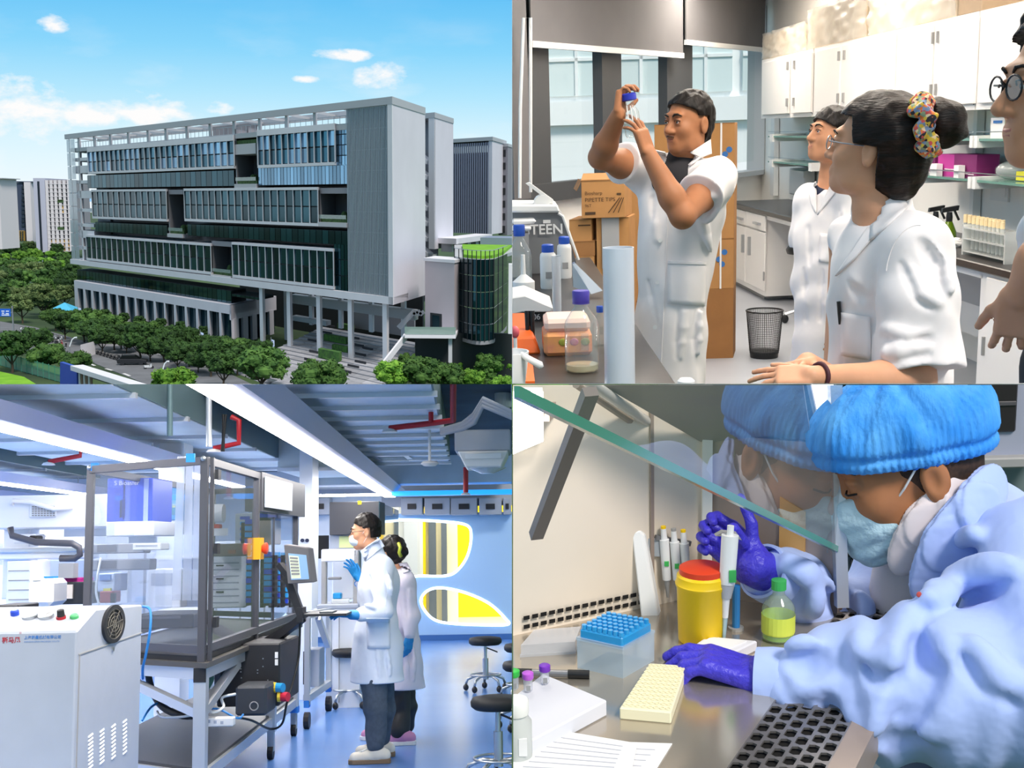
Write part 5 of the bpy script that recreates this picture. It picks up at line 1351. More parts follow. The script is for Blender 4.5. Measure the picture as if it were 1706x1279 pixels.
MB().box(at(853, 374, 5.74), at(892, 362, 5.84)).build('wrap', clear('foam_wrap', 'ffffff', .6), t, bevel=.01)
MB().box(at(853, 462, 5.74), at(880, 385, 5.85)).build('stand', M_gray, t)
# white reagent bottles with blue caps
M_cap = mat('blue_cap', '2553b8', .45); M_capv = mat('violet_cap', '4a3fa3', .45)
for px, yb, yt, w, lb in ((914, 480, 408, 27, 'white plastic bottle with blue cap, the nearer of two'), (941, 463, 395, 24, 'white plastic bottle with blue cap, the farther of two')):
 p = bp(px, yb); s = p.y / FPX; r_ = w * s / 2; h = (yb - yt) * s * 1.0; t = thing('reagent_bottle', lb, 'bottle', p, 'white bottles on the island')
 MB().lathe(p, [(r_ * .94, 0), (r_, .008), (r_, h * .72), (r_ * .93, h * .8), (r_ * .7, h * .84), (r_ * .68, h * .86)], 24).build('body', M_whp, t, smooth=40)
 MB().lathe(p, [(r_ * .74, h * .84), (r_ * .76, h * .86), (r_ * .74, h), (r_ * .6, h + .004)], 20).build('cap', M_cap, t, smooth=40)
 MB().box(p + Vector((-r_ * .35, -r_ - .002, h * .25)), p + Vector((r_ * .45, -r_ * .8, h * .4))).build('print', M_gray, t)
# glass bottles
M_gl = clear('clear_glass', 'f2f6f4', .07, .02, 1.); M_liq = mat('pale_liquid', 'd8d3a8', .1, trans=.6)
def glass_bottle(px, yb, r_, h, capm, lb, liquid=True, name='glass_bottle'):
 p = bp(px, yb); t = thing(name, lb, 'bottle', p)
 pr = [(r_ * .9, 0), (r_, .006), (r_, h * .55), (r_ * .93, h * .63), (r_ * .6, h * .74), (r_ * .38, h * .8), (r_ * .36, h * .88)]
 MB().lathe(p, pr, 28).build('glass', M_gl, t, smooth=40)
 MB().lathe(p, [(r_ * .47, h * .85), (r_ * .5, h * .87), (r_ * .5, h * .985), (r_ * .46, h)], 24).build('cap', capm, t, smooth=40)
 MB().lathe(p, [(r_ * .5, h * .84), (r_ * .5, h * .85)], 24, caps=False).build('ring', capm, t)
 if liquid: MB().lathe(p, [(r_ * .88, .004), (r_ * .95, .008), (r_ * .95, .022)], 28).build('residue', clear('residue_film', 'dcd8b8', .4), t, smooth=40)
 MB().box(p + Vector((-r_ * .1, -r_ * 1.0, h * .3)), p + Vector((r_ * .35, -r_ * .93, h * .5))).build('scale_print', M_gl, t)
 return t
sc_ = bp(970, 618).y / FPX
glass_bottle(970, 618, 29 * sc_, 138 * sc_, M_capv, 'large clear glass bottle with violet cap in the foreground')
glass_bottle(868, 490, .05, .3, M_cap, 'clear glass bottle with blue cap at the left edge', False)
glass_bottle(1000, 575, .022, .13, M_cap, 'small clear bottle with blue cap hidden behind the large tube', False)
# tall measuring cylinders
p = bp(929, 543); t = thing('measuring_cylinder', 'slim plastic measuring cylinder on a hexagonal foot', 'cylinder', p); s = p.y / FPX
MB().lathe(p, [(15 * s, 0), (15 * s, .006), (8 * s, .012)], 6).build('foot', M_acr, t); MB().lathe(p, [(7.5 * s, .012), (7.5 * s, 118 * s), (8.5 * s, 119 * s)], 20, caps=False).build('tube', clear('plastic_tube', 'e6ebf0', .45), t, smooth=40)
p = Vector((at(1031, 500, 3.15).x, 3.15, TZ)); t = thing('large_tube', 'wide frosted plastic tube standing upright in the foreground', 'tube', p); s = p.y / FPX
zt = at(1031, 412, 3.15).z
MB().lathe(p, [(26 * s, 0.0), (26 * s, zt - TZ), (24.5 * s, zt - TZ), (24.5 * s, .01)], 36, caps=False).build('wall', clear('frosted_tube', 'dfe6ee', .62, .3, .5), t, smooth=40)
# tissue pack, orange rack, balance, mug
p = bp(945, 612); t = thing('tissue_pack', 'orange flowered tissue pack behind the large glass bottle', 'tissue pack', p)
a, b = at(906, 600, 3.75), at(985, 566, 3.75)
MB().box((a.x, 3.7, TZ), (b.x, 3.9, TZ + .075)).build('pack', mat('peach_film', 'e9a35c', .5, color2='d98a6a', nscale=18), t, bevel=.012); MB().box((a.x + .004, 3.71, TZ + .075), (b.x - .004, 3.89, TZ + .115)).build('tissues', mat('tissue_pink', 'f0cfc0', .8), t, bevel=.012)
for k, c_ in enumerate(('9a9a3a', 'b36a86', '8f8f45')):
 MB().ball((a.x + .06 + k * .035, 3.698, TZ + .045), (.014, .004, .012), 8, 6).build('flower_print', mat('flower%d' % k, c_, .6), t)
M_or = mat('orange_plastic', 'e2641f', .5)
p = bp(865, 600); t = thing('pipette_rack', 'orange bench rack with black pipettes at the left edge', 'rack', p); a, b = at(840, 598, 3.8), at(900, 550, 3.8)
MB().hexa([(a.x, 3.75, TZ), (b.x, 3.75, TZ), (b.x - .01, 4.1, TZ), (a.x, 4.1, TZ), (a.x, 3.78, TZ + .05), (b.x - .02, 3.78, TZ + .05), (b.x - .04, 4.05, TZ + .09), (a.x, 4.05, TZ + .09)]).build('rack', M_or, t, bevel=.006)
for xx in (880, 888): q = at(xx, 580, 3.85); MB().cone(q, q + Vector((.0, .02, .12)), .006, .009, 8).build('pipette', M_blk, t)
t = thing('orange_box', 'low orange box under the white mug at the left edge', 'box', bp(865, 635)); a = bp(890, 640); MB().box((.0, a.y - .1, TZ), (a.x, a.y + .2, TZ + .03)).build('box', M_or, t)
t = thing('pink_bottle_top', 'pink rubber bulb at the left edge behind the mug', 'bulb', at(858, 560, 3.7)); MB().ball(at(858, 553, 3.7), (.014, .014, .02), 10, 8).build('bulb', mat('pink_rubber', 'e0646e', .5), t, smooth=180)
MB().cyl((at(858, 553, 3.7).x, 3.7, TZ), at(858, 555, 3.7), .006, 8).build('stem', M_pw, t)
p = Vector((at(850, 620, 3.05).x, 3.05, TZ)); t = thing('white_jug', 'white plastic jug with handle at the lower left corner', 'jug', p)
MB().lathe(p, [(.03, 0), (.045, .1), (.05, .14), (.047, .14), (.03, .02)], 24).build('body', M_whp, t, smooth=50); MB().tube([at(868, 590, 3.02), at(885, 600, 3.0), at(900, 608, 3.0), at(903, 612, 3.0)], [.008, .009, .01, .006], 8).build('handle', M_whp, t, smooth=180)
p = bp(880, 535); t = thing('lab_balance', 'low white instrument with dark front and curved edge at the left', 'instrument', p)
out = [at(840, 498, 4.4), at(875, 492, 4.4), at(905, 505, 4.4), at(922, 512, 4.4), at(918, 520, 4.4), at(870, 520, 4.4), at(840, 528, 4.4)]
MB().slab(out, (0, .3, 0)).build('cover', M_whp, t, bevel=.004); MB().slab([at(840, 526, 4.42), at(918, 520, 4.42), at(915, 560, 4.42), at(840, 570, 4.42)], (0, .28, 0)).build('front', mat('dark_front', '3a3836', .5), t)
text('lettering', 'LZIP 06 9', .03, at(858, 534, 4.415), (1, 0, .02), (0, 0, 1), M_pw, t)
t = thing('wash_bottle', 'white nozzle bottle standing behind the low instrument', 'bottle', at(873, 490, 4.9)); MB().lathe(Vector((at(873, 490, 4.9).x, 4.9, TZ)), [(.045, 0), (.045, .09), (.01, .12), (.008, .2)], 16).build('body', M_whp, t, smooth=40)
t = thing('clear_sheet', 'pale clear plastic sheet bent over the bench edge', 'sheet', at(975, 460, 5.2)); MB().slab([at(954, 440, 5.2), at(958, 438, 5.2), at(1004, 484, 5.0), at(985, 490, 5.0), at(955, 478, 5.2)], (0, .05, 0)).build('sheet', clear('sheet_film', 'dfe9f2', .6), t)
t = thing('capped_vial', 'round white capped vial at the bottom edge of the bench', 'vial', at(1143, 640, 3.0)); c = at(1143, 634, 3.0); MB().lathe(c - Vector((0, 0, .05)), [(.022, 0), (.022, .05), (.016, .056)], 20).build('lid', M_whp, t, smooth=40)
MB().lathe(Vector((c.x, c.y, TZ)), [(.02, 0), (.02, c.z - .05 - TZ)], 16).build('vial', M_whp, t, smooth=40)

# ---------------------------------------------------------------- the four people in the laboratory
use('TR')
M_navy2 = mat('navy_shirt', '2a3047', .9); M_shirtk = mat('dark_shirt', '2b2a2e', .9); M_plum = mat('plum_dress', '6d5f72', .9)
def hemcut(S, p, d, r=.16, L=.12):
 d = Vector(d).normalized(); s, u = frame_from(d, (0, 0, 1)); S.rbox(Vector(p) + d * L, (r, L, r), .004, axes(s, d, u), .006, 's')
# ---- first man: holds a flask up to the light
t = thing('person', 'man in short sleeved white lab coat holding a blue capped flask up to the light', 'person', at(1120, 850, 5.0) * 1.0)
hd = Head(at(1147, 206, 4.95), (-.8, -.58, .03), (0, 0, 1), 1.0)
Rs, Ls = at(1070, 283, 5.08), at(1196, 298, 4.9)
Re, Rw = at(1000, 262, 4.86), at(1030, 192, 4.74)
Le, Lw = at(1137, 360, 4.62), at(1080, 256, 4.68)
S = Soft(.0045); hd.shape(S, nose=1.15, jaw=1.08)
S.cap(hd.p(0, -.02, -.05), at(1142, 262, 4.98), .056, .06, .02); S.cap(at(1142, 262, 4.98), at(1137, 330, 5.0), .06, .1, .03)
S.chain([Rs, lerp(Rs, Re, .5), Re], [.058, .056, .044], .03); S.chain([Re, lerp(Re, Rw, .3), Rw], [.046, .047, .03], .02)
S.chain([Ls, lerp(Ls, Le, .5), Le], [.06, .055, .046], .03); S.chain([Le, lerp(Le, Lw, .3), Lw], [.047, .05, .031], .02)
S.cap(Rs, Ls, .06, .06, .03)
bc_ = at(1047, 163, 4.74)
hand(S, Rw, at(1033, 168, 4.75) - Rw, (.85, -.3, .1), curl=(.75, .8, .85, .9), thumb=(.9, .5), side=-1, k=.95)
hand(S, Lw, at(1066, 215, 4.69) - Lw, (-.75, .6, .1), curl=(.35, .3, .35, .45), thumb=(.7, .4), side=1, k=1.0, spread=.22)
body, bb = softB(S, 'body', M_skin1, t)
hd.face(t, brow=1.25, lip=M_lip)
hl = hairline(.078, .014)
hd.hair(t, M_hair, hl, grow=.011)
MB().tube([hd.p(-.02, .099, -.052), hd.p(-.01, .106, -.05), hd.p(.01, .106, -.05), hd.p(.02, .099, -.052)], .0035, 6).build('moustache', mat('stubble', '5f4336', .8), t, smooth=180)
C = Soft(.006)
sl = Le - Ls; C.chain([Ls + Vector((0, 0, .01)), Ls + sl * .62], [.078, .1], .03); hemcut(C, Ls + sl * .52, sl)
sr = Re - Rs; C.chain([Rs + Vector((0, 0, .005)), Rs + sr * .62], [.075, .088], .03); hemcut(C, Rs + sr * .5, sr)
tf = Vector((-.57, -.82, 0)); ts = Vector((.82, -.57, 0)); TR_ = axes(ts, -tf, (0, 0, 1))
C.ell(at(1137, 345, 5.0), (.185, .125, .21), TR_, .05); C.cap(Rs + Vector((.01, 0, 0)), Ls, .07, .074, .05)
C.ell(at(1128, 420, 5.0), (.165, .125, .25), TR_, .08); C.ell(at(1118, 560, 5.0), (.16, .14, .4), TR_, .08); C.ell(at(1112, 700, 5.0), (.165, .15, .35), TR_, .06)
C.cap(at(1138, 232, 4.96), at(1130, 272, 4.93), .066, .05, .01, 's'); C.cap(at(1128, 266, 4.84), at(1118, 300, 4.80), .035, .012, .01, 's')
coat, cb_ = softB(C, 'lab_coat', M_coat, t, noise_amp=.007, noise_scale=24, seed=3, fr=.011, folds=[[(1120, 320), (1128, 400)], [(1150, 330), (1170, 400), (1180, 430)], [(1085, 330), (1090, 420)], [(1080, 470), (1100, 560)], [(1130, 520), (1125, 620)], [(1160, 520), (1155, 610)], [(1182, 320), (1155, 342)], [(1186, 345), (1165, 370)]])
Sh = Soft(.006); Sh.ell(at(1132, 300, 4.98), (.12, .105, .1), TR_, .02); Sh.cap(at(1140, 262, 4.98), at(1138, 285, 4.98), .068, .09, .02); soft(Sh, 'shirt', M_shirtk, t)
drape(cb_, [(1122, 270), (1146, 256), (1168, 262), (1120, 298)], 'lapel', M_coat, coat, .012, .006, Y=4.88)
drape(cb_, [(1146, 256), (1184, 232), (1186, 256), (1168, 263)], 'collar', M_coat, coat, .014, .007, Y=4.88)
drape(cb_, [(1090, 250), (1108, 254), (1118, 298), (1100, 275)], 'lapel', M_coat, coat, .012, .006, Y=4.9)
pk = drape(cb_, [(1113, 436), (1176, 438), (1174, 510), (1112, 506)], 'pocket', M_coat, coat, .008, .005)
drape(cb_, [(1113, 434), (1176, 436), (1176, 441), (1113, 439)], 'pocket_hem', M_coat, pk, .012, .005)
for y in (330, 400, 470, 545): h = hit(cb_, 1104 - (y - 330) * .06, y, .003, 4.85); MB().lathe(h, [(.009, 0), (.009, .003)], 12, axis=(0, -1, 0)).build('button', M_whp, coat)
MB().tube([hit(cb_, 1115 - (y - 300) * .045, y, .002, 4.85) for y in range(300, 640, 20)], .003, 5).build('front_edge', M_coat, coat)
L_ = Soft(.012); L_.cap(at(1100, 640, 5.0), Vector((at(1100, 640, 5).x, 5.0, FZ + .08)), .09, .06, .02); L_.cap(at(1135, 640, 5.0), Vector((at(1135, 640, 5).x, 5.0, FZ + .08)), .09, .06, .02); soft(L_, 'trousers', M_shirtk, t)
for xx in (1100, 1135):
 c = Vector((at(xx, 640, 5).x - .05, 4.95, FZ + .05)); MB().ball(c, (.14, .05, .05), 12, 8).build('shoe', M_blk, t, smooth=180)
# flask in his hands
t = thing('flask', 'small glass flask with blue cap held up by the man at the window', 'flask', bc_ - Vector((0, 0, .13)))
fx = (at(1056, 226, 4.74) - bc_).normalized() * -1
MB().lathe(bc_, [(.024, -.012), (.031, -.008), (.031, .014), (.026, .018)], 24, axis=fx).build('cap', mat('royal_cap', '2b34a8', .4), t, smooth=40)
MB().lathe(bc_, [(.018, -.01), (.018, -.03), (.032, -.055), (.032, -.14), (.026, -.15)], 24, axis=fx).build('glass', M_gl, t, smooth=50)
for k in range(3): MB().tube([bc_ + fx * -.03 + Vector((-.014 + k * .014, -.028, 0)), bc_ + fx * -.09 + Vector((-.016 + k * .016, -.034, 0))], .0025, 5).build('glint_streak', M_whp, t)  # opaque white streaks stand in for glints on the glass

# ---- second man
t = thing('person', 'man in white lab coat and navy shirt looking up, half hidden behind the woman', 'person', at(1380, 800, 5.7))
hd = Head(at(1384, 226, 5.65), (-.94, -.34, .2), (0, 0, 1), 1.0)
S = Soft(.005); hd.shape(S, nose=.95)
S.cap(hd.p(0, -.02, -.05), at(1388, 295, 5.7), .054, .058, .02); S.cap(at(1388, 295, 5.7), at(1388, 350, 5.7), .06, .12, .03)
Ls, Rs = at(1430, 325, 5.5), at(1350, 330, 5.85); Le, Lw = at(1428, 440, 5.45), at(1400, 530, 5.4)
S.chain([Ls, Le, Lw], [.055, .045, .03], .02); S.chain([Rs, at(1345, 440, 5.85), at(1340, 520, 5.75)], [.055, .045, .03], .02); S.cap(Ls, Rs, .05, .05, .03)
hand(S, Lw, Vector((-.2, -.1, -1)), (-1, 0, 0), side=1); hand(S, at(1340, 520, 5.75), Vector((-.1, -.1, -1)), (1, 0, 0), side=-1)
softB(S, 'body', M_skin2, t); hd.face(t, brow=1.0, lip=M_lip2)
hl2 = hairline(.062, .02)
hd.hair(t, M_hair, hl2, grow=.013)
tf = Vector((-.8, -.6, 0)); ts = Vector((.6, -.8, 0)); TR_ = axes(ts, -tf, (0, 0, 1)); C = Soft(.007)
sl = Le - Ls; C.chain([Ls, Ls + sl * .8], [.075, .1], .03); hemcut(C, Ls + sl * .72, sl)
sr = at(1345, 440, 5.85) - Rs; C.chain([Rs, Rs + sr * .8], [.075, .09], .03); hemcut(C, Rs + sr * .75, sr); C.cap(Rs, Ls, .072, .075, .04); C.ell(at(1388, 385, 5.68), (.19, .135, .2), TR_, .05); C.ell(at(1380, 470, 5.68), (.18, .15, .3), TR_, .06); C.ell(at(1378, 600, 5.68), (.18, .16, .35), TR_, .06)
C.cap(at(1385, 270, 5.66), at(1375, 305, 5.6), .06, .04, .01, 's'); C.cap(at(1368, 305, 5.5), at(1358, 352, 5.42), .045, .012, .01, 's')
coat, cb_ = softB(C, 'lab_coat', M_coat, t, noise_amp=.007, noise_scale=22, seed=5, fr=.012, folds=[[(1345, 380), (1350, 460)], [(1398, 350), (1410, 385)], [(1370, 450), (1365, 560)], [(1338, 450), (1342, 560)]])
Sh = Soft(.008); Sh.ell(at(1386, 345, 5.7), (.12, .1, .14), TR_, .02); soft(Sh, 'shirt', M_navy2, t)
drape(cb_, [(1388, 298), (1400, 310), (1388, 325), (1362, 358)], 'lapel', M_coat, coat, .012, .006, Y=5.5); drape(cb_, [(1345, 310), (1360, 303), (1360, 356), (1352, 340)], 'lapel', M_coat, coat, .012, .006, Y=5.52)
drape(cb_, [(1366, 388), (1402, 392), (1400, 440), (1364, 436)], 'pocket', M_coat, coat, .008, .005)
L_ = Soft(.014); L_.cap(at(1370, 640, 5.68), Vector((at(1370, 640, 5.7).x, 5.7, FZ + .08)), .09, .06, .02); L_.cap(at(1395, 640, 5.6), Vector((at(1400, 640, 5.6).x, 5.6, FZ + .08)), .09, .06, .02); soft(L_, 'trousers', M_shirtk, t)
for xx, yy in ((1370, 5.7), (1400, 5.6)): MB().ball(Vector((at(xx, 640, yy).x - .05, yy - .03, FZ + .05)), (.13, .05, .05), 12, 8).build('shoe', M_blk, t, smooth=180)

# ---- woman with the bun
t = thing('person', 'woman in white lab coat with dark hair bun and flowered scrunchie, seen from behind', 'person', at(1480, 1100, 3.3))
hd = Head(at(1455, 248, 3.3), (-.84, .5, .16), (0, 0, 1), 1.06)
S = Soft(.0045); hd.shape(S, nose=.85, jaw=.98)
S.cap(hd.p(0, -.02, -.05), at(1458, 345, 3.3), .052, .054, .02); S.cap(at(1458, 345, 3.3), at(1470, 400, 3.32), .056, .1, .03)
Ls, Rs = at(1524, 412, 3.16), at(1415, 400, 3.52); Le, Lw = at(1530, 632, 3.08), at(1352, 627, 2.92)
Re, Rw = at(1395, 640, 3.4), at(1345, 604, 3.1)
S.chain([Ls, lerp(Ls, Le, .5), Le], [.055, .052, .043], .03); S.chain([Le, lerp(Le, Lw, .35), Lw], [.044, .044, .027], .02)
S.chain([Rs, Re], [.055, .042], .03); S.chain([Re, Rw], [.042, .028], .02); S.cap(Ls, Rs, .05, .05, .03)
hand(S, Lw, at(1300, 628, 2.94) - Lw, (.1, .5, -.8), curl=(.15, .2, .3, .4), thumb=(.5, .2), side=1, k=.9)
hand(S, Rw, at(1310, 612, 3.0) - Rw, (.1, -.3, -.9), curl=(.2, .25, .3, .4), thumb=(.5, .3), side=-1, k=.9)
softB(S, 'body', M_skin3, t); hd.face(t, brow=.7, lip=M_lip2)
gl_ = hd.glasses(t, M_steel)
def hl3(x, y, z):
 front = np.minimum(y - .03 - .25 * np.maximum(z - .0, 0), .075 - z)   # forehead line
 ear = np.minimum(y + .035, .012 - z)                        # bare round the ear and below
 low = -.125 - z + 0 * x
 return np.maximum(np.maximum(front, ear), low)
def ex(S_):
 S_.ell(hd.p(.0, -.055, .03), (.1, .1, .105), hd.R, .04); S_.ell(hd.p(0, -.085, -.05), (.075, .055, .075), hd.R, .04)
hd.hair(t, M_hairb, hl3, h=.0045, grow=.022, extra=ex, amp=.002)
bn = Soft(.004); bn.ell(at(1571, 205, 3.2), (.062, .055, .066), None, .02); bn.cap(at(1556, 205, 3.2), at(1530, 215, 3.22), .045, .05, .03); bn.cap(at(1590, 215, 3.2), at(1608, 222, 3.2), .03, .008, .02)
soft(bn, 'hair_bun', M_hairb, t, noise_amp=.003, noise_scale=70)
def scr():
 m = bpy.data.materials.new('scrunchie_print'); m.use_nodes = True; nt = m.node_tree; N = nt.nodes; L = nt.links; b = N['Principled BSDF']; b.inputs['Roughness'].default_value = .85
 tc = N.new('ShaderNodeTexCoord'); vo = N.new('ShaderNodeTexVoronoi'); vo.inputs['Scale'].default_value = 120; L.new(tc.outputs['Object'], vo.inputs[0])
 sp = N.new('ShaderNodeSeparateColor'); L.new(vo.outputs['Color'], sp.inputs[0]); rp = N.new('ShaderNodeValToRGB'); rp.color_ramp.interpolation = 'CONSTANT'; L.new(sp.outputs[0], rp.inputs[0])
 cs = ['2f2a33', 'e2793a', 'd9b43c', '8a9a7a', 'c94f4f', '7d8fae', 'e6c9a0']; e = rp.color_ramp.elements; e[0].color = (*lin(cs[0]), 1); e[1].position = .15; e[1].color = (*lin(cs[1]), 1)
 for i, c in enumerate(cs[2:]): n = e.new(.3 + i * .14); n.color = (*lin(c), 1)
 L.new(rp.outputs[0], b.inputs['Base Color']); return m
sq = Soft(.0035); c0 = at(1540, 208, 3.19); axd = (at(1571, 203, 3.2) - at(1520, 212, 3.22)).normalized(); s_, u_ = frame_from(axd)
rg = [c0 + (s_ * math.cos(a) * .052 + u_ * math.sin(a) * .062) + axd * (.008 * math.sin(a * 7)) for a in [i * 2 * math.pi / 28 for i in range(29)]]
for i in range(28): sq.cap(rg[i], rg[i + 1], .017 + .006 * (i % 3 == 0), .017 + .006 * ((i + 1) % 3 == 0), .01)
soft(sq, 'scrunchie', scr(), t, noise_amp=.004, noise_scale=110)
C = Soft(.006); sl = Le - Ls
C.chain([Ls, lerp(Ls, Le, .45), Ls + sl * 1.0], [.085, .1, .118], .04); hemcut(C, Ls + sl * .9, sl + Vector((0, 0, -.03)), .2)
tf = Vector((-.85, .5, 0)); ts = Vector((-.5, -.85, 0)); TR_ = axes(ts, -tf, (0, 0, 1))
C.cap(Rs, Ls, .07, .08, .05); C.cap(at(1472, 352, 3.32), at(1480, 420, 3.3), .075, .12, .04); C.ell(at(1475, 480, 3.34), (.2, .15, .2), TR_, .06); C.ell(at(1482, 620, 3.34), (.19, .165, .3), TR_, .08); C.ell(at(1485, 760, 3.34), (.2, .18, .3), TR_, .06)
C.cap(at(1455, 318, 3.3), at(1440, 352, 3.28), .055, .04, .01, 's')
C.cap(at(1428, 352, 3.2), at(1398, 430, 3.18), .03, .012, .012, 's')
coat, cb_ = softB(C, 'lab_coat', M_coat, t, noise_amp=.007, noise_scale=22, seed=9, fr=.011, folds=[[(1462, 430), (1452, 500), (1452, 570)], [(1500, 440), (1530, 500), (1562, 520)], [(1470, 560), (1520, 572), (1560, 560)], [(1480, 600), (1570, 588)], [(1415, 470), (1440, 505)], [(1400, 600), (1408, 632)], [(1535, 405), (1562, 440), (1572, 500)]])
Sh = Soft(.007); Sh.ell(at(1462, 420, 3.36), (.11, .1, .12), TR_, .02); soft(Sh, 'dress', M_plum, t)
drape(cb_, [(1452, 345), (1500, 318), (1512, 345), (1450, 400)], 'collar', M_coat, coat, .012, .007, Y=3.2)
drape(cb_, [(1450, 372), (1462, 386), (1425, 430), (1392, 460)], 'lapel', M_coat, coat, .01, .006, Y=3.2)
pk = drape(cb_, [(1400, 520), (1450, 528), (1450, 600), (1402, 592)], 'pocket', M_coat, coat, .008, .005)
p0, p1 = hit(cb_, 1397, 502, .012, 3.15), hit(cb_, 1400, 540, .008, 3.15)
pn = thing('pen', 'black pen clipped in the breast pocket of the woman with the bun', 'pen', p1)
MB().tube([p0, lerp(p0, p1, .5), p1], [.0055, .0055, .005], 8).build('barrel', M_blk, pn); MB().bar(p0 + Vector((-.004, -.008, 0)), lerp(p0, p1, .8) + Vector((-.004, -.008, 0)), .004, .003).build('clip', M_blk, pn)
MB().tube([hit(cb_, 1530 - 50 * math.cos(a) * 1.1, 470 - 95 * math.sin(a), .0, 3.1) or Ls for a in [.2 + i * .13 for i in range(12)]], .0025, 5).build('armhole_seam', M_coat, coat)
wr = lerp(Lw, Le, .07); wd = (Le - Lw).normalized(); s_, u_ = frame_from(wd)
wb_ = MB().tube([wr + (s_ * math.cos(a) + u_ * math.sin(a)) * .033 for a in [i * math.pi / 10 for i in range(20)]], .006, 6, True).build('wristband', mat('maroon_band', '4a1f2a', .6), t, smooth=180)
L_ = Soft(.014)
for xx in (1455, 1500): L_.cap(at(xx, 760, 3.34), Vector((at(xx, 760, 3.34).x, 3.34, FZ + .08)), .09, .055, .02)
soft(L_, 'trousers', M_shirtk, t)
for xx in (1455, 1500): MB().ball(Vector((at(xx, 760, 3.34).x - .05, 3.36, FZ + .05)), (.12, .05, .05), 12, 8).build('shoe', M_blk, t, smooth=180)

# ---- man with glasses at the right edge
t = thing('person', 'man with black glasses in profile, sliced by the right edge of the picture', 'person', at(1790, 1400, 2.4))
hd = Head(at(1784, 148, 2.08), (-1, -.02, .02), (0, 0, 1), 1.06)
S = Soft(.0045); hd.shape(S, nose=1.05); S.cap(hd.p(0, -.02, -.05), at(1805, 290, 2.12), .056, .06, .02); S.cap(at(1805, 290, 2.12), at(1815, 350, 2.14), .06, .1, .03)
Ls, Rs = at(1815, 370, 1.96), at(1815, 370, 2.32); Le, Lw = at(1742, 440, 1.92), at(1705, 486, 1.95); Re = at(1830, 560, 2.36)
S.chain([Ls, Le], [.05, .044], .03); S.chain([Le, Lw], [.043, .029], .02); S.chain([Rs, Re, at(1800, 680, 2.3)], [.05, .042, .028], .02); S.cap(Ls, Rs, .05, .05, .03)
hand(S, Lw, at(1694, 545, 1.98) - Lw, (.4, .9, 0), curl=(.3, .35, .4, .45), side=1, k=.9); hand(S, at(1800, 680, 2.3), (0, 0, -1), (1, 0, 0), side=-1)
softB(S, 'body', M_skin2, t); hd.face(t, brow=.85, lip=M_lip2); hd.glasses(t, M_blk, .023)
hl4 = hairline(.09, .0)
hd.hair(t, M_hair, hl4, grow=.022, amp=.006)
TR_ = axes((0, -1, 0), (1, 0, 0), (0, 0, 1)); C = Soft(.008)
sl = Le - Ls; C.chain([Ls, Ls + sl * .9], [.078, .088], .03); hemcut(C, Ls + sl * .78, sl)
sr = Re - Rs; C.chain([Rs, Rs + sr * .7], [.078, .09], .03); hemcut(C, Rs + sr * .6, sr)
C.cap(Rs, Ls, .075, .078, .05); C.ell(at(1835, 480, 2.14), (.19, .13, .22), TR_, .05); C.ell(at(1845, 700, 2.14), (.19, .14, .3), TR_, .06); C.cap(at(1812, 325, 2.13), at(1820, 370, 2.14), .075, .11, .03)
C.cap(at(1800, 270, 2.1), at(1785, 320, 2.1), .058, .045, .01, 's')
coat, cb_ = softB(C, 'lab_coat', M_coat, t, noise_amp=.008, noise_scale=20, seed=11)
L_ = Soft(.014)
for yy in (2.04, 2.24): L_.cap(at(1775, 610, yy), Vector((at(1820, 590, yy).x, yy, FZ + .08)), .075, .06, .03)
soft(L_, 'trousers', mat('dark_trousers', '25282e', .9), t)
for yy in (2.04, 2.24): MB().ball(Vector((at(1820, 590, yy).x - .06, yy, FZ + .05)), (.13, .05, .05), 12, 8).build('shoe', M_blk, t, smooth=180)

# ================================================================ automation laboratory (lower left)
use('BL')
BF = -1.55; BC = 1.25; RD = -.039                         # floor, ceiling, drift of the room axis
M_bfl = mat('blue_vinyl_floor', '5d8ace', .22, vary=.05, nscale=.8, spec=.5); M_bw = mat('blue_wall', 'a3c6ea', .7); M_lw = mat('pale_lab_wall', 'd3dbe6', .8)
M_deck = mat('ceiling_deck', '2f4a5e', .8, vary=.2, nscale=2); M_duct = mat('duct_steel', 'bccbd8', .42, metal=.45, vary=.12, nscale=1.2, stretch=(1, .2, 1)); M_ductl = mat('duct_pale', 'd2dad8', .5, metal=.25, vary=.1, nscale=1.0)
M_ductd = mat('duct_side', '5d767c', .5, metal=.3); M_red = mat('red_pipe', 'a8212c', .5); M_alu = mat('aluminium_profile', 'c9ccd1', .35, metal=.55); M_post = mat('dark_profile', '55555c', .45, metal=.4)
M_led = mat('led_strip', 'ffffff', .5, emit='fff9f2', estr=30.); M_led2 = mat('led_edge', 'ffffff', .5, emit='cfe9ff', estr=2.2); M_cove = mat('cove_blue', '2f9be8', .5, emit='1f8fe8', estr=1.1)
M_acr2 = clear('acrylic_panel', 'eef3fa', .025, .02, .7); M_wm = mat('machine_white', 'dfe2e8', .5); M_gm = mat('machine_grey', 'a6acb8', .55, vary=.02); M_blkm = mat('matt_black', '26262a', .5); M_yel2 = mat('yellow_wall', 'f2d312', .7)
def rx(x, Y): return x + RD * (Y - 8.)                        # a line along the room
MB().box((-9, 4.4, BF - .05), (0, 27, BF)).struct('floor', M_bfl, 'glossy blue lab floor')
MB().box((-9, 4.4, BC), (0, 27, BC + .06)).struct('ceiling', M_deck, 'dark ceiling deck above the ducts')
MB().box((-9.1, 4.4, BF), (-9, 27, BC)).struct('wall_left', M_lw, 'pale far left wall of the automation lab')
MB().box((-.004, 5.2, BF), (-.002, 26, BC)).struct('wall_right', M_bw, 'partition at the right of the blue floor')
WY = 20.
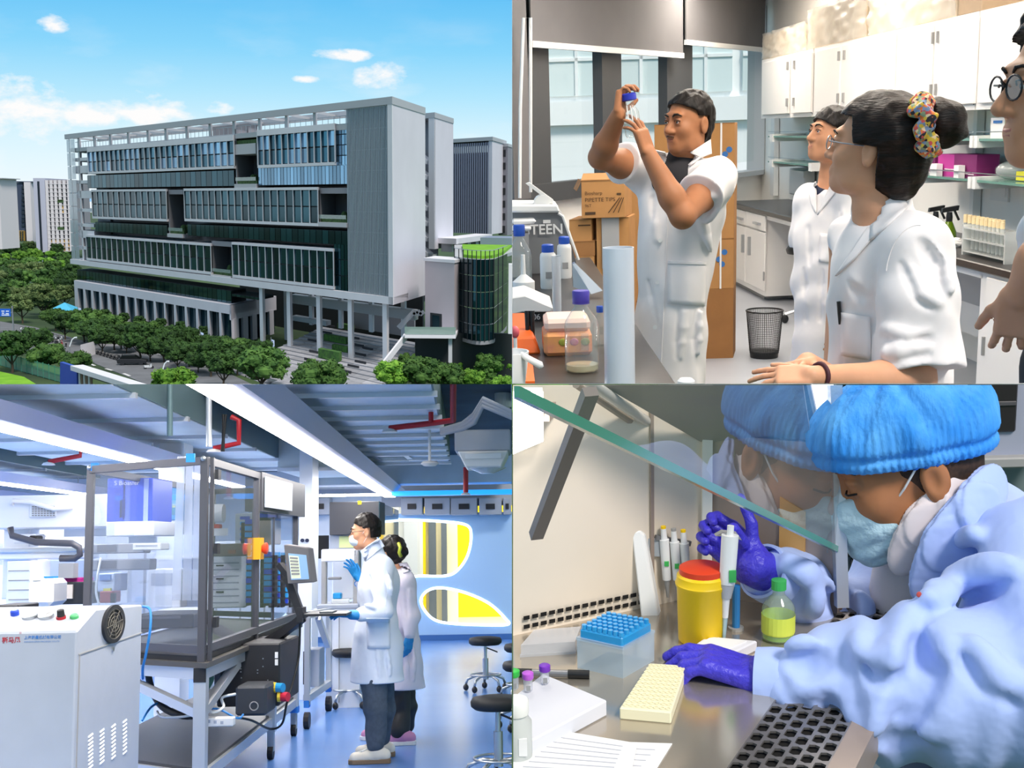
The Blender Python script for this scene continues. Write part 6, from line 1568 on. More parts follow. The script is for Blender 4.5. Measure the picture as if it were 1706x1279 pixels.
# far wall with two rounded cut-outs
def blob(pts, Y, n=6):
 P = [Vector((x, y)) for x, y in pts]; out = []; m = len(P)
 for i in range(m):
  p0, p1, p2, p3 = P[i - 1], P[i], P[(i + 1) % m], P[(i + 2) % m]
  for k in range(n):
   t = k / n; out.append(.5 * ((2 * p1) + (p2 - p0) * t + (2 * p0 - 5 * p1 + 4 * p2 - p3) * t * t + (3 * p1 - p0 - 3 * p2 + p3) * t ** 3))
 return [at(p.x, p.y, Y) for p in out]
h1 = blob([(655, 872), (672, 866), (730, 868), (776, 874), (785, 892), (779, 925), (762, 950), (742, 959), (700, 959), (655, 959)], WY)
h2 = blob([(701, 1000), (712, 984), (735, 979), (775, 987), (815, 1005), (842, 1030), (846, 1040), (810, 1041), (760, 1039), (728, 1034), (710, 1020)], WY)
def plate(name, outer, holes, Y, th, m, label):
 cu = bpy.data.curves.new('c', 'CURVE'); cu.dimensions = '2D'; cu.fill_mode = 'BOTH'; cu.extrude = th / 2
 for loop in [outer] + holes:
  sp = cu.splines.new('POLY'); sp.points.add(len(loop) - 1); sp.use_cyclic_u = True
  for q, p in zip(sp.points, loop): q.co = (p.x, p.z, 0, 1)
 o = bpy.data.objects.new('c', cu); col.objects.link(o); dg = bpy.context.evaluated_depsgraph_get(); me = bpy.data.meshes.new_from_object(o.evaluated_get(dg))
 bpy.data.objects.remove(o); me.transform(Matrix(((1, 0, 0, 0), (0, 0, -1, Y + th / 2), (0, 1, 0, 0), (0, 0, 0, 1))));
 return setp(link(name, me, m, None), label, None, None, 'structure')
ol = [at(x, y, WY) for x, y in ((636, 856), (853, 856), (853, 1057), (636, 1057))]; ol = [Vector((ol[0].x, WY, ol[0].z)), Vector((0, WY, ol[0].z)), Vector((0, WY, BF)), Vector((ol[0].x, WY, BF))]
bwall = plate('wall_back', ol, [h1, h2], WY, .12, M_bw, 'light blue end wall with two rounded openings')
for h in (h1, h2): MB().tube([p + Vector((0, -.0, 0)) for p in h], .022, 6, True).build('led_edge', M_led2, bwall)
xl = at(636, 900, WY).x
MB().box((-9, WY, BF), (xl, WY + .12, BC)).struct('wall_rear', M_lw, 'pale rear wall behind the machines')
MB().box((xl, WY - .02, at(0, 856, WY).z), (0, WY + .12, BC)).struct('trim_1', M_gm, 'wall strip above the blue end wall')
MB().box((-9, WY - .03, BF), (0, WY, BF + .09)).struct('baseboard_back', mat('blue_skirting', '3a6aa8', .5), 'blue skirting along the end wall')
# room behind the openings
MB().box((xl, 26, BF), (0, 26.1, BC)).struct('wall_yellow', M_yel2, 'yellow wall of the corridor behind the openings')
MB().box((xl, WY + .12, BF), (xl + .05, 26, BC)).struct('wall_corridor', M_whp, 'white side of the corridor')
MB().box((-2.6, WY + .1, BF), (-.01, 26, BF + .01)).struct('floor_corridor', mat('cream_floor', 'e9e4cc', .4), 'cream corridor floor')
t = thing('corridor_light', 'ceiling light inside the yellow corridor', 'lamp', (-1, 23, BC - .05)); MB().box((-1.6, 21, BC - .08), (-.3, 25.4, BC - .05)).build('diffuser', mat('corridor_led', 'ffffff', .5, emit='fff8e6', estr=6.), t); MB().box((-1.65, 20.9, BC - .05), (-.25, 25.5, BC)).build('housing', M_whp, t)
a, b = at(664, 880, 22.5), at(700, 950, 22.5); t = thing('corridor_locker', 'white locker block seen through the upper opening', 'locker', (a.x, 22.5, BF)); MB().box((a.x - .4, 22.5, BF), (b.x, 23.2, BC - .1)).build('body', M_whp, t); MB().box((a.x + .1, 22.48, BF + .1), (b.x - .05, 22.5, BC - .2)).build('door', M_wm, t)
for px0, px1, m, lb in ((704, 709, M_yel2, 'yellow'), (714, 726, mat('slate_door', '5a6470', .4), 'slate'), (735, 744, mat('slate_door', '5a6470', .4), 'slate grey narrow')):
 a, b = at(px0, 900, 24), at(px1, 900, 24); t = MB().box((a.x, 24, BF + .01), (b.x, 24.1, BC)).top('corridor_pillar', m, lb + ' upright inside the corridor behind the openings', 'pillar')
a, b = at(700, 900, 24.2), at(762, 900, 24.2); MB().box((a.x, 24.2, BF + .01), (b.x, 24.3, BC)).top('corridor_screen', mat('cream_panel', 'f0e7c2', .6), 'cream panel inside the corridor behind the uprights', 'panel')
# cupboard row along the top of the end wall
for i, (x0, x1) in enumerate(((518, 549), (668, 704), (707, 750), (751, 795), (798, 836), (838, 852))):
 a, b = at(x0, 829, WY - .35), at(x1, 857, WY - .35); t = thing('wall_cupboard', ('pale wall cupboard left of the black cabinet' if i == 0 else ['', 'first', 'second', 'third', 'fourth', 'last'][i] + ' pale wall cupboard from the left above the blue wall'), 'cupboard', ((a.x + b.x) / 2, WY - .2, b.z), 'wall cupboards on the end wall')
 MB().box((a.x, WY - .35, b.z), (b.x, WY - .02, a.z)).build('body', M_gm, t, bevel=.01); w = b.x - a.x
 MB().box((a.x + w * .3, WY - .37, b.z + .09), (b.x - w * .3, WY - .345, b.z + .18)).build('dark_window', M_blkm, t)
zc = at(0, 855, WY).z; z2 = at(0, 797, WY).z; MB().box((at(500, 800, 17).x, 16.9, at(0, 818, 17).z), (0, 17.5, BC)).top('bulkhead_duct', M_duct, 'long duct crossing below the ceiling at the end wall', 'duct')
a = at(652, 818, 17); t = thing('cove_light', 'blue lit cove strip below the long duct by the end wall', 'light', (a.x, 17.2, a.z)); MB().box((a.x, 17.02, a.z - .06), (-.01, 17.4, a.z)).build('lens', M_cove, t); MB().box((a.x, 17.4, a.z - .06), (-.01, 17.46, a.z)).build('channel', M_gm, t)
# ducts and ceiling services
def duct(label, x0, x1, Y0, Y1, z0, m, ribs, name='air_duct', side=None):
 t = thing(name, label, 'duct', ((x0 + x1) / 2, (Y0 + Y1) / 2, z0))
 P = [(rx(x0, Y0), Y0), (rx(x1, Y0), Y0), (rx(x1, Y1), Y1), (rx(x0, Y1), Y1)]
 MB().hexa([(x, y, z0) for x, y in P] + [(x, y, BC - .02) for x, y in P]).build('casing', m, t)
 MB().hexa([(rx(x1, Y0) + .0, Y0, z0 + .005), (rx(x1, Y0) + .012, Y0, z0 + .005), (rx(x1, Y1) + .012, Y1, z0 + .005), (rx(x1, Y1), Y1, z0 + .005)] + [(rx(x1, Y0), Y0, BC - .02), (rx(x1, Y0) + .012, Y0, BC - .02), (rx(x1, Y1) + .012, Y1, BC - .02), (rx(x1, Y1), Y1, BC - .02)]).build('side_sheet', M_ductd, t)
 for k in range(ribs):
  Y = Y0 + (Y1 - Y0) * (k + .5) / ribs; MB().bar((rx(x0, Y) - .02, Y, z0 - .012), (rx(x1, Y) + .03, Y, z0 - .012), .05, .035).build('flange', M_alu, t)
 return t
duct('wide corrugated silver duct right of the light beam', -1.62, -.52, 6.4, 14.2, .95, M_duct, 11)
duct('wide pale duct above the glass cell', -4.6, -2.36, 5.2, 15, .95, M_ductl, 7)
duct('pale duct over the machines at the far left', -8.2, -5.2, 6, 16, .95, M_ductl, 7)
t = thing('ceiling_beam_duct', 'grey boxed duct between the column and the light beam', 'duct', at(475, 770, 13)); a, b = at(463, 748, 13), at(568, 782, 13); MB().box((a.x, 13, b.z), (b.x, 14.5, BC)).build('casing', M_ductl, t); MB().box((a.x, 12.97, b.z - .01), (b.x, 13.0, b.z + .03)).build('flange', M_alu, t); MB().box((at(507, 760, 12.9).x, 12.94, b.z), (at(512, 760, 12.9).x, 12.97, BC)).build('strap', M_blkm, t)
# light beams
def beam(label, x, Y0, Y1, z=.74, w=.16, side=True):
 t = thing('light_beam', label, 'lamp', (rx(x, Y0), Y0, z), 'linear ceiling lights')
 P = [(rx(x, Y0), Y0), (rx(x, Y0) + w, Y0), (rx(x, Y1) + w, Y1), (rx(x, Y1), Y1)]
 MB().hexa([(px, py, z) for px, py in P] + [(px, py, z + .012) for px, py in P]).build('diffuser', M_led, t)
 MB().hexa([(px + (.07 if i in (1, 2) else -.02), py, z + .012) for i, (px, py) in enumerate(P)] + [(px + (.16 if i in (1, 2) else -.1), py, z + .1) for i, (px, py) in enumerate(P)]).build('housing', mat('beam_lilac', 'a9adc4', .5), t)
 for k in range(3):
  Y = Y0 + (Y1 - Y0) * (k + .4) / 3; MB().cyl((rx(x, Y) + w / 2, Y, z + .1), (rx(x, Y) + w / 2, Y, BC), .008, 6).build('hanger', M_alu, t)
 return t
beam('long bright light beam above the man, running to the end wall', -1.58, 5.3, 18.6)
beam('bright light beam above the glass cell', -3.2, 5.2, 17)
beam('light beam over the machines, third from the right', -5.5, 7, 18); beam('farthest light beam at the left', -6.95, 8, 18.5)
a, b = at(513, 826, 18.7), at(648, 822, 18.7); t = thing('light_beam', 'short cross light beam at the end of the long one', 'lamp', (a.x, 18.7, a.z), 'linear ceiling lights'); MB().box((a.x, 18.6, b.z - .03), (b.x, 18.72, b.z + .0)).build('diffuser', M_led, t); MB().box((a.x, 18.6, b.z), (b.x, 18.75, b.z + .08)).build('housing', M_gm, t)
# red sprinkler pipes
def pipe(label, pts, r=.022, name='sprinkler_pipe', m=M_red, head=True):
 P = [at(*p) for p in pts]; t = thing(name, label, 'pipe', P[-1]); MB().tube(P, r, 8).build('pipe', m, t, smooth=60)
 if head: e = P[-1]; MB().lathe(e + Vector((0, 0, -.03)), [(.01, .03), (.045, .02), (.06, .0)], 14).build('sprinkler_head', M_whp, t, smooth=50)
pipe('red sprinkler pipe dropping at the upper right', [(755, 634, 8), (755, 700, 8.6), (718, 705, 8.7), (649, 713, 8.8)]); pipe('thin red drop pipe beside the larger sprinkler pipe', [(718, 634, 8.4), (718, 704, 8.7)], .018, head=False)
pipe('red pipe above the glass cell', [(385, 694, 9.4), (398, 700, 9.4), (398, 738, 9.4), (356, 747, 9.4)]); pipe('red pipe at the left above the machines', [(134, 740, 11), (134, 759, 11), (81, 769, 11)]); pipe('red drop pipe before the blue cove', [(776, 778, 14), (776, 820, 14)], .03)
for k in range(3):
 pipe(['upper', 'middle', 'lower'][k] + ' grey conduit bending down at the upper right', [(860, 690 + k * 4, 9), (805, 664 + k * 6, 9.1), (790, 690 + k * 7, 9.2), (770, 706 + k * 4, 9.3), (735, 716 + k * 3, 9.4)], .02, 'conduit', M_gm, False)
for px, lb in ((283, 'dark suspension rod over the glass cell'), (348, 'pale suspension rod over the near corner post')):
 pipe(lb, [(px, 634, 8), (px, 726 if px < 300 else 744, 8)], .02, 'suspension_rod', M_ductd if px < 300 else M_alu, False)
for k in range(2): pipe(['left', 'right'][k] + ' of two black cables hanging beside the red pipe', [(372 + k * 4, 690, 9.2), (372 - k * 2, 752, 9.2)], .012, 'hanging_cable', M_blk, False)
# suspended air unit
t = thing('air_unit', 'grey suspended air unit with white grille at the upper right', 'air conditioner', at(805, 745, 9.5)); a, b = at(757, 716, 9.5), at(851, 750, 9.5)
MB().box((a.x, 9.5, b.z), (b.x, 10.1, a.z)).build('housing', M_gm, t, bevel=.01); c, d = at(762, 752, 9.5), at(848, 776, 9.5)
MB().hexa([(c.x + .06, 9.55, d.z), (d.x - .06, 9.55, d.z), (d.x - .06, 10.05, d.z), (c.x + .06, 10.05, d.z), (c.x, 9.48, c.z), (d.x, 9.48, c.z), (d.x, 10.12, c.z), (c.x, 10.12, c.z)]).build('grille_frame', M_whp, t, bevel=.01); MB().box((c.x + .06, 9.47, c.z - .06), (d.x - .06, 9.49, c.z - .02)).build('grille', M_alu, t); MB().lathe(Vector((at(812, 780, 9.8).x, 9.8, d.z - .04)), [(.05, 0), (.16, .045)], 16).build('louvre_cone', M_acr, t)
t = thing('air_vent', 'flat ceiling vent in the wide silver duct', 'vent', at(650, 763, 13)); a, b = at(625, 766, 13.0), at(686, 756, 13.0); MB().box((a.x, 12.6, .93), (b.x, 13.4, .945)).build('frame', M_alu, t); MB().box((a.x + .06, 12.7, .925), (b.x - .06, 13.3, .931)).build('grid', M_ductd, t)
t = thing('camera_dome', 'white dome sensor on a short drop rod', 'sensor', at(716, 772, 10)); q = at(716, 770, 10); MB().cyl(q, (q.x, q.y, .95), .012, 8).build('rod', M_whp, t); MB().lathe(q - Vector((0, 0, .03)), [(.05, 0), (.075, .02), (.06, .04)], 18).build('dome', M_whp, t, smooth=60)
t = thing('smoke_detector', 'small white detector on the dark ceiling deck', 'detector', at(838, 676, 10)); q = at(838, 676, 10); MB().lathe(Vector((q.x, q.y, q.z)), [(.03, -.03), (.07, -.01), (.07, BC - q.z)], 16).build('body', M_whp, t)

# ---------------------------------------------------------------- grey compressor in front
cmpx = -1.99; t = thing('compressor', 'pale grey compressor cabinet with round fan and slanted control panel', 'compressor', (-2.5, 6, BF))
sidep = [atx(128, 1051, cmpx), atx(160, 1014, cmpx), atx(237, 1007, cmpx)]; y0, y2 = sidep[0].y, sidep[2].y
prof = [Vector((cmpx, y0, BF + .06)), sidep[0], sidep[1], sidep[2], Vector((cmpx, y2, BF + .06))]
MB().slab(prof, (-1.3, 0, 0)).build('casing', M_gm, t, bevel=.008)
MB().box((cmpx - 1.25, y0 + .05, BF), (cmpx - .05, y2 - .05, BF + .06)).build('plinth', M_blkm, t)
z_s = atx(237, 1060, cmpx).z; MB().bar((cmpx + .002, y0 + .03, z_s - .01), (cmpx + .002, y2, z_s + .02), .004, .006).build('panel_seam', M_gray, t); MB().bar((cmpx + .002, y0 + .04, BF + .1), (cmpx + .002, y0 + .04, z_s - .01), .004, .008, up=(0, 1, 0)).build('panel_seam', M_gray, t)
fc = atx(187, 1039, cmpx); fan = MB(); R1 = .093
def oval(mb):
 mb.v = [(v[0], fc.y + (v[1] - fc.y) * 1.7, v[2]) for v in mb.v]; return mb
oval(MB().lathe(fc, [(R1, .0), (R1, .014), (R1 * .8, .016), (R1 * .78, .006)], 28, axis=(1, 0, 0))).build('fan_ring', M_blkm, t, smooth=40)
fg = oval(MB().lathe(fc, [(R1 * .79, .005), (.001, .006)], 28, axis=(1, 0, 0))).build('fan_well', mat('fan_brown', '5c554a', .7), t)
for k in range(4):
 r_ = R1 * (.2 + k * .19); oval(MB().tube([fc + Vector((.013, math.cos(a) * r_, math.sin(a) * r_)) for a in [i * math.pi / 12 for i in range(24)]], .0018, 5, True)).build('guard_wire', mat('dull_wire', '6f6a60', .5), fg)
for k in range(4): a_ = k * math.pi / 4 + .2; oval(MB().bar(fc + Vector((.013, math.cos(a_) * R1 * .8, math.sin(a_) * R1 * .8)), fc - Vector((-.013, math.cos(a_) * R1 * .8, math.sin(a_) * R1 * .8)), .003, .003)).build('guard_wire', mat('dull_wire', '6f6a60', .5), fg)
lk = atx(187, 1081, cmpx); MB().lathe(lk, [(.011, 0), (.011, .008), (.004, .009)], 14, axis=(1, 0, 0)).build('lock', M_steel, t)
for i in range(4):
 for k in range(9):
  p = atx(150 + i * 19, 1262 - i * 8 + (k - 4) * 6.5 - 10, cmpx); MB().hexa([p + Vector(v) for v in ((0, -.03, -.005), (.006, -.03, -.004), (.006, .03, .004), (0, .03, .003), (0, -.03, .004), (.002, -.03, .005), (.002, .03, .012), (0, .03, .011))]).build('vent_louvre', M_wm, t)
# control panel things lie on the slanted face
pa, pb = sidep[0], sidep[1]; sd = (pb - pa); nrm = Vector((0, -sd.z, sd.y)).normalized(); nrm = nrm if nrm.z > 0 else -nrm
def onslant(px, py): return onplane(px, py, pa, nrm)
for px, py, r_, h_, m_ in ((25, 1024, .02, .02, mat('button_blue', '2346b8', .4)), (124, 1029, .02, .012, mat('switch_green', '4fae6a', .4))):
 c = onslant(px, py); MB().lathe(c, [(r_, 0), (r_, h_), (r_ * .7, h_ + .006)], 16, axis=nrm).build('push_button', m_, t, smooth=40)
c = onslant(102, 1030); MB().lathe(c, [(.022, 0), (.022, .012)], 16, axis=nrm).build('knob_base', M_red, t); MB().lathe(c + nrm * .012, [(.018, 0), (.016, .03), (.01, .032)], 14, axis=nrm).build('knob', M_blkm, t, smooth=40)
for px in (50, 77):
 c = onslant(px, 1028); g_ = MB().lathe(c, [(.036, 0), (.036, .012), (.031, .014)], 24, axis=nrm).build('pressure_gauge', M_steel, t, smooth=40); MB().lathe(c + nrm * .0145, [(.03, 0), (.001, .0005)], 24, axis=nrm).build('dial', M_whp, g_); MB().bar(c + nrm * .016, c + nrm * .016 + Vector((.018, .008, .008)), .003, .002).build('needle', M_blk, g_)
yF = y0 - .004;
def onf(px, py): return at(px, py, yF)
text('lettering', '斯马风', .028, onf(3, 1070), (1, 0, 0), (0, 0, 1), M_red, t, bold=True); text('lettering', '®', .014, onf(32, 1056), (1, 0, 0), (0, 0, 1), M_red, t)
text('lettering', '上海斯曼机械有限公司', .0168 * 1.0, onf(40, 1064), (1, 0, 0), (0, 0, 1), mat('print_blue', '2c6fb3', .6), t, bold=True); text('lettering', 'SHANGHAI SIMAN MACHINERY CO.,LTD', .0088, onf(40, 1070), (1, 0, 0), (0, 0, 1), mat('print_blue', '2c6fb3', .6), t)

# ---------------------------------------------------------------- workbench with the glass cell
N_, L_, Mm, E_ = Vector((-1.80, 7.0, 0)), Vector((-2.68, 7.62, 0)), Vector((-1.83, 8.55, 0)), Vector((-1.86, 10.25, 0)); RDv = Vector((-.02, 1, 0)); B_ = L_ + Vector((-.05, 3.3, 0))
def zc_(p, z): return Vector((p.x, p.y, z))
wb = thing('workbench', 'aluminium profile workbench with dark top carrying the glass cell', 'workbench', zc_(N_, BF))
tz = -.64; ex = .05
top = [N_ + Vector((.05, -.08, 0)), E_ + Vector((.05, .1, 0)), B_ + Vector((-.05, .1, 0)), L_ + Vector((-.1, -.03, 0))]
MB().slab([zc_(p, tz - .03) for p in top], (0, 0, .03)).build('top', mat('bench_top', '4a4846', .4), wb)
rails = [(N_, E_), (N_, L_), (L_, B_)]
for a, b in rails:
 for z in (tz - .065, BF + .27): MB().bar(zc_(a, z), zc_(b, z), .05, .065).build('rail', M_alu, wb)
for p in (N_, Mm + Vector((0, .6, 0)), E_, L_, B_): MB().box((p.x - .035, p.y - .035, BF + .2), (p.x + .035, p.y + .035, tz - .03)).build('leg', M_alu, wb)
for p in (N_, E_, L_): MB().box((p.x - .038, p.y - .045, BF + .19), (p.x + .04, p.y + .03, BF + .24)).build('foot_cap', mat('blue_tape', '2f7fd6', .6), wb)
for p in (N_, E_, L_, B_, Mm + Vector((0, .6, 0))):
 MB().cyl(zc_(p, BF + .05) + Vector((-.02, 0, 0)), zc_(p, BF + .05) + Vector((.02, 0, 0)), .05, 14).build('castor', M_blkm, wb); MB().box((p.x - .025, p.y - .02, BF + .06), (p.x + .025, p.y + .02, BF + .2)).build('castor_fork', M_alu, wb)
MB().box((N_.x - .035, N_.y - .04, tz - .11), (N_.x + .035, N_.y - .03, tz - .03)).build('corner_block', M_blkm, wb)
sh = [N_, E_, B_, L_]; MB().slab([zc_(p, BF + .3) for p in sh], (0, 0, .02)).build('lower_shelf', mat('dark_shelf', '3b3a3c', .35), wb)
zlo, zhi = BF + .62, tz - .1
MB().bar(zc_(N_, zlo), zc_(lerp(N_, L_, .75), zhi), .05, .05).build('brace', M_alu, wb); MB().bar(zc_(N_, zlo), zc_(lerp(N_, E_, .3), zhi), .05, .05).build('brace', M_alu, wb); MB().bar(zc_(E_, zlo + .1), zc_(lerp(E_, N_, .32), zhi), .05, .05).build('brace', M_alu, wb)
# glass cell
cz0, cz1 = -.57, .53
cell = thing('glass_cell', 'clear walled machine cell with dark profile posts on the workbench', 'enclosure', zc_(N_, tz))
for p, w in ((N_, .042), (L_, .042), (Mm, .045), (E_, .045), (B_, .045)): MB().box((p.x - w / 2, p.y - w / 2, tz), (p.x + w / 2, p.y + w / 2, cz1)).build('post', M_post, cell)
MB().box((N_.x + .024, N_.y + .03, tz), (N_.x + .045, N_.y + .06, cz1)).build('post', M_post, cell)
for a, b in ((N_, L_), (N_, Mm), (Mm, E_), (L_, B_), (E_, B_)):
 for z in (cz1 - .02, cz0): MB().bar(zc_(a, z), zc_(b, z), .045, .045).build('rail', M_post, cell)
 MB().slab([zc_(lerp(a, b, .02), cz0 + .02), zc_(lerp(a, b, .98), cz0 + .02), zc_(lerp(a, b, .98), cz1 - .04), zc_(lerp(a, b, .02), cz1 - .04)], (.004, .004, 0)).build('clear_panel', M_acr2, cell)
MB().bar(zc_(lerp(Mm, E_, .4), cz0), zc_(lerp(Mm, E_, .4), cz1 - .3), .02, .02, up=(1, 0, 0)).build('mullion', M_post, cell)
MB().slab([zc_(p, tz) for p in sh], (0, 0, .03)).build('base_plate', M_blkm, cell)
for p, dx in ((N_, -.08), (L_, .03)): MB().box((p.x + dx - .02, p.y - .04, cz1 - .03), (p.x + dx + .03, p.y - .025, cz1 + .02)).build('blue_clip', mat('clip_blue', '2b86d8', .5), cell)
for p in (N_, L_): MB().ball(zc_(p, cz1 - .01) + Vector((0, -.035, 0)), .016, 10, 8).build('bolt', M_steel, cell)
for z in (.43, 0., -.42): MB().box((N_.x + .055, N_.y + .02, z - .03), (N_.x + .075, N_.y + .09, z + .03)).build('hinge', M_blkm, cell)
sgp = [zc_(Mm + Vector((.03, .05, 0)), .26), zc_(E_ + Vector((.03, .3, 0)), .26), zc_(E_ + Vector((.03, .3, 0)), .54), zc_(Mm + Vector((.03, .05, 0)), .54)]
MB().slab(sgp, (-.12, 0, 0)).build('header_box', M_post, cell); sg = MB().slab([lerp(sgp[0], sgp[2], .06), lerp(sgp[1], sgp[3], .36) , lerp(sgp[2], sgp[0], .36) + Vector((0, 0, .1)), lerp(sgp[3], sgp[1], .06)], (.006, 0, 0))
MB().slab([Vector((sgp[0].x + .004, Mm.y + .12, .29)), Vector((sgp[0].x - .0, Mm.y + 1.2, .29)), Vector((sgp[0].x - .0, Mm.y + 1.2, .51)), Vector((sgp[0].x + .004, Mm.y + .12, .51))], (.006, 0, 0)).build('sign_face', M_gm, cell)
eb = zc_(Mm + Vector((.05, -.02, 0)), .01); MB().box(eb + Vector((-.05, -.06, -.09)), eb + Vector((.0, .06, .06))).build('stop_box', mat('stop_yellow', 'f0a818', .5), cell); MB().lathe(eb + Vector((0, 0, -.015)), [(.025, 0), (.04, .02), (.04, .035), (.03, .04)], 16, axis=(1, 0, 0)).build('stop_button', mat('stop_red', 'e8482a', .4), cell, smooth=40)
# things in the cell
def ib(name, label, x0, y0, x1, y1, Y, dep, m, cat, parts=(), bevel=.006):
 """upright box seen between two pixel corners, dep deep"""
 a, b = at(x0, y0, Y), at(x1, y1, Y); t = thing(name, label, cat, ((a.x + b.x) / 2, Y + dep / 2, b.z)); MB().box((a.x, Y, b.z), (b.x, Y + dep, a.z)).build('body', m, t, bevel=bevel)
 for pn, xa, ya, xb, yb, pr, pm in parts:
  p, q = at(xa, ya, Y - pr), at(xb, yb, Y - pr); MB().box((p.x, Y - pr, q.z), (q.x, Y, p.z)).build(pn, pm, t)
 return t
M_cob = mat('cobalt', '2a49c2', .35); M_sky = mat('sky_plastic', '2d9ad8', .4); M_tray = mat('grey_tray', '8a8d96', .5)
t = ib('dispenser_head', 'cobalt blue instrument head with white logo inside the glass cell', 179, 797, 253, 868, 8.6, .5, M_cob, 'instrument', (('front_seam', 206, 800, 207, 866, .004, M_navy2), ('edge_strip', 240, 797, 246, 868, .006, mat('violet_strip', '8fa0dd', .4)), ('recess', 200, 832, 208, 862, .004, M_navy2)))
q = at(192, 806, 8.59); text('logo', 'S Bioasfer', .045, at(190, 808, 8.585), (1, 0, 0), (0, 0, 1), M_whp, t)
ib('instrument_base', 'white instrument body under the cobalt head', 177, 869, 256, 892, 8.55, .55, M_wm, 'instrument', (('panel', 215, 873, 252, 888, .004, M_pw),))
t = thing('tower_column', 'white square column standing behind the glass cell', 'column', at(282, 900, 10.4)); a, b = at(266, 725, 10.8), at(300, 1110, 10.8); MB().box((a.x, 10.8, BF), (b.x, 11.1, a.z)).build('shaft', M_wm, t); MB().box((a.x - .02, 10.78, a.z - .02), (b.x + .02, 11.12, a.z)).build('cap', M_gm, t); MB().box((a.x - .15, 10.7, BF), (b.x + .15, 11.2, BF + .03)).build('base', M_gm, t)
ib('sky_box', 'sky blue tank seen deep inside the glass cell', 277, 806, 304, 866, 10.2, .2, M_sky, 'tank', (('label', 280, 842, 292, 858, .004, mat('teal_label', '2a86a8', .5)),))
for k, (x0, y0, x1, y1, lb) in enumerate(((154, 906, 240, 921, 'upper'), (154, 932, 250, 949, 'lower'))): ib('gantry_rail', lb + ' grey gantry rail across the glass cell', x0, y0, x1, y1, 8.2, .15, M_tray, 'rail', (('cover', x0 + 8, y0 + 2, x0 + 40, y1 - 2, .004, M_post),))
ib('white_carriage', 'small white carriage on the gantry rail', 221, 905, 268, 916, 7.95, .2, M_whp, 'carriage', (('slot', 226, 908, 262, 910, .003, M_gm),))
ib('cassette_hotel', 'white stack of plate drawers behind the near corner post', 345, 926, 402, 1012, 8.75, .4, M_wm, 'cabinet', tuple(('drawer_gap', 348, 937 + k * 11, 398, 938.4 + k * 11, .004, M_gm) for k in range(7)) + tuple(('pull', 360, 941 + k * 22, 372, 943 + k * 22, .012, M_blkm) for k in range(3)))
for i, x in enumerate((404, 436, 450, 464)):
 t = thing('plate_rack', ['wide', 'second', 'third', 'fourth'][i] + ' dark rack with blue labels in the glass cell', 'rack', at(x, 1010, 8.9 + .3 * i), 'label racks'); Y = 8.9 + .3 * i; w = .1
 a = at(x, 870 if i == 0 else 925, Y); b = at(x, 1012, Y); MB().box((a.x - .01, Y, b.z), (a.x + .015, Y + .1, a.z)).build('upright', M_blkm, t); MB().box((a.x + w - .015, Y, b.z), (a.x + w, Y + .1, a.z)).build('upright', M_blkm, t)
 n = 9 if i else 13
 for k in range(n):
  z = b.z + (a.z - b.z) * (k + .3) / n; s_ = MB().box((a.x, Y, z), (a.x + w, Y + .12, z + .02)).build('shelf', M_post, t)
  MB().box((a.x + .02, Y - .01, z + .02), (a.x + w - .02, Y, z + .055)).build('label', M_sky if (k + i) % 3 else M_cob, s_)
ib('kraft_panel', 'pale tan panel hanging in the rear half of the cell', 432, 867, 460, 907, 9.6, .2, mat('tan_panel', 'd9bfa4', .7), 'panel'); ib('blue_label_box', 'blue topped box above the tan panel in the cell', 430, 849, 460, 868, 9.7, .2, M_cob, 'box', (('dark_base', 430, 862, 460, 868, .01, M_blkm),))
t = thing('air_cylinder', 'white horizontal cylinder hung in the cell right of the near post', 'cylinder', at(358, 860, 9)); MB().cyl(at(345, 855, 9), at(373, 855, 9), .07, 18).build('barrel', M_wm, t, smooth=40); MB().cyl(at(352, 820, 9), at(352, 850, 9), .012, 8).build('hanger', M_alu, t)
ib('red_cap_valve', 'small red capped valve below the hanging cylinder', 350, 873, 365, 880, 8.7, .1, M_red, 'valve', (('body', 354, 880, 380, 892, .0, M_wm),)); ib('robot_hand', 'dark robot gripper in the middle of the cell', 348, 906, 408, 926, 8.5, .2, mat('dark_grip', '55504e', .5), 'gripper', (('finger', 380, 916, 392, 922, .02, mat('brown_grip', '6d4a3a', .5)),))
ib('plate_magazine', 'clear stacked magazine with blue plates above the gripper', 392, 855, 420, 905, 9.1, .15, M_acr, 'magazine', tuple(('blue_plate', 400, 860 + k * 9, 416, 865 + k * 9, .01, M_sky if k % 2 else M_cob) for k in range(5)))
for k in range(3):
 p0, p1 = at(296 + k * 14, 760 + k * 2, 7.9), at(286 + k * 17, 1000, 7.9); MB().slab([p0, p0 + Vector((.05, 0, 0)), p1 + Vector((.06, 0, 0)), p1], (0, .004, 0)).top('strip_curtain', clear('curtain_film', 'e6e9f4', .3), ['left', 'middle', 'right'][k] + ' clear plastic strip curtain inside the cell', 'curtain', 'strip curtains')
 o = bpy.data.objects[-1]
ib('slide_stage', 'black slide stage on the base of the cell', 224, 1024, 322, 1046, 7.75, .5, M_blkm, 'stage', (('lid', 230, 1027, 300, 1030, .01, M_post),)); ib('document_tray', 'white paper tray lying at the front of the cell base', 262, 1016, 330, 1024, 8.3, .35, M_pw, 'tray')
ib('white_module', 'white instrument module at the back of the cell', 245, 948, 300, 1012, 9.6, .4, M_wm, 'module', (('window', 252, 955, 290, 975, .004, M_gm),)); ib('glass_module', 'pale blue glazed module behind the strip curtains', 300, 890, 338, 1010, 9.8, .3, mat('pale_blue_panel', 'b9c6e0', .4), 'module', (('shelf', 300, 925, 338, 929, .03, M_wm), ('dark_bay', 304, 932, 334, 948, .004, mat('navy_bay', '46557a', .4))))
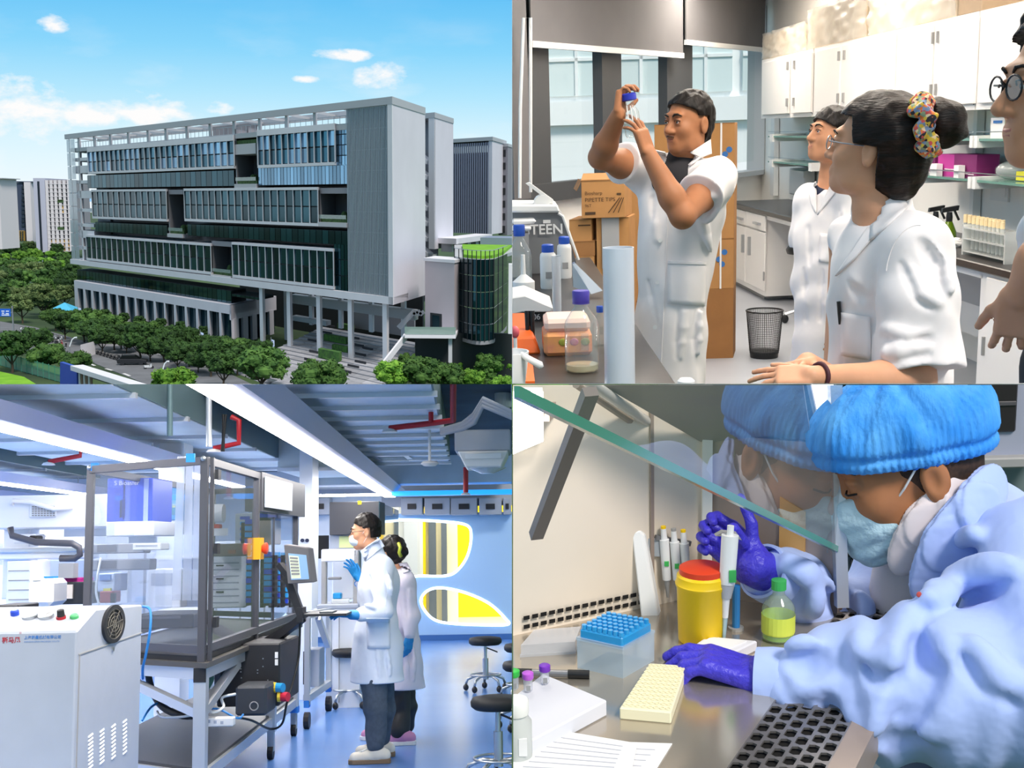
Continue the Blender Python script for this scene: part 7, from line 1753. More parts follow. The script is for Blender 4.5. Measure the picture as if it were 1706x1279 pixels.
ib('small_instrument', 'small blue and white instrument at the lower left of the cell', 163, 955, 190, 985, 8.8, .3, mat('pale_blue', 'b4c2de', .4), 'instrument', (('head', 166, 957, 184, 966, .02, mat('steel_blue', '5f7fb8', .4)), ('vial', 172, 980, 184, 986, .03, mat('lime_vial', 'c9cf5a', .4)))); ib('red_block', 'red coil block at the foot of the small instrument', 166, 985, 186, 1004, 8.7, .2, mat('dull_red', '9a4a50', .5), 'block', (('dark_side', 184, 988, 192, 1004, .02, M_blkm),))
# below the bench
t = ib('control_cabinet', 'black electronics cabinet on the lower shelf of the workbench', 362, 1073, 466, 1176, 8.1, .7, M_blkm, 'cabinet', (('side_bevel', 358, 1076, 366, 1160, .01, M_post), ('label', 458, 1086, 463, 1096, .004, M_pw), ('label', 458, 1098, 463, 1108, .004, M_pw)) + tuple(('screw', x, y, x + 2, y + 2, .006, M_steel) for x, y in ((400, 1113), (400, 1118), (401, 1128), (428, 1115), (428, 1120), (437, 1096), (437, 1109), (445, 1132))), bevel=.01)
t = ib('power_unit', 'small dark grey box with round vent before the electronics cabinet', 392, 1143, 444, 1192, 7.75, .3, mat('dark_slate', '3a3d44', .5), 'box', (), bevel=.015)
q = at(423, 1176, 7.745); MB().tube([q + Vector((math.cos(a) * .026, 0, math.sin(a) * .026)) for a in [i * math.pi / 10 for i in range(20)]], .004, 6, True).build('vent_ring', M_gray, t)
t = ib('power_strip', 'white power strip lying on the lower shelf', 337, 1196, 388, 1210, 7.35, .07, M_whp, 'power strip', (('socket', 345, 1199, 350, 1204, .003, M_gm), ('socket', 356, 1200, 361, 1205, .003, M_gm), ('socket', 367, 1201, 372, 1206, .003, M_gm)))
for x, y, m_, m2, lb in ((460, 1145, mat('plug_yellow', 'e2c23a', .5), M_sky, 'blue and yellow plug on the side of the electronics cabinet'), (468, 1160, mat('plug_red', 'd8304a', .5), mat('plug_yellow', 'e2c23a', .5), 'red and yellow plug hanging below the blue one')):
 t = thing('industrial_plug', lb, 'plug', at(x, y, 8.0)); q = at(x, y, 8.0); MB().cyl(q, q + Vector((.05, -.02, .0)), .03, 12).build('shell', m2 if m2 is M_sky else m_, t); MB().cyl(q - Vector((.02, 0, 0)), q, .034, 12).build('collar', m_ if m2 is M_sky else m2, t)
def cable(label, pts, r, m, name='cable'):
 P = [at(*p) for p in pts]; Q = []
 for i in range(len(P) - 1):
  p0, p1, p2, p3 = P[max(i - 1, 0)], P[i], P[i + 1], P[min(i + 2, len(P) - 1)]
  for k in range(5): t_ = k / 5; Q.append(.5 * ((2 * p1) + (p2 - p0) * t_ + (2 * p0 - 5 * p1 + 4 * p2 - p3) * t_ ** 2 + (3 * p1 - p0 - 3 * p2 + p3) * t_ ** 3))
 Q.append(P[-1]); MB().tube(Q, r, 6).top(name, m, label, 'cable', smooth=180)
M_bluec = mat('blue_cable', '2f7fc4', .4); M_wc = mat('white_cable', 'd9dce0', .5)
cable('bright blue cable hanging over the bench edge beside the compressor', [(238, 1010, 6.8), (250, 1016, 6.75), (250, 1050, 6.72), (243, 1090, 6.75), (238, 1112, 6.8), (238, 1130, 6.9)], .008, M_bluec)
cable('thick black cable bundle curving below the bench', [(245, 1085, 7.6), (248, 1130, 7.6), (258, 1160, 7.6), (275, 1180, 7.5), (305, 1192, 7.4), (335, 1190, 7.5)], .022, M_blkm); cable('white cable looping on the lower shelf', [(262, 1185, 7.5), (270, 1194, 7.4), (300, 1194, 7.35), (330, 1190, 7.4), (350, 1196, 7.4)], .008, M_wc)
cable('blue cable lying along the lower shelf', [(237, 1200, 7.3), (255, 1175, 7.5), (290, 1166, 7.6), (320, 1186, 7.5), (360, 1180, 7.5), (395, 1196, 7.5), (405, 1190, 7.6)], .007, M_bluec); cable('pale cable between power strip and dark box', [(345, 1165, 7.5), (352, 1186, 7.4), (372, 1178, 7.5), (370, 1162, 7.6), (392, 1156, 7.7)], .009, M_wc)
cable('black cable trailing from the monitor arm to the floor', [(500, 1030, 8.4), (498, 1090, 8.4), (490, 1130, 8.3), (478, 1170, 8.1), (470, 1205, 8.2), (450, 1214, 8.2), (420, 1200, 7.8), (395, 1195, 7.6)], .008, M_blk); cable('green and white cable bunch behind the leg', [(352, 1085, 7.7), (346, 1110, 7.7), (352, 1130, 7.7), (342, 1150, 7.7), (338, 1165, 7.6)], .02, mat('green_cables', '55806c', .6))
cable('white tube hanging inside the left of the cell', [(168, 930, 8.1), (163, 955, 8.0), (160, 985, 8.0), (166, 1010, 8.0)], .008, M_wc)
# second bench section, monitor arm, keyboard tray
b2 = thing('side_bench', 'second aluminium bench section beyond the glass cell', 'workbench', at(530, 1150, 11)); x0, x1 = at(508, 1100, 10.5).x, at(550, 1100, 11.6).x
for (px, Y, y0_, y1_) in ((511, 10.6, 1025, 1160), (547, 11.7, 1015, 1140)): a, b = at(px - 4, y0_, Y), at(px + 4, y1_, Y); MB().box((a.x, Y, BF + .2), (b.x, Y + .07, a.z)).build('leg', M_alu, b2); MB().box((a.x, Y - .01, BF + .18), (b.x, Y + .08, BF + .24)).build('foot_cap', mat('blue_tape', '2f7fd6', .6), b2); MB().cyl((a.x, Y + .03, BF + .07), (b.x, Y + .03, BF + .07), .07, 12).build('castor', M_blkm, b2)
a, b = at(511, 1150, 10.6), at(547, 1130, 11.7); MB().bar(zc_(a, BF + .26), zc_(b, BF + .26), .06, .06).build('rail', M_alu, b2); MB().bar(at(511, 1024, 10.6), at(547, 1018, 11.7), .06, .06).build('rail', M_alu, b2); MB().bar(at(530, 1028, 11.0), at(546, 1075, 11.6), .05, .05).build('brace', M_alu, b2)
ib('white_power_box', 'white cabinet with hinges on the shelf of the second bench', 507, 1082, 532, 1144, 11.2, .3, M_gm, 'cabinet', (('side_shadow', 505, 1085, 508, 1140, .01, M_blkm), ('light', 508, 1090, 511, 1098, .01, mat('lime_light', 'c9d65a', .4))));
t = thing('monitor', 'grey touch monitor tilted on a black arm beside the glass cell', 'monitor', at(497, 1020, 8.3)); Y = 8.25
sp = [at(472, 906, Y), at(513, 912, Y + .15), at(520, 970, Y + .15), at(479, 973, Y)]; MB().slab(sp, (.03, .06, 0)).build('housing', mat('monitor_grey', '6e6b6d', .5), t, bevel=.006)
s2 = [lerp(lerp(sp[0], sp[1], u), lerp(sp[3], sp[2], u), v) + Vector((0, -.008, 0)) for u, v in ((.17, .22), (.9, .22), (.9, .9), (.17, .9))]; scn = MB().slab(s2, (0, .004, 0)).build('screen', mat('screen_blue', '7f9fc4', .2, emit='7f9fc4', estr=.5), t)
s3 = [lerp(lerp(s2[0], s2[1], u), lerp(s2[3], s2[2], u), v) + Vector((0, -.006, 0)) for u, v in ((.03, .08), (.56, .08), (.56, .95), (.03, .95))]; MB().slab(s3, (0, .003, 0)).build('window', mat('screen_page', 'c9cdb6', .3, emit='c9cdb6', estr=.5), scn)
for k in range(6): p, q = lerp(s3[0], s3[3], .1 + k * .14), lerp(s3[1], s3[2], .1 + k * .14); MB().bar(lerp(p, q, .1) + Vector((0, -.004, 0)), lerp(p, q, .9) + Vector((0, -.004, 0)), .004, .012).build('row', M_gray, scn)
MB().bar(at(478, 958, 8.4), at(504, 1030, 8.4), .07, .05).build('arm', M_blkm, t); MB().bar(at(466, 940, 8.5), at(488, 968, 8.45), .05, .04).build('upper_arm', M_blkm, t); MB().box(at(494, 1012, 8.35), at(510, 1034, 8.5)).build('joint', M_blkm, t); MB().bar(at(503, 1030, 8.4), zc_(E_, tz - .1) + Vector((.03, -1.6, 0)), .05, .05).build('mount', M_blkm, t)
t = thing('keyboard_tray', 'black keyboard tray held out beside the monitor arm', 'tray', at(545, 1030, 8.5)); a, b = at(508, 1024, 8.4), at(585, 1036, 8.6); MB().box((a.x, 8.35, at(0, 1035, 8.4).z), (b.x, 8.75, at(0, 1031, 8.4).z)).build('plate', M_blkm, t); MB().box((a.x + .1, 8.4, at(0, 1031, 8.4).z), (b.x - .1, 8.6, at(0, 1028, 8.4).z)).build('keyboard', mat('key_grey', '5a5f66', .5), t); MB().bar((a.x, 8.5, at(0, 1033, 8.4).z), (E_.x + .02, 8.6, tz - .05), .04, .03).build('bracket', M_blkm, t)
# machines behind the people
t = thing('liquid_handler', 'white bench robot with dark frame behind the man in the white coat', 'instrument', at(565, 1010, 12)); Y = 12.
def q_(nm, m, x0, y0, x1, y1, d0, d1): a, b = at(x0, y0, Y), at(x1, y1, Y); return MB().box((a.x, Y + d0, b.z), (b.x, Y + d1, a.z)).build(nm, m, t, bevel=.01)
q_('top_arm', M_wm, 535, 915, 596, 935, 0, .3); q_('left_post', M_gray, 535, 933, 543, 1008, 0, .1); q_('right_post', M_gray, 588, 915, 598, 1008, 0, .2); q_('back', M_wm, 543, 935, 590, 1000, .4, .45); q_('deck', M_gm, 530, 1006, 600, 1013, -.1, .5); q_('plate', M_acr, 552, 998, 582, 1006, 0, .2); q_('beaker', M_sky, 553, 988, 567, 998, .05, .15); q_('arm', M_gray, 543, 962, 565, 966, .1, .2)
t = thing('lab_table', 'white lab table carrying the bench robot', 'table', at(570, 1120, 12)); a, b = at(522, 1014, 12), at(600, 1014, 12); MB().box((a.x, 11.9, a.z - .04), (b.x, 12.6, a.z)).build('top', M_gm, t); MB().box((at(545, 1030, 12).x, 11.95, BF), (b.x, 12.5, a.z - .04)).build('cabinet', M_wm, t); MB().box((at(566, 1030, 12).x, 11.93, BF + .05), (at(567, 1030, 12).x, 11.95, a.z - .06)).build('door_gap', M_gray, t)
ib('black_hood', 'tall black hood cabinet hanging behind the head of the man', 549, 836, 632, 890, 13.5, .6, mat('charcoal', '3b3c42', .5), 'hood', (('warning_mark', 596, 834, 602, 840, .01, M_yel2),)); a, b = at(632, 838, 13.5), at(664, 850, 16); MB().slab([at(632, 836, 13.5), at(664, 850, 17), at(664, 930, 17), at(632, 925, 13.5)], (-.02, .02, 0)).top('tinted_panel', clear('teal_tint', '3a7f96', .6), 'teal tinted glass panel right of the black hood', 'panel')
ib('hood_base', 'lit instrument bay under the black hood', 549, 891, 600, 915, 13.6, .5, M_gm, 'instrument', (('lit_bay', 565, 893, 592, 912, .01, mat('lime_screen', 'd7df9a', .5)), ('dark_bay', 520, 892, 548, 930, .0, M_blkm)))
t = thing('room_column', 'white structural column right of the header box', 'column', at(510, 1000, 12.6)); a, b = at(499, 792, 12.6), at(520, 900, 12.6); MB().box((a.x, 12.6, BF), (b.x, 13, BC)).build('shaft', M_wm, t); [MB().cyl(at(x, 900, 12.6), at(x, 900, 12.6) - Vector((0, .02, 0)), .02, 10).build('bolt', M_navy2, t) for x in (499 + 5, 512)]
# machines on the left
t = thing('gantry_robot', 'long white gantry robot with cable chain at the far left', 'robot', at(80, 1000, 10)); Y = 10.
q_('beam', M_wm, -20, 826, 178, 878, 0, .6); q_('lower_beam', M_wm, -20, 912, 145, 930, 0, .3); q_('rail', M_alu, -20, 914, 145, 919, -.03, 0); q_('end_panel', M_wm, -20, 878, 22, 1000, .3, .5); q_('back_panel', M_lw, 0, 935, 145, 1000, .8, .9); q_('carriage', M_blkm, 52, 892, 64, 902, -.05, .1); q_('head', M_wm, 22, 890, 60, 905, 0, .2)
vt = q_('vent_block', M_wm, 50, 840, 95, 862, -.02, 0)
for i in range(8):
 for k in range(5): a = at(53 + i * 5, 843 + k * 3.6, Y - .03); MB().box((a.x, Y - .03, a.z - .01), (a.x + .014, Y - .02, a.z)).build('vent_slot', M_gray, vt)
MB().tube([at(20, 842, 9.95), at(22, 834, 9.95), at(50, 836, 9.95), at(90, 848, 9.95), at(120, 845, 9.95)], .02, 8).build('hose', M_whp, t, smooth=180); MB().tube([at(17, 878, 9.9), at(20, 892, 9.9), at(60, 903, 9.9), at(120, 905, 9.9), at(132, 912, 9.9), at(133, 924, 9.9), at(125, 930, 9.9), at(100, 930, 9.9)], .028, 8).build('cable_chain', M_post, t, smooth=180)
ib('white_jerrycan', 'white plastic canister behind the compressor', 46, 965, 86, 1010, 8.2, .3, M_whp, 'canister', (('neck', 58, 950, 72, 966, -.05, M_whp),), bevel=.03); ib('blue_tray', 'blue sample tray on the left machine', 74, 961, 104, 969, 9.3, .2, M_sky, 'tray', (('rim', 73, 960, 105, 962, .005, M_sky),)); ib('pink_tray', 'magenta sample tray right of the blue one', 108, 963, 141, 971, 9.3, .2, mat('pink_plastic', 'd8329a', .5), 'tray', (('rim', 107, 962, 142, 964, .005, mat('pink_plastic', 'd8329a', .5)),))
ib('dark_stage', 'dark instrument stage below the trays at the left', 86, 970, 148, 1006, 9.2, .4, M_blkm, 'stage', (('cream_box', 98, 974, 120, 997, .02, mat('cream_plastic', 'd9cbbb', .5)), ('tall_bay', 106, 938, 130, 962, -.1, M_gray))); ib('left_cabinet', 'white drawer cabinet at the far left below the gantry', 12, 935, 50, 1010, 9.6, .4, M_wm, 'cabinet', tuple(('drawer_line', 14, 950 + k * 16, 48, 951 + k * 16, .004, M_gray) for k in range(4)))
ib('black_case', 'black case with lime edge peeking over the compressor', -10, 1008, 30, 1026, 6.9, .3, M_blkm, 'case', (('lime_edge', -10, 1022, 12, 1030, .02, mat('lime_edge', '9fd83a', .5)),))
for k, (x0, x1, y0, lb) in enumerate(((-30, 60, 880, 'left'), (60, 175, 895, 'right'))): ib('rear_machine', lb + ' white machine block along the rear wall', x0, y0, x1, 1010, 14, .8, M_wm, 'machine', (('window', x0 + 20, y0 + 25, x1 - 20, y0 + 60, .01, M_gm), ('handle', x0 + 40, y0 + 70, x1 - 30, y0 + 74, .03, M_gray)))
ib('rear_cabinet', 'white cabinet row seen through the right pane of the cell', 180, 905, 500, 1060, 15, .7, M_wm, 'cabinet', tuple(('door_line', 200 + k * 40, 910, 201 + k * 40, 1055, .01, M_gray) for k in range(8)))
# stools
def stool(px, Y, label, proto=None, name='lab_stool'):
 c = Vector((at(px, 900, Y).x, Y, BF)); t = thing(name, label, 'stool', c, 'round lab stools'); H = .5
 MB().lathe(c + Vector((0, 0, H)), [(.05, -.03), (.15, -.02), (.175, .0), (.178, .03), (.165, .055), (.1, .066), (.01, .068)], 28).build('seat', mat('stool_black', '1c1d20', .6), t, smooth=60)
 MB().cyl(c + Vector((0, 0, .12)), c + Vector((0, 0, .34)), .03, 14).build('outer_tube', M_steel, t, smooth=40); MB().cyl(c + Vector((0, 0, .34)), c + Vector((0, 0, H - .02)), .017, 12).build('piston', M_steel, t, smooth=40)
 MB().bar(c + Vector((.02, -.03, H - .05)), c + Vector((.13, -.08, H - .09)), .012, .012).build('lever', M_blkm, t)
 MB().tube([c + Vector((math.cos(a) * .16, math.sin(a) * .16, .17)) for a in [i * math.pi / 14 for i in range(28)]], .009, 6, True).build('foot_ring', M_steel, t, smooth=180)
 for k in range(5):
  a = k * 2 * math.pi / 5 + .4; d = Vector((math.cos(a), math.sin(a), 0)); lg = MB().tube([c + Vector((0, 0, .15)), c + d * .1 + Vector((0, 0, .16)), c + d * .2 + Vector((0, 0, .12)), c + d * .22 + Vector((0, 0, .07))], .014, 8).build('leg', M_steel, t, smooth=180)
  MB().ball(c + d * .22 + Vector((0, 0, .035)), (.03, .03, .035), 10, 7).build('castor', M_blkm, lg, smooth=180)
 return t
stool(806, 13.1, 'round black stool farthest off on the blue floor before the end wall'); stool(825, 8.05, 'nearest round black stool at the lower right corner'); stool(868, 10.4, 'black stool sliced by the right edge between the nearest and the farthest'); stool(866, 12.2, 'black stool seat just showing at the right edge beside the farthest stool')
stool(583, 12.0, 'black stool half hidden behind the man in the white coat')

# ---------------------------------------------------------------- two people at the glass cell
use('BL')
M_glove = mat('blue_glove', '2a8fd0', .45, bump=.2, bscale=60); M_jean = mat('grey_jeans', '4a5563', .9, vary=.12, nscale=30); M_snk = mat('sneaker_white', 'd9d5cb', .6); M_gum = mat('gum_sole', '7d6752', .7); M_snp = mat('sneaker_pink', 'c98bb4', .6); M_pinkc = mat('pinkish_coat', 'e3dbe6', .8, bump=.25, bscale=9)
def mask(hd, parent, m=M_mask, h=.003):
 S = Soft(h); k = hd.k
 S.ell(hd.p(0, .052, -.058), [v * k for v in (.058, .062, .052)], hd.R, .01); S.ell(hd.p(0, .095, -.045), [v * k for v in (.022, .026, .03)], hd.R, .03)
 o = soft(S, 'face_mask', m, parent, cut=lambda X, Y, Z: np.maximum(.012 - hd.loc(X, Y, Z)[1], np.maximum(hd.loc(X, Y, Z)[2] + .012 - .0 * X, -.112 - hd.loc(X, Y, Z)[2])) * k)
 for x in (-1, 1):
  for z0, z1 in ((-.02, .02), (-.095, -.035)): MB().tube([hd.p(x * .056, .03, z0), hd.p(x * .074, .01, (z0 + z1) / 2), hd.p(x * .08, -.012, z1)], .0014 * k, 5).build('ear_loop', m, o)
 return o
def shoe(c, d, parent, m, sole, s=1., name='sneaker'):
 c = Vector(c); d = Vector(d).normalized(); n = Vector((-d.y, d.x, 0)); S = Soft(.006)
 S.cap(c + d * .0 + Vector((0, 0, .055)), c + d * .15 + Vector((0, 0, .04)), .048, .042, .03); S.cap(c + d * -.06 + Vector((0, 0, .055)), c + Vector((0, 0, .09)), .045, .045, .03)
 o = soft(S, name, m, parent, cut=lambda X, Y, Z: c.z + .028 - Z + 0 * X)
 prof = [(-.105, .03), (-.09, .044), (.0, .042), (.1, .05), (.17, .044), (.2, .02)]
 P = [c + d * a + n * b for a, b in prof] + [c + d * a - n * b for a, b in prof[::-1]]
 MB().slab(P, (0, 0, .032)).build('sole', sole, o, bevel=.004); MB().tube([c + d * .06 + Vector((0, 0, .105)), c + d * .1 + n * .02 + Vector((0, 0, .09)), c + d * .13 + Vector((0, 0, .08))], .006, 5).build('laces', M_whp, o)
 return o
# ---- man
t = thing('person', 'man in long white coat, mask and blue gloves standing at the keyboard tray', 'person', (at(620, 900, 9.0).x, 9., BF))
hd = Head(at(609, 886, 9.0), (-1, -.08, -.08), (0, 0, 1), 1.02); S = Soft(.005); hd.shape(S)
S.cap(hd.p(0, -.02, -.05), at(622, 922, 9), .056, .06, .02); S.cap(at(622, 922, 9), at(628, 960, 9), .062, .12, .03)
Ls, Rs = at(637, 945, 8.82), at(625, 945, 9.2); Le, Lw = at(638, 1016, 8.72), at(590, 1024, 8.65); Re, Rw = at(612, 1000, 9.3), at(598, 962, 9.25)
S.chain([Ls, Le, Lw], [.052, .042, .03], .02); S.chain([Rs, Re, Rw], [.052, .042, .03], .02); S.cap(Ls, Rs, .05, .05, .03)
softB(S, 'body', M_skin3, t); hd.face(t, brow=1.1); hd.hair(t, M_hair, hairline(.075, .012, .028, .045), grow=.012, h=.004); hd.glasses(t, M_blk, .021); mask(hd, t)
for w, d, n, sd in ((Lw, (-1, 0, .05), (0, .2, -1), 1), (Rw, (-.5, -.2, .8), (-.5, -1, 0), -1)):
 G = Soft(.0045); hand(G, w, d, n, curl=(.2, .2, .25, .3), thumb=(.5, .3), side=sd, fr=.0095); G.cap(Vector(w) - Vector(d).normalized() * .03, Vector(w) + Vector(d).normalized() * .02, .036, .034, .01); soft(G, 'glove', M_glove, t)
C = Soft(.0075); ax_ = axes((0, -1, 0), (1, 0, 0), (0, 0, 1))
C.chain([Ls, lerp(Ls, Le, .5), Le], [.078, .075, .07], .04); C.chain([Le, lerp(Le, Lw, .75)], [.072, .052], .03); C.chain([Rs, Re], [.075, .068], .04); C.chain([Re, lerp(Re, Rw, .75)], [.068, .05], .03)
C.cap(Rs, Ls, .075, .078, .05); C.cap(at(622, 915, 9), at(626, 935, 9), .068, .085, .03); C.ell(at(632, 975, 9), (.2, .155, .22), ax_, .05); C.ell(at(629, 1050, 9), (.2, .16, .28), ax_, .08); C.cap(at(628, 1080, 9), at(626, 1160, 9), .185, .2, .06)
C.cap(at(617, 890, 9), at(612, 922, 9), .058, .045, .01, 's')
zh = at(0, 1146, 9).z
coat, cb_ = softB(C, 'lab_coat', M_coatl, t, noise_amp=.006, noise_scale=18, seed=4, fr=.013, folds=[[(615, 960), (622, 1000)], [(642, 960), (650, 1005)], [(600, 1035), (605, 1100)], [(640, 1085), (646, 1138)], [(625, 1085), (628, 1140)], [(606, 1012), (628, 1020)]], cut=lambda X, Y, Z: zh - Z + 0 * X + 0 * Y)
drape(cb_, [(600, 918), (632, 896), (640, 910), (608, 935)], 'collar', M_coatl, coat, .01, .008, Y=8.9)
drape(cb_, [(610, 1030), (650, 1030), (650, 1080), (612, 1080)], 'pocket', M_coatl, coat, .008, .005)
q = hit(cb_, 595, 972, .006, 8.8); MB().tube([q + Vector((math.cos(a) * .02, -.002, math.sin(a) * .02)) for a in [i * .4 for i in range(12)]], .004, 5).build('logo', mat('print_blue', '2c6fb3', .6), coat)
MB().tube([hit(cb_, 645 + 2 * math.sin(k), 950 + k * 12, 0, 8.8) for k in range(6)], .003, 5).build('sleeve_seam', M_coatl, coat)
J = Soft(.008)
for (xt, yt, xb, Yb) in ((622, 8.92, 626, 8.92), (634, 9.1, 634, 9.18)):
 a, k_, f_ = at(xt, 1130, yt), at(xt + 3, 1180, yt), Vector((at(xb, 1225, Yb).x, Yb, BF + .13)); J.chain([a, k_, f_], [.105, .085, .068], .03)
soft(J, 'jeans', M_jean, t, noise_amp=.008, noise_scale=22)
shoe((at(626, 900, 8.92).x, 8.92, BF), (-1, -.1, 0), t, M_snk, M_gum); shoe((at(634, 900, 9.2).x, 9.2, BF), (-1, -.05, 0), t, M_snk, M_gum)
# ---- woman behind him
t = thing('person', 'woman with dark hair bun and pink sneakers standing behind the man in the long coat', 'person', (at(665, 900, 9.75).x, 9.75, BF))
hd = Head(at(651, 921, 9.75), (-.8, .55, -.25), (0, 0, 1), 1.0); S = Soft(.005); hd.shape(S); S.cap(hd.p(0, -.02, -.05), at(662, 950, 9.78), .05, .054, .02); S.cap(at(662, 950, 9.78), at(668, 985, 9.8), .06, .11, .03)
Ls, Rs = at(675, 965, 9.62), at(660, 965, 9.98); Le, Lw = at(684, 1025, 9.6), at(682, 1062, 9.56); S.chain([Ls, Le, Lw], [.048, .04, .028], .02); S.chain([Rs, at(655, 1030, 10), at(640, 1050, 9.9)], [.048, .04, .028], .02); S.cap(Ls, Rs, .05, .05, .03)
hand(S, at(640, 1050, 9.9), (-.5, 0, -.8), (-.8, 0, .5), side=-1)
softB(S, 'body', M_skin3, t); hd.face(t, brow=.8)
def hw(x, y, z): return np.maximum(np.minimum(y - .03 - .25 * np.maximum(z, 0), .07 - z), np.maximum(np.minimum(y + .03, .005 - z), -.11 - z + 0 * x))
def exw(S_): S_.ell(hd.p(0, -.06, .02), (.09, .085, .095), hd.R, .03)
hd.hair(t, M_hair, hw, grow=.016, extra=exw); B2 = Soft(.005); B2.ell(at(669, 920, 9.65), (.05, .045, .055), None, .02); soft(B2, 'hair_bun', M_hair, t, noise_amp=.006, noise_scale=80)
MB().tube([at(664, 905, 9.62), at(667, 912, 9.58), at(665, 920, 9.58), at(668, 927, 9.6)], .014, 8).build('hair_clip', mat('lime_clip', 'b5bf3a', .4), t, smooth=180); mask(hd, t)
C = Soft(.0075); C.chain([Ls, Le], [.075, .065], .04); C.chain([Le, lerp(Le, Lw, .85)], [.066, .052], .03); C.chain([Rs, at(655, 1030, 10), at(645, 1044, 9.93)], [.075, .062, .05], .03); C.cap(Rs, Ls, .07, .075, .05); C.ell(at(668, 985, 9.8), (.18, .13, .2), ax_, .05); C.ell(at(668, 1050, 9.8), (.18, .14, .28), ax_, .06); C.cap(at(670, 1080, 9.8), at(671, 1170, 9.8), .15, .19, .06)
C.cap(at(658, 925, 9.78), at(655, 945, 9.78), .055, .04, .01, 's'); zh2 = at(0, 1158, 9.8).z
coat, cb_ = softB(C, 'lab_coat', M_pinkc, t, noise_amp=.007, noise_scale=18, seed=8, fr=.013, folds=[[(676, 985), (680, 1040)], [(672, 1080), (674, 1140)], [(684, 1080), (684, 1150)]], cut=lambda X, Y, Z: zh2 - Z + 0 * X + 0 * Y)
drape(cb_, [(664, 938), (678, 936), (686, 950), (672, 955)], 'collar', M_pinkc, coat, .01, .006, Y=9.7)
G = Soft(.0045); hand(G, Lw, (-.1, 0, -1), (-.6, .6, 0), curl=(.3, .35, .4, .45), side=1, fr=.0095, k=.95); G.cap(Lw + Vector((0, 0, .03)), Lw - Vector((0, 0, .02)), .034, .034, .01); soft(G, 'glove', M_glove, t)
J = Soft(.008)
for (xt, yt, Yb) in ((664, 9.75, 9.7), (674, 9.9, 9.95)): J.chain([at(xt, 1150, yt), at(xt + 2, 1175, yt), Vector((at(xt, 900, Yb).x, Yb, BF + .12))], [.09, .082, .07], .03)
soft(J, 'trousers', M_blkm, t, noise_amp=.008, noise_scale=22)
shoe((at(669, 900, 9.7).x, 9.7, BF), (-1, -.1, 0), t, M_snp, M_whp); shoe((at(640, 900, 9.98).x, 9.98, BF), (-1, 0, 0), t, M_snp, M_whp)

# ================================================================ person pipetting in a safety cabinet (lower right)
use('BR')
SZ = -.72                                                    # steel work surface
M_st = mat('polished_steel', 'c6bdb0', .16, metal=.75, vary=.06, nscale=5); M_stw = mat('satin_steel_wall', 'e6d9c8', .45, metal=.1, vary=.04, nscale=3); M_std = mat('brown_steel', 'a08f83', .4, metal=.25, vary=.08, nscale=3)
M_hole = mat('slot_black', '0d0c0c', .8); M_green = mat('green_edge', '3f8f78', .2, trans=.2); M_glv = mat('violet_glove', '4038c0', .42, bump=.35, bscale=70, vary=.06, nscale=20); M_roof = mat('cabinet_roof', '8b8784', .5)
M_bcoat = mat('pale_blue_coat', 'a9bdf0', .8, sheen=.15, bump=.2, bscale=25, bdetail=2); M_shirt = mat('pink_white_shirt', 'dcd0d0', .85); M_maskb = mat('pale_blue_mask', 'bcd9e4', .85, bump=.25, bscale=80)
def sf(px, py): return atz(px, py, SZ)
# work surface: everything left of the front grille
g0, g1 = sf(1196, 1300), sf(1352, 1078); gd = Vector((g1.x - g0.x, g1.y - g0.y, 0)).normalized(); gn = Vector((gd.y, -gd.x, 0))     # along the front edge / towards the person
bl, br_ = sf(853, 1060), sf(1070, 1013); bd = Vector((br_.x - bl.x, br_.y - bl.y, 0)).normalized(); cornr = bl + bd * ((at(1160, 900, 2.0).x) / bd.x); cornr = Vector((cornr.x, cornr.y, SZ))
pst = at(1396, 960, 1.76); pstf = Vector((pst.x, pst.y, SZ))
ga, gb = g0 - gd * .5, g1 + gd * .35
MB().slab([Vector((-.02, ga.y, SZ)), ga, gb, Vector((pstf.x, pstf.y + .05, SZ)), cornr, Vector((bl.x - .02, bl.y, SZ))], (0, 0, -.012)).struct('floor', M_st, 'polished steel work surface of the cabinet')
# front grille: steel plate with rounded slots
gr = thing('front_grille', 'perforated steel intake grille along the front edge of the cabinet', 'grille', lerp(ga, gb, .5))
cw, ch = .027, .0175; tiles = MB(); dark = MB()
nrow, ncol = 6, 45
for j in range(nrow):
 for i in range(ncol):
  o = ga + gd * (i * cw + (j % 2) * cw / 2) + gn * (j * ch + ch / 2) + Vector((0, 0, .0))
  if (o - gb).dot(gd) > 0: continue
  out = [(-.5, -.5), (0, -.5), (.5, -.5), (.5, 0), (.5, .5), (0, .5), (-.5, .5), (-.5, 0)]; inn = [(-.3, -.38), (0, -.39), (.3, -.38), (.41, 0), (.3, .38), (0, .39), (-.3, .38), (-.41, 0)]
  P = [o + gd * a * cw + gn * b * ch for a, b in out] + [o + gd * a * cw + gn * b * ch for a, b in inn] + [o + gd * a * cw + gn * b * ch - Vector((0, 0, .003)) for a, b in inn]
  tiles.add(P, [(k, (k + 1) % 8, 8 + (k + 1) % 8, 8 + k) for k in range(8)] + [(8 + k, 8 + (k + 1) % 8, 16 + (k + 1) % 8, 16 + k) for k in range(8)])
o = tiles.build('perforated_plate', mat('grille_steel', '8f8a86', .35, metal=.7), gr); setp(o, kind='stuff')
MB().slab([ga, gb, gb + gn * nrow * ch, ga + gn * nrow * ch], (0, 0, -.01)).build('intake_well', M_hole, gr); gr.children[-1].location.z -= .03 if False else 0
for c_ in gr.children:
 if c_.name.startswith('intake_well'): c_.data.transform(Matrix.Translation((0, 0, -.006)))
MB().slab([ga + gn * nrow * ch, gb + gn * nrow * ch, gb + gn * (nrow * ch + .03), ga + gn * (nrow * ch + .03)], (0, 0, -.05)).build('front_lip', M_std, gr)
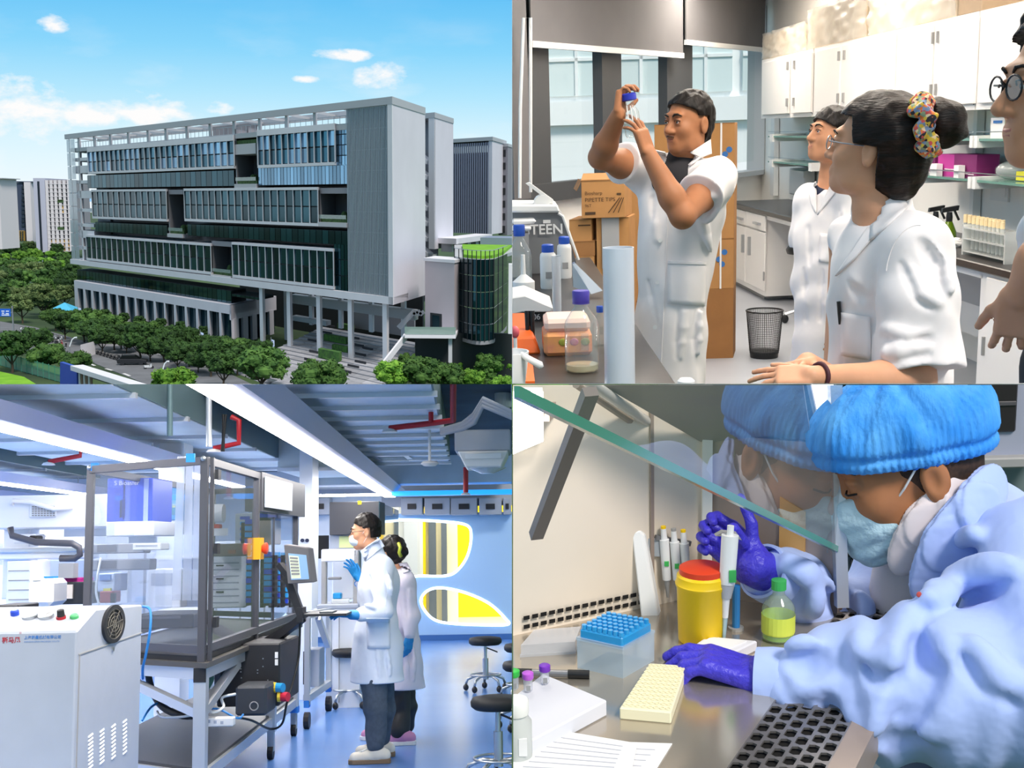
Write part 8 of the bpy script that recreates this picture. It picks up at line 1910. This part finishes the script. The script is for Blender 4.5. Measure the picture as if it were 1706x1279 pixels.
# cabinet walls
zt = 0.
def wallq(a, b, z0, z1, th=.012): n = Vector((b.y - a.y, -(b.x - a.x), 0)).normalized(); return [Vector((a.x, a.y, z0)), Vector((b.x, b.y, z0)), Vector((b.x, b.y, z1)), Vector((a.x, a.y, z1))], -n * th
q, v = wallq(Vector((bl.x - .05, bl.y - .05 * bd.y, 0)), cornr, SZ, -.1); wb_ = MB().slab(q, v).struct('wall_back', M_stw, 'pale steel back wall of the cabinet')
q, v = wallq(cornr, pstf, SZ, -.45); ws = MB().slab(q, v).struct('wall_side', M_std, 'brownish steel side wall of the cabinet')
for r_, zz in ((0, .012), (1, .026)):
 k = 0; d = 0.02
 while d < .225:
  p = bl + bd * d; MB().slab([p + Vector((0, -.002, zz - .003)), p + bd * .0105 + Vector((0, -.002, zz - .003)), p + bd * .0105 + Vector((0, -.002, zz + .003)), p + Vector((0, -.002, zz + .003))], (0, -.0015, 0)).build('air_slot', M_hole, wb_); d += .0145
n2 = Vector((bd.y, -bd.x, 0)); sm = bl + bd * ((at(1072, 900, 1.9).x - bl.x) / bd.x); MB().slab([Vector((sm.x, sm.y, SZ)) + n2 * .001, Vector((sm.x, sm.y, SZ)) + bd * .006 + n2 * .001, Vector((sm.x, sm.y, -.1)) + bd * .006 + n2 * .001, Vector((sm.x, sm.y, -.1)) + n2 * .001], n2 * .003).build('panel_seam', M_std, wb_)
MB().bar(cornr + n2 * .006, Vector((cornr.x, cornr.y, -.1)) + n2 * .006, .016, .016, up=(1, 0, 0)).struct('trim_1', mat('corner_bead', 'f3efe4', .3), 'bright corner bead of the cabinet')
# slanted roof
rf = [at(950, 612, 1.62), at(1168, 736, cornr.y - .004), at(1352, 738, 1.83), at(1325, 560, 1.5), at(950, 540, 1.4)]
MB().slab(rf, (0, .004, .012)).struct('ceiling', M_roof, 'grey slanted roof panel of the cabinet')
# lit panel high on the back wall
t = thing('cabinet_lamp', 'overexposed fluorescent lamp panel at the upper left of the cabinet', 'lamp', at(900, 700, 1.6))
lp = [at(846, 760, 1.66), at(905, 735, 1.7), at(905, 655, 1.66), at(846, 655, 1.62)]; MB().slab(lp, (.0, .012, 0)).build('diffuser', mat('hood_lamp', 'ffffff', .5, emit='fff7ee', estr=13.), t); MB().slab([p + Vector((0, .013, 0)) for p in lp], (0, .03, 0)).build('housing', M_whp, t); MB().bar(lerp(lp[1], lp[2], .5) + Vector((0, .02, 0)), lerp(lp[1], lp[2], .5) + Vector((.03, .14, 0)), .02, .02).build('bracket', M_std, t)
t = thing('uv_tube', 'unlit slim ultraviolet tube under the cabinet roof', 'lamp', at(1050, 690, 1.75)); MB().cyl(at(975, 632, 1.6), at(1112, 725, 1.9), .008, 12).build('tube', mat('tube_grey', 'cfc9c2', .25), t, smooth=40); MB().cyl(at(1108, 722, 1.89), at(1116, 728, 1.91), .0105, 12).build('end_cap', M_whp, t, smooth=40); MB().cyl(at(960, 640, 1.62), at(1090, 728, 1.9), .006, 8).build('holder_rail', M_std, t); MB().slab([at(1075, 706, 1.885), at(1096, 720, 1.9), at(1090, 728, 1.9), at(1072, 714, 1.885)], (0, .02, 0)).build('socket', mat('tube_socket', '6b5a52', .6), t)
# glass sash with green lower edge
Pa, Pb = at(858, 652, .92), at(1397, 916, 1.76); Pt = at(1372, 560, 1.82); ev = Pb - Pa
up_l = Pa + (Pt - Pb)
sash = thing('viewing_shield', 'tilted glass sash with green lower edge mirroring the face', 'shield', Pb)
nrm = ev.cross(Vector((0, 0, 1))).normalized()
MB().quad(Pa, Pb, Pb + Vector((0, 0, .36)), Pa + Vector((0, 0, .5))).build('pane', clear('sash_glass', 'f2f7f4', .03, .01, 1.25), sash)
MB().bar(Pa, Pb, .008, .009).build('green_edge', M_green, sash)
ps = MB().bar(at(1388, 560, 1.8), at(1402, 1010, 1.74), .018, .02, up=(0, 1, 0)).build('edge_post', mat('edge_alu', 'cfd3d6', .3, metal=.6), sash)
MB().bar(at(1380, 700, 1.79), at(1380, 920, 1.77), .006, .006, up=(0, 1, 0)).build('gasket', M_gray, sash)
t = thing('sash_hook', 'dark metal catch behind the glass below the reflection', 'catch', at(1345, 860, 1.95)); MB().slab([at(1310, 865, 1.95), at(1330, 853, 1.95), at(1360, 852, 1.95), at(1378, 866, 1.95), at(1350, 870, 1.95), at(1340, 884, 1.95), at(1328, 874, 1.95)], (0, .02, 0)).build('blade', M_gray, t); MB().bar(at(1345, 868, 1.96), Vector((at(1345, 868, 1.97).x, 2.0, at(1345, 868, 1.97).z)), .01, .01).build('stem', M_gray, t)
MB().bar(at(984, 652, 1.25), at(893, 892, 1.45), .016, .012).top('sash_strut', mat('strut_brown', '7d716d', .5), 'brownish strut slanting across the upper left of the cabinet', 'strut')
# orange panel with a dot behind the pipette
t = thing('tan_board', 'tan orange panel with a black knob on the side wall', 'board', at(1300, 960, 1.88)); sd_ = (pstf - cornr).normalized(); f0 = (at(1276, 900, 1.9).x - cornr.x) / sd_.x; f1 = (at(1322, 900, 1.86).x - cornr.x) / sd_.x; nn = Vector((sd_.y, -sd_.x, 0)); nn = nn if nn.y < 0 else -nn
q = [cornr + sd_ * f0, cornr + sd_ * f1]; MB().slab([Vector((q[0].x, q[0].y, SZ)), Vector((q[1].x, q[1].y, SZ)), Vector((q[1].x, q[1].y, -.56)), Vector((q[0].x, q[0].y, -.54))], nn * .004).build('sheet', mat('tan_orange', 'cf9c5a', .5), t); kc = onplane(1299, 939, q[0] + nn * .004, nn); MB().lathe(kc, [(.006, 0), (.006, .004), (.003, .006)], 12, axis=nn).build('knob', M_blk, t)
# the room beyond
MB().slab([at(1100, 600, 3.4), at(1800, 600, 3.4), at(1800, 1300, 3.4), at(1100, 1300, 3.4)], (0, .05, 0)).struct('wall_room', mat('room_slate', '6f7880', .8), 'slate grey room wall behind the person')
t = thing('glazed_cupboard', 'lilac grey wall cupboard with dark glass doors at the upper right', 'cupboard', at(1650, 770, 2.9)); Y = 2.9
def q_(nm, m, x0, y0, x1, y1, d0, d1): a, b = at(x0, y0, Y), at(x1, y1, Y); return MB().box((a.x, Y + d0, b.z), (b.x, Y + d1, a.z)).build(nm, m, t, bevel=.004)
q_('frame', mat('cupboard_lilac', '9da1b2', .5), 1590, 600, 1790, 760, 0, .3); q_('glass', mat('dark_pane', '2c2a2c', .15), 1615, 560, 1690, 718, -.01, 0); q_('shelf', mat('pane_shelf', '4f4d50', .5), 1615, 668, 1690, 674, -.014, -.01); q_('ledge', M_gray, 1580, 760, 1790, 772, -.03, .3); q_('back_panel', mat('panel_green_grey', '6c7b7c', .7), 1590, 772, 1790, 860, .2, .3)
t = thing('strip_lamp', 'glaring strip lamp between the roof and the blue cap', 'lamp', at(1370, 690, 2.5)); MB().slab([at(1338, 560, 2.5), at(1382, 560, 2.5), at(1396, 735, 2.5), at(1376, 735, 2.5)], (0, .02, 0)).build('diffuser', mat('strip_glare', 'ffffff', .5, emit='fff3f0', estr=4.), t); MB().slab([at(1332, 560, 2.52), at(1388, 560, 2.52), at(1400, 740, 2.52), at(1372, 740, 2.52)], (0, .04, 0)).build('housing', M_gray, t)
t = thing('navy_board', 'dark navy board behind the blue cap', 'board', at(1420, 730, 3.0)); MB().slab([at(1386, 560, 3.0), at(1480, 560, 3.0), at(1480, 735, 3.0), at(1396, 735, 3.0)], (0, .02, 0)).build('board', mat('navy_dark', '1d2338', .5), t); MB().slab([at(1386, 735, 2.99), at(1480, 735, 2.99), at(1480, 742, 2.99), at(1386, 742, 2.99)], (0, .03, 0)).build('rim', M_gray, t)
for k, (x0, y0, x1, y1, m_, lb) in enumerate(((1408, 905, 1440, 985, mat('slate_unit', '56606a', .5), 'left'), (1445, 890, 1500, 990, mat('pale_unit', '7f8a92', .5), 'right'))):
 t = thing('background_unit', lb + ' blurred grey unit in the background behind the arm', 'unit', at((x0 + x1) / 2, y1, 2.6)); a, b = at(x0, y0, 2.6), at(x1, y1, 2.6); MB().box((a.x, 2.6, b.z - .4), (b.x, 2.8, a.z)).build('body', m_, t, bevel=.006); c = at((x0 + x1) / 2 + 5, y0 + 30, 2.6); MB().lathe(c, [(.018, 0), (.018, .02), (.01, .024)], 14, axis=(0, -1, 0)).build('knob', M_blk, t); MB().box((a.x + .005, 2.592, a.z - .03), (b.x - .005, 2.6, a.z - .022)).build('slot', M_blk, t)
# ---------------------------------------------------------------- things on the work surface
# sharps bin
M_yb = mat('bin_yellow', 'f4c90c', .4); c = sf(1169, 1066); t = thing('sharps_bin', 'bright yellow plastic sharps bin with a red lid', 'bin', c); s = c.y / FPX; H = .105
MB().lathe(c, [(38 * s, 0), (41 * s, .003), (44 * s, H * .8), (46 * s, H * .82), (47 * s, H * .86), (45 * s, H * .88), (44 * s, H * .97), (40 * s, H)], 36).build('body', M_yb, t, smooth=40); MB().lathe(c, [(40 * s, H * .995), (40 * s, H + .008), (36 * s, H + .01)], 30).build('lid', mat('lid_red', 'd8401f', .45), t, smooth=40)
# tip box
t = thing('tip_box', 'clear box filled with bright blue pipette tips', 'tip box', sf(1025, 1125));
def quadbox(pts, h, name, m, parent, inset=0., z=SZ, **kw):
 """box whose footprint corners are given by pixels on the work surface"""
 P = [sf(*p) for p in pts]; cc = sum(P, Vector()) / 4; P = [p + (cc - p) * inset for p in P]; P = [Vector((p.x, p.y, z)) for p in P]
 return MB().hexa(P + [p + Vector((0, 0, h)) for p in P]).build(name, m, parent, **kw)
fp = [(962, 1112), (1038, 1130), (1090, 1100), (1012, 1085)]; quadbox(fp, .042, 'tub', clear('tub_plastic', 'dcebf6', .38, .15, .5), t); quadbox(fp, .004, 'rim', clear('tub_plastic', 'dcebf6', .38, .15, .5), t, -.02, SZ + .042)
M_tip = mat('tip_blue', '2fa3e2', .3, trans=.15); tb = quadbox(fp, .016, 'tip_plate', M_tip, t, .07, SZ + .042, bevel=.002)
P4 = [sf(*p) for p in fp]
for i in range(8):
 for j in range(6):
  u, v = .1 + .8 * i / 7, .1 + .8 * j / 5; p = lerp(lerp(P4[0], P4[1], u), lerp(P4[3], P4[2], u), v); p = Vector((p.x, p.y, SZ + .058)); MB().cone(p, p + Vector((0, 0, .006)), .0042, .0036, 8).build('tip', M_tip, tb)
# clear lid lying to the left
t = thing('box_lid', 'clear plastic box lid lying behind the tip box', 'lid', sf(915, 1090)); quadbox([(868, 1094), (958, 1088), (968, 1062), (890, 1068)], .018, 'shell', clear('lid_plastic', 'e9e8ea', .4, .15, .5), t); quadbox([(866, 1095), (960, 1089), (970, 1061), (888, 1067)], .004, 'rim', clear('lid_plastic', 'e9e8ea', .4, .15, .5), t)
# pipette stand
t = thing('pipette_stand', 'white angled pipette stand behind the yellow bin', 'stand', sf(1090, 1040)); Y = 1.8
MB().slab([at(1052, 888, Y), at(1066, 884, Y), at(1074, 892, Y), at(1100, 1040, Y - .03), at(1070, 1044, Y - .03)], (.006, .02, 0)).build('arm', M_whp, t, bevel=.002); MB().slab([at(1074, 897, Y + .01), at(1098, 897, Y + .01), at(1100, 927, Y + .01), at(1080, 926, Y + .01)], (0, .012, 0)).build('bracket', mat('bracket_grey', '9aa0a6', .4), t); MB().slab([at(1062, 1046, Y - .06), at(1112, 1042, Y - .06), at(1114, 1066, Y - .06), at(1066, 1068, Y - .06)], (0, .06, 0)).build('base', M_gray, t, bevel=.004); MB().bar(at(1092, 895, Y + .01), at(1150, 905, Y + .03), .006, .008).build('hanger_bar', mat('hanger_dark', '6a6a6c', .4), t)
for x, y0, ca, lb in ((1105, 876, M_yb, 'nearest'), (1122, 880, M_gray, 'middle'), (1138, 882, M_yb, 'farthest')):
 q = at(x, y0, Y + .01); b = at(x + 6, 965, Y + .01); tt = thing('hanging_pipette', lb + ' white pipette hanging on the stand', 'pipette', b, 'pipettes on the stand'); dv = (b - q).normalized()
 MB().cyl(q, q + dv * .004, .0042, 10).build('button', ca, tt); MB().cone(q + dv * .004, q + dv * .022, .0042, .0052, 10).build('plunger', M_whp, tt, smooth=40); MB().cone(q + dv * .022, b, .0078, .0068, 12).build('body', M_whp, tt, smooth=40); m2 = q + dv * .06; MB().box(m2 + Vector((-.003, -.0085, -.004)), m2 + Vector((.004, -.006, .004))).build('label', mat('label_green', '3fae57', .5), tt); MB().cone(b, b + dv * .03, .005, .002, 10).build('nose', M_gray, tt)
# marker pen
a, b = sf(846, 1126), sf(982, 1130); t = thing('marker_pen', 'black and silver marker pen lying behind the white block', 'pen', lerp(a, b, .5)); up = Vector((0, 0, .006)); MB().cyl(a + up, lerp(a, b, .76) + up, .0052, 12).build('barrel', mat('silver_barrel', '8f8f92', .3, metal=.6), t, smooth=40); MB().cyl(lerp(a, b, .74) + up, b + up, .006, 12).build('cap', M_blk, t, smooth=40); MB().cyl(a + up, lerp(a, b, .3) + up, .0058, 12).build('grip', M_blk, t, smooth=40)
# white foam block
t = thing('foam_block', 'thick white foam rack block in the left foreground', 'block', sf(940, 1200)); fb = [(806, 1225), (884, 1262), (1012, 1192), (905, 1146)]; quadbox(fb, .022, 'block', mat('foam_white', 'd6d5da', .85), t, bevel=.002); bt = SZ + .022
# cryo tubes standing on the block
for x, y, cc, lb in ((857, 1148, '38c24a', 'green'), (880, 1152, 'c05ad0', 'pink violet'), (908, 1139, '7a2fb8', 'deep purple')):
 p = atz(x, y, bt); tt = thing('cryo_tube', 'small clear tube with ' + lb + ' cap on the foam block', 'tube', p, 'capped cryo tubes'); MB().lathe(p, [(.0035, 0), (.0058, .003), (.0062, .02)], 14).build('tube', clear('cryo_wall', 'f2f2f6', .3), tt, smooth=40); MB().lathe(p, [(.0068, .0185), (.0076, .0195), (.0076, .0265), (.0062, .0275)], 16).build('cap', mat('cap_' + lb[:4], cc, .4), tt, smooth=40); MB().box(p + Vector((-.0025, -.0066, .004)), p + Vector((.003, -.0055, .011))).build('print', M_gray, tt)
# translucent bottle
p = sf(862, 1262); t = thing('squat_bottle', 'translucent white bottle at the lower left corner', 'bottle', p); MB().lathe(p, [(.017, 0), (.0185, .003), (.0185, .048), (.013, .056), (.013, .06)], 22).build('body', mat('milky_plastic', 'd9dad4', .4, trans=.3), t, smooth=40); MB().lathe(p, [(.015, .058), (.0155, .06), (.0155, .074), (.014, .076)], 20).build('cap', mat('milky_cap', 'e2e2dc', .4), t, smooth=40); MB().box(p + Vector((.002, -.0192, .012)), p + Vector((.012, -.0165, .034))).build('label', M_pw, t)
# papers
for k, (pts, lb, zz) in enumerate((([(846, 1300), (1070, 1320), (1120, 1240), (995, 1236)], 'rear', .0005), ([(836, 1290), (1050, 1300), (1062, 1243), (925, 1220)], 'front', .003))):
 t = thing('paper_sheet', lb + ' printed sheet of paper in the lower left foreground', 'paper', sf(960, 1260), 'printed sheets'); P = [sf(*p) for p in pts]; P = [Vector((p.x, p.y, SZ + zz)) for p in P]; MB().hexa(P + [p + Vector((0, 0, .0012)) for p in P]).build('sheet', M_pw, t)
 for r_ in range(7):
  u = .12 + r_ * .12; a, b = lerp(P[0], P[3], u), lerp(P[1], P[2], u); MB().bar(lerp(a, b, .12) + Vector((0, 0, .0016)), lerp(a, b, .85) + Vector((0, 0, .0016)), .0012, .0004).build('text_line', mat('faint_ink', 'b9b9c2', .8), t)
# cream deep well plate
t = thing('well_plate', 'cream ninety-six well plate lying in the middle of the surface', 'plate', sf(1085, 1190)); wp = [(1032, 1198), (1118, 1206), (1144, 1126), (1082, 1122)]; M_cr = mat('cream_plastic2', 'ece3c0', .45); quadbox(wp, .016, 'body', M_cr, t, bevel=.0015); P4 = [sf(*p) for p in wp]; wm = MB()
for i in range(8):
 for j in range(12): u, v = .08 + .84 * i / 7, .06 + .88 * j / 11; p = lerp(lerp(P4[0], P4[1], u), lerp(P4[3], P4[2], u), v); p = Vector((p.x, p.y, SZ + .0162)); MB().lathe(p, [(.0035, 0), (.0035, .0009), (.0027, .0009), (.0027, .0)], 8, caps=False).build('well', M_cr, t)
# white rack behind the glove
t = thing('white_rack', 'low white rack behind the lower glove', 'rack', sf(1175, 1115)); quadbox([(1134, 1106), (1205, 1112), (1262, 1084), (1178, 1076)], .016, 'body', mat('foam_white', 'd6d5da', .85), t, bevel=.002); quadbox([(1150, 1101), (1200, 1105), (1244, 1086), (1184, 1080)], .002, 'lid', M_pw, t, 0, SZ + .016)
# green bottle
p = sf(1296, 1064); t = thing('green_bottle', 'clear bottle with bright green liquid behind the sleeve', 'bottle', p); MB().lathe(p, [(.021, 0), (.024, .003), (.024, .05), (.02, .058), (.009, .07), (.009, .08)], 24).build('glass', clear('green_bottle_wall', 'e8f4e0', .15), t, smooth=40); MB().lathe(p, [(.0195, .002), (.0225, .004), (.0225, .018)], 24).build('liquid', mat('lime_liquid', '9fd43a', .2, trans=.3), t, smooth=40); MB().lathe(p, [(.0242, .012), (.0246, .014), (.0246, .04)], 24, caps=False).build('label', mat('lime_label', 'd8e65a', .5), t); MB().lathe(p, [(.011, .078), (.011, .092)], 16).build('cap', mat('label_green', '3fae57', .5), t)
t = thing('blue_sleeve_rod', 'blue rod standing between the pipette and the green bottle', 'rod', sf(1226, 1050)); MB().cyl(sf(1226, 1048), sf(1226, 1048) + Vector((0, 0, .07)), .006, 12).build('rod', mat('blue_cable', '2f7fc4', .4), t); MB().lathe(sf(1226, 1048), [(.012, 0), (.012, .004)], 14).build('foot', M_gray, t)

# ---------------------------------------------------------------- the person
t = thing('person', 'person in blue bouffant cap, mask and pale blue coat pipetting with violet gloves', 'person', at(1640, 1330, 1.75))
hd = Head(at(1509, 774, 1.77), (-.955, -.03, -.29), (0, 0, 1), 1.07)
Sn, En, Wn = at(1760, 940, 1.62), at(1740, 1165, 1.42), at(1268, 1132, 1.53)
Sf, Ef, Wf = at(1500, 960, 1.93), at(1432, 1030, 1.86), at(1258, 945, 1.72)
S = Soft(.0032); hd.shape(S, nose=.95, jaw=1.08)
S.cap(hd.p(0, -.03, -.04), at(1590, 860, 1.8), .062, .066, .03); S.cap(at(1590, 860, 1.8), at(1640, 930, 1.8), .07, .1, .03)
S.chain([Sf, Ef, Wf], [.04, .036, .026], .02); S.chain([Sn, En, Wn], [.045, .04, .027], .02); S.cap(Sn, at(1640, 930, 1.8), .05, .06, .03); S.cap(Sf, at(1640, 930, 1.8), .045, .06, .03)
body, bb = softB(S, 'body', mat('skin_warm', 'a9714c', .5, sss=.08, vary=.06, nscale=30, spec=.3), t)
hd.face(t, brow=1.1, eyes=False)
for x in (-1, 1): MB().tube([hd.p(x * .018, .0945, -.003), hd.p(x * .026, .099, -.005), hd.p(x * .035, .098, -.004), hd.p(x * .047, .089, -.001)], .0016 * hd.k, 5).build('lashes', M_hair, t, smooth=180)
hd.hair(t, mat('short_hair', '4a3427', .8, color2='2a1d16', nscale=60), lambda x, y, z: np.maximum(np.maximum(z - .05, -.052 - z - .4 * np.maximum(-y - .03, 0)), np.minimum(y - .0, .0 - z) * 0 + (y - .03)) , grow=.0045, h=.0035, amp=.0)
# cap with gathered edge
capS = Soft(.0032); k = hd.k
capS.ell(hd.p(0, -.012, .055), [v * k for v in (.094, .124, .09)], hd.R, .02); capS.ell(hd.p(0, -.075, .04), [v * k for v in (.08, .06, .07)], hd.R, .03); capS.ell(hd.p(0, .07, .06), [v * k for v in (.075, .05, .045)], hd.R, .03)
def caprip(X, Y, Z):
 x, y, z = hd.loc(X, Y, Z); th = np.arctan2(x, y + .01); d = np.clip(1 - (z - .03) * 9, 0, 1)
 return -.0013 * np.sin(th * 66 + 2.5 * np.sin(z * 60)) * (.25 + d) + .006 * np.exp(-((z - .038 - .15 * y) / .006) ** 2) - .004 * np.sin(z * 45 + 3 * np.sin(th * 4)) * np.clip(z * 12, 0, 1)
cp = soft(capS, 'bouffant_cap', mat('cap_blue', '2f8fe6', .75, color2='57a9ef', nscale=25, stretch=(1, 1, .3), bump=.4, bscale=55), t, cut=lambda X, Y, Z: (lambda x, y, z: (.018 + .15 * y - z))(*hd.loc(X, Y, Z)) * k, ripple=caprip)
bandp = []
for i in range(49):
 a = i * 2 * math.pi / 48; x, y = .083 * math.sin(a), .108 * math.cos(a) - .01; bandp.append(hd.p(x, y, .022 + .15 * y))
for i in range(48): MB().tube([lerp(bandp[i], bandp[i + 1], u) + hd.u * z * k for u, z in ((.5, -.004), (.5, .008))], .0042 * k, 6).build('gather', mat('cap_band', '1f6fd0', .75), cp, smooth=180)
# mask
mk = Soft(.003); mk.ell(hd.p(0, .05, -.058), [v * k for v in (.064, .062, .056)], hd.R, .01); mk.ell(hd.p(0, .1, -.045), [v * k for v in (.02, .022, .03)], hd.R, .03); mk.ell(hd.p(0, .075, -.1), [v * k for v in (.04, .035, .028)], hd.R, .03)
def mrip(X, Y, Z): x, y, z = hd.loc(X, Y, Z); return .0012 * np.sin(z * 230 + y * 90) + .0006 * np.sin(y * 120)
mo = soft(mk, 'face_mask', M_maskb, t, cut=lambda X, Y, Z: (lambda x, y, z: np.maximum(.022 + .35 * (z + .06) * 0 - y, np.maximum(z + .016 + .15 * (y - .09), -.128 - z)))(*hd.loc(X, Y, Z)) * k, ripple=mrip)
MB().tube([hd.p(.058, .048, -.028), hd.p(.072, .03, -.005), hd.p(.082, .004, .028)], .0017, 6).build('ear_loop', M_whp, mo); MB().tube([hd.p(.06, .026, -.118), hd.p(.074, .002, -.08), hd.p(.084, -.012, -.036)], .0017, 6).build('ear_loop', M_whp, mo)
# coat
C = Soft(.005)
C.chain([Sf, Ef], [.07, .06], .04); C.chain([Ef, lerp(Ef, Wf, .5), lerp(Ef, Wf, .86)], [.062, .056, .04], .03)
C.chain([Sn, lerp(Sn, En, .5), En], [.1, .1, .095], .05); C.chain([En, lerp(En, Wn, .35), lerp(En, Wn, .6), lerp(En, Wn, .76), lerp(En, Wn, .95)], [.095, .088, .076, .062, .034], .04)
C.chain([at(1640, 1090, 1.5), at(1530, 1066, 1.48), at(1496, 1090, 1.47)], [.035, .03, .03], .03)
C.chain([at(1475, 1110, 1.45), at(1440, 1200, 1.42)], [.03, .028], .03); C.chain([at(1395, 1098, 1.5), at(1350, 1105, 1.5)], [.03, .026], .03)
TRb = axes((.1, -1, 0), (1, .1, 0), (0, 0, 1)); C.ell(at(1645, 1060, 1.84), (.2, .13, .22), TRb, .06); C.ell(at(1670, 1230, 1.8), (.2, .16, .25), TRb, .06); C.cap(Sf, Sn, .075, .09, .06); C.cap(at(1610, 850, 1.82), at(1650, 900, 1.8), .075, .1, .04)
C.cap(at(1548, 800, 1.79), at(1520, 880, 1.79), .07, .055, .012, 's'); C.cap(at(1500, 900, 1.72), at(1470, 985, 1.70), .03, .014, .012, 's')
def cfold(X, Y, Z):
 a = np.array(En, 'f'); b = np.array(Wn, 'f'); d = b - a; L2 = float(d @ d); tt = ((X - a[0]) * d[0] + (Y - a[1]) * d[1] + (Z - a[2]) * d[2]) / L2
 w = np.clip(tt * 3, 0, 1) * np.clip((1.1 - tt) * 3, 0, 1)
 return .005 * w * np.sin(15 * tt + 26 * (Z + .5) + 2.5 * np.sin(12 * tt + 9 * Z)) + .0025 * np.sin(31 * tt - 24 * Z + 2 * np.sin(20 * Z + 11 * tt)) + .005 * np.sin(38 * X - 26 * Z + 3 * np.sin(14 * Z + 9 * X))
coat, cb_ = softB(C, 'lab_coat', M_bcoat, t, noise_amp=.004, noise_scale=20, seed=2, ripple=cfold, fr=.012, folds=[[(1400, 1085), (1420, 1120), (1428, 1190), (1432, 1240)], [(1445, 1095), (1470, 1130), (1500, 1120)], [(1525, 1070), (1560, 1120), (1530, 1190), (1500, 1215)], [(1300, 1130), (1330, 1180), (1400, 1195)], [(1600, 1090), (1650, 1150), (1706, 1180)], [(1350, 1205), (1450, 1245), (1560, 1225)], [(1320, 1105), (1380, 1095)],
 [(1300, 960), (1340, 985), (1330, 1020)], [(1360, 985), (1390, 1015)], [(1402, 990), (1420, 1040)], [(1540, 1000), (1580, 940), (1650, 900)], [(1570, 1020), (1630, 980), (1706, 960)]])
# sleeve cuffs
for (e_, w_, r_) in ((Ef, Wf, .043), (En, Wn, .0436)):
 dv = (w_ - e_).normalized(); p = lerp(e_, w_, .86) if r_ < .0435 else lerp(e_, w_, .955); MB().lathe(p, [(r_ * 1.02, -.02), (r_ * 1.04, 0), (r_, .022), (r_ * .9, .023), (r_ * .88, 0)], 28, axis=dv, caps=False).build('cuff', M_bcoat, coat, smooth=50)
# shirt and collar
Sh = Soft(.005); Sh.cap(at(1520, 885, 1.8), at(1500, 1000, 1.8), .05, .05, .02); Sh.ell(at(1560, 850, 1.8), (.06, .075, .07), None, .03); soft(Sh, 'shirt', M_shirt, t)
def patch(name, m, pts, Y, th=.005, parent=coat): P = [at(x, y, yy) for x, y, yy in pts]; return MB().slab(P, (0, .0 + th, 0)).build(name, m, parent, bevel=.001)
def collar(name, m, pts, rs, parent, flat):
 K = Soft(.003); P = [at(*p) for p in pts]
 for i in range(len(P) - 1):
  for j in range(5): K.ell(lerp(P[i], P[i + 1], j / 4), [v * (rs[i] + (rs[i + 1] - rs[i]) * j / 4) for v in flat], axes((P[i + 1] - P[i]).normalized(), *[x for x in frame_from(P[i + 1] - P[i], (0, 1, 0))]), .012)
 return soft(K, name, m, parent)
collar('shirt_collar', M_shirt, [(1512, 925, 1.70), (1545, 872, 1.69), (1590, 822, 1.70), (1620, 800, 1.74)], [.03, .03, .026, .022], t, (1.2, .85, .16))
collar('collar', M_bcoat, [(1545, 975, 1.67), (1580, 905, 1.66), (1628, 845, 1.67), (1655, 805, 1.71)], [.026, .034, .034, .026], coat, (1.2, .9, .16))
for x, y in ((1522, 994), (1531, 990)): q = hit(cb_, x, y, .004, 1.68); MB().ball(q, (.0035, .001, .004), 8, 6).build('embroidery', mat('red_thread', 'c2504a', .7), coat)
# gloves
G = Soft(.0028); hand(G, Wf, at(1222, 912, 1.76) - Wf, (-.35, -.9, .1), curl=(.95, 1.0, 1.02, 1.05), thumb=(.95, .35), side=-1, k=.82, fr=.0105, spread=.06, flen=(.078, .084, .08, .066))
G.cap(lerp(Wf, Ef, .12), Wf, .031, .03, .01); G.cap(at(1238, 905, 1.715), at(1222, 880, 1.70), .0105, .009, .006)
soft(G, 'glove', M_glv, t)
G = Soft(.0028); hand(G, Wn + Vector((0, 0, .004)), at(1205, 1112, 1.545) - Wn, (-.25, .1, -1), curl=(.3, .5, .58, .6), thumb=(.75, .35), side=1, k=.86, fr=.0105, spread=.1); G.cap(lerp(Wn, En, .08), Wn, .034, .033, .01)
soft(G, 'glove', M_glv, t)
# lower body behind the grille
L_2 = Soft(.012); L_2.cap(at(1660, 1230, 1.82), at(1650, 1500, 1.7), .16, .16, .04); soft(L_2, 'trousers', mat('slate_trousers', '4a5468', .9), t)
# pipette in the hand
a, b = at(1217, 882, 1.655), at(1211, 972, 1.65); t = thing('held_pipette', 'white pipette with green label held upright in the violet glove', 'pipette', at(1206, 1085, 1.65)); dv = (b - a).normalized()
MB().cyl(a - dv * .006, a + dv * .01, .005, 12).build('plunger', M_whp, t, smooth=40); MB().cone(a + dv * .008, b, .0125, .0115, 18).build('body', M_whp, t, smooth=40); MB().slab([at(1192, 893, 1.675), at(1204, 886, 1.675), at(1228, 889, 1.68), at(1236, 900, 1.68), at(1226, 896, 1.68), at(1204, 893, 1.675)], (0, .012, 0)).build('finger_rest', M_gray, t); c2 = at(1209, 995, 1.65); MB().cone(b, c2, .0115, .008, 16).build('collar', mat('collar_grey', 'b5b7bb', .4), t, smooth=40); c3 = at(1208, 1028, 1.65); MB().cone(c2, c3, .0062, .0045, 14).build('shaft', M_whp, t, smooth=40); c4 = at(1205, 1088, 1.65); MB().cone(c3, c4, .0042, .001, 12).build('tip', clear('tip_clear', 'bfe0ee', .5), t, smooth=40); lb_ = lerp(a, b, .8) + Vector((.004, -.0125, 0)); MB().box(lb_ + Vector((-.004, -.001, -.01)), lb_ + Vector((.006, .002, .008))).build('label', mat('label_green', '3fae57', .5), t)

# pieces that lie wholly behind a partition are dropped
for o in list(bpy.data.objects):
 if o.type == 'MESH' and not len(o.data.vertices) and not o.children: bpy.data.objects.remove(o)
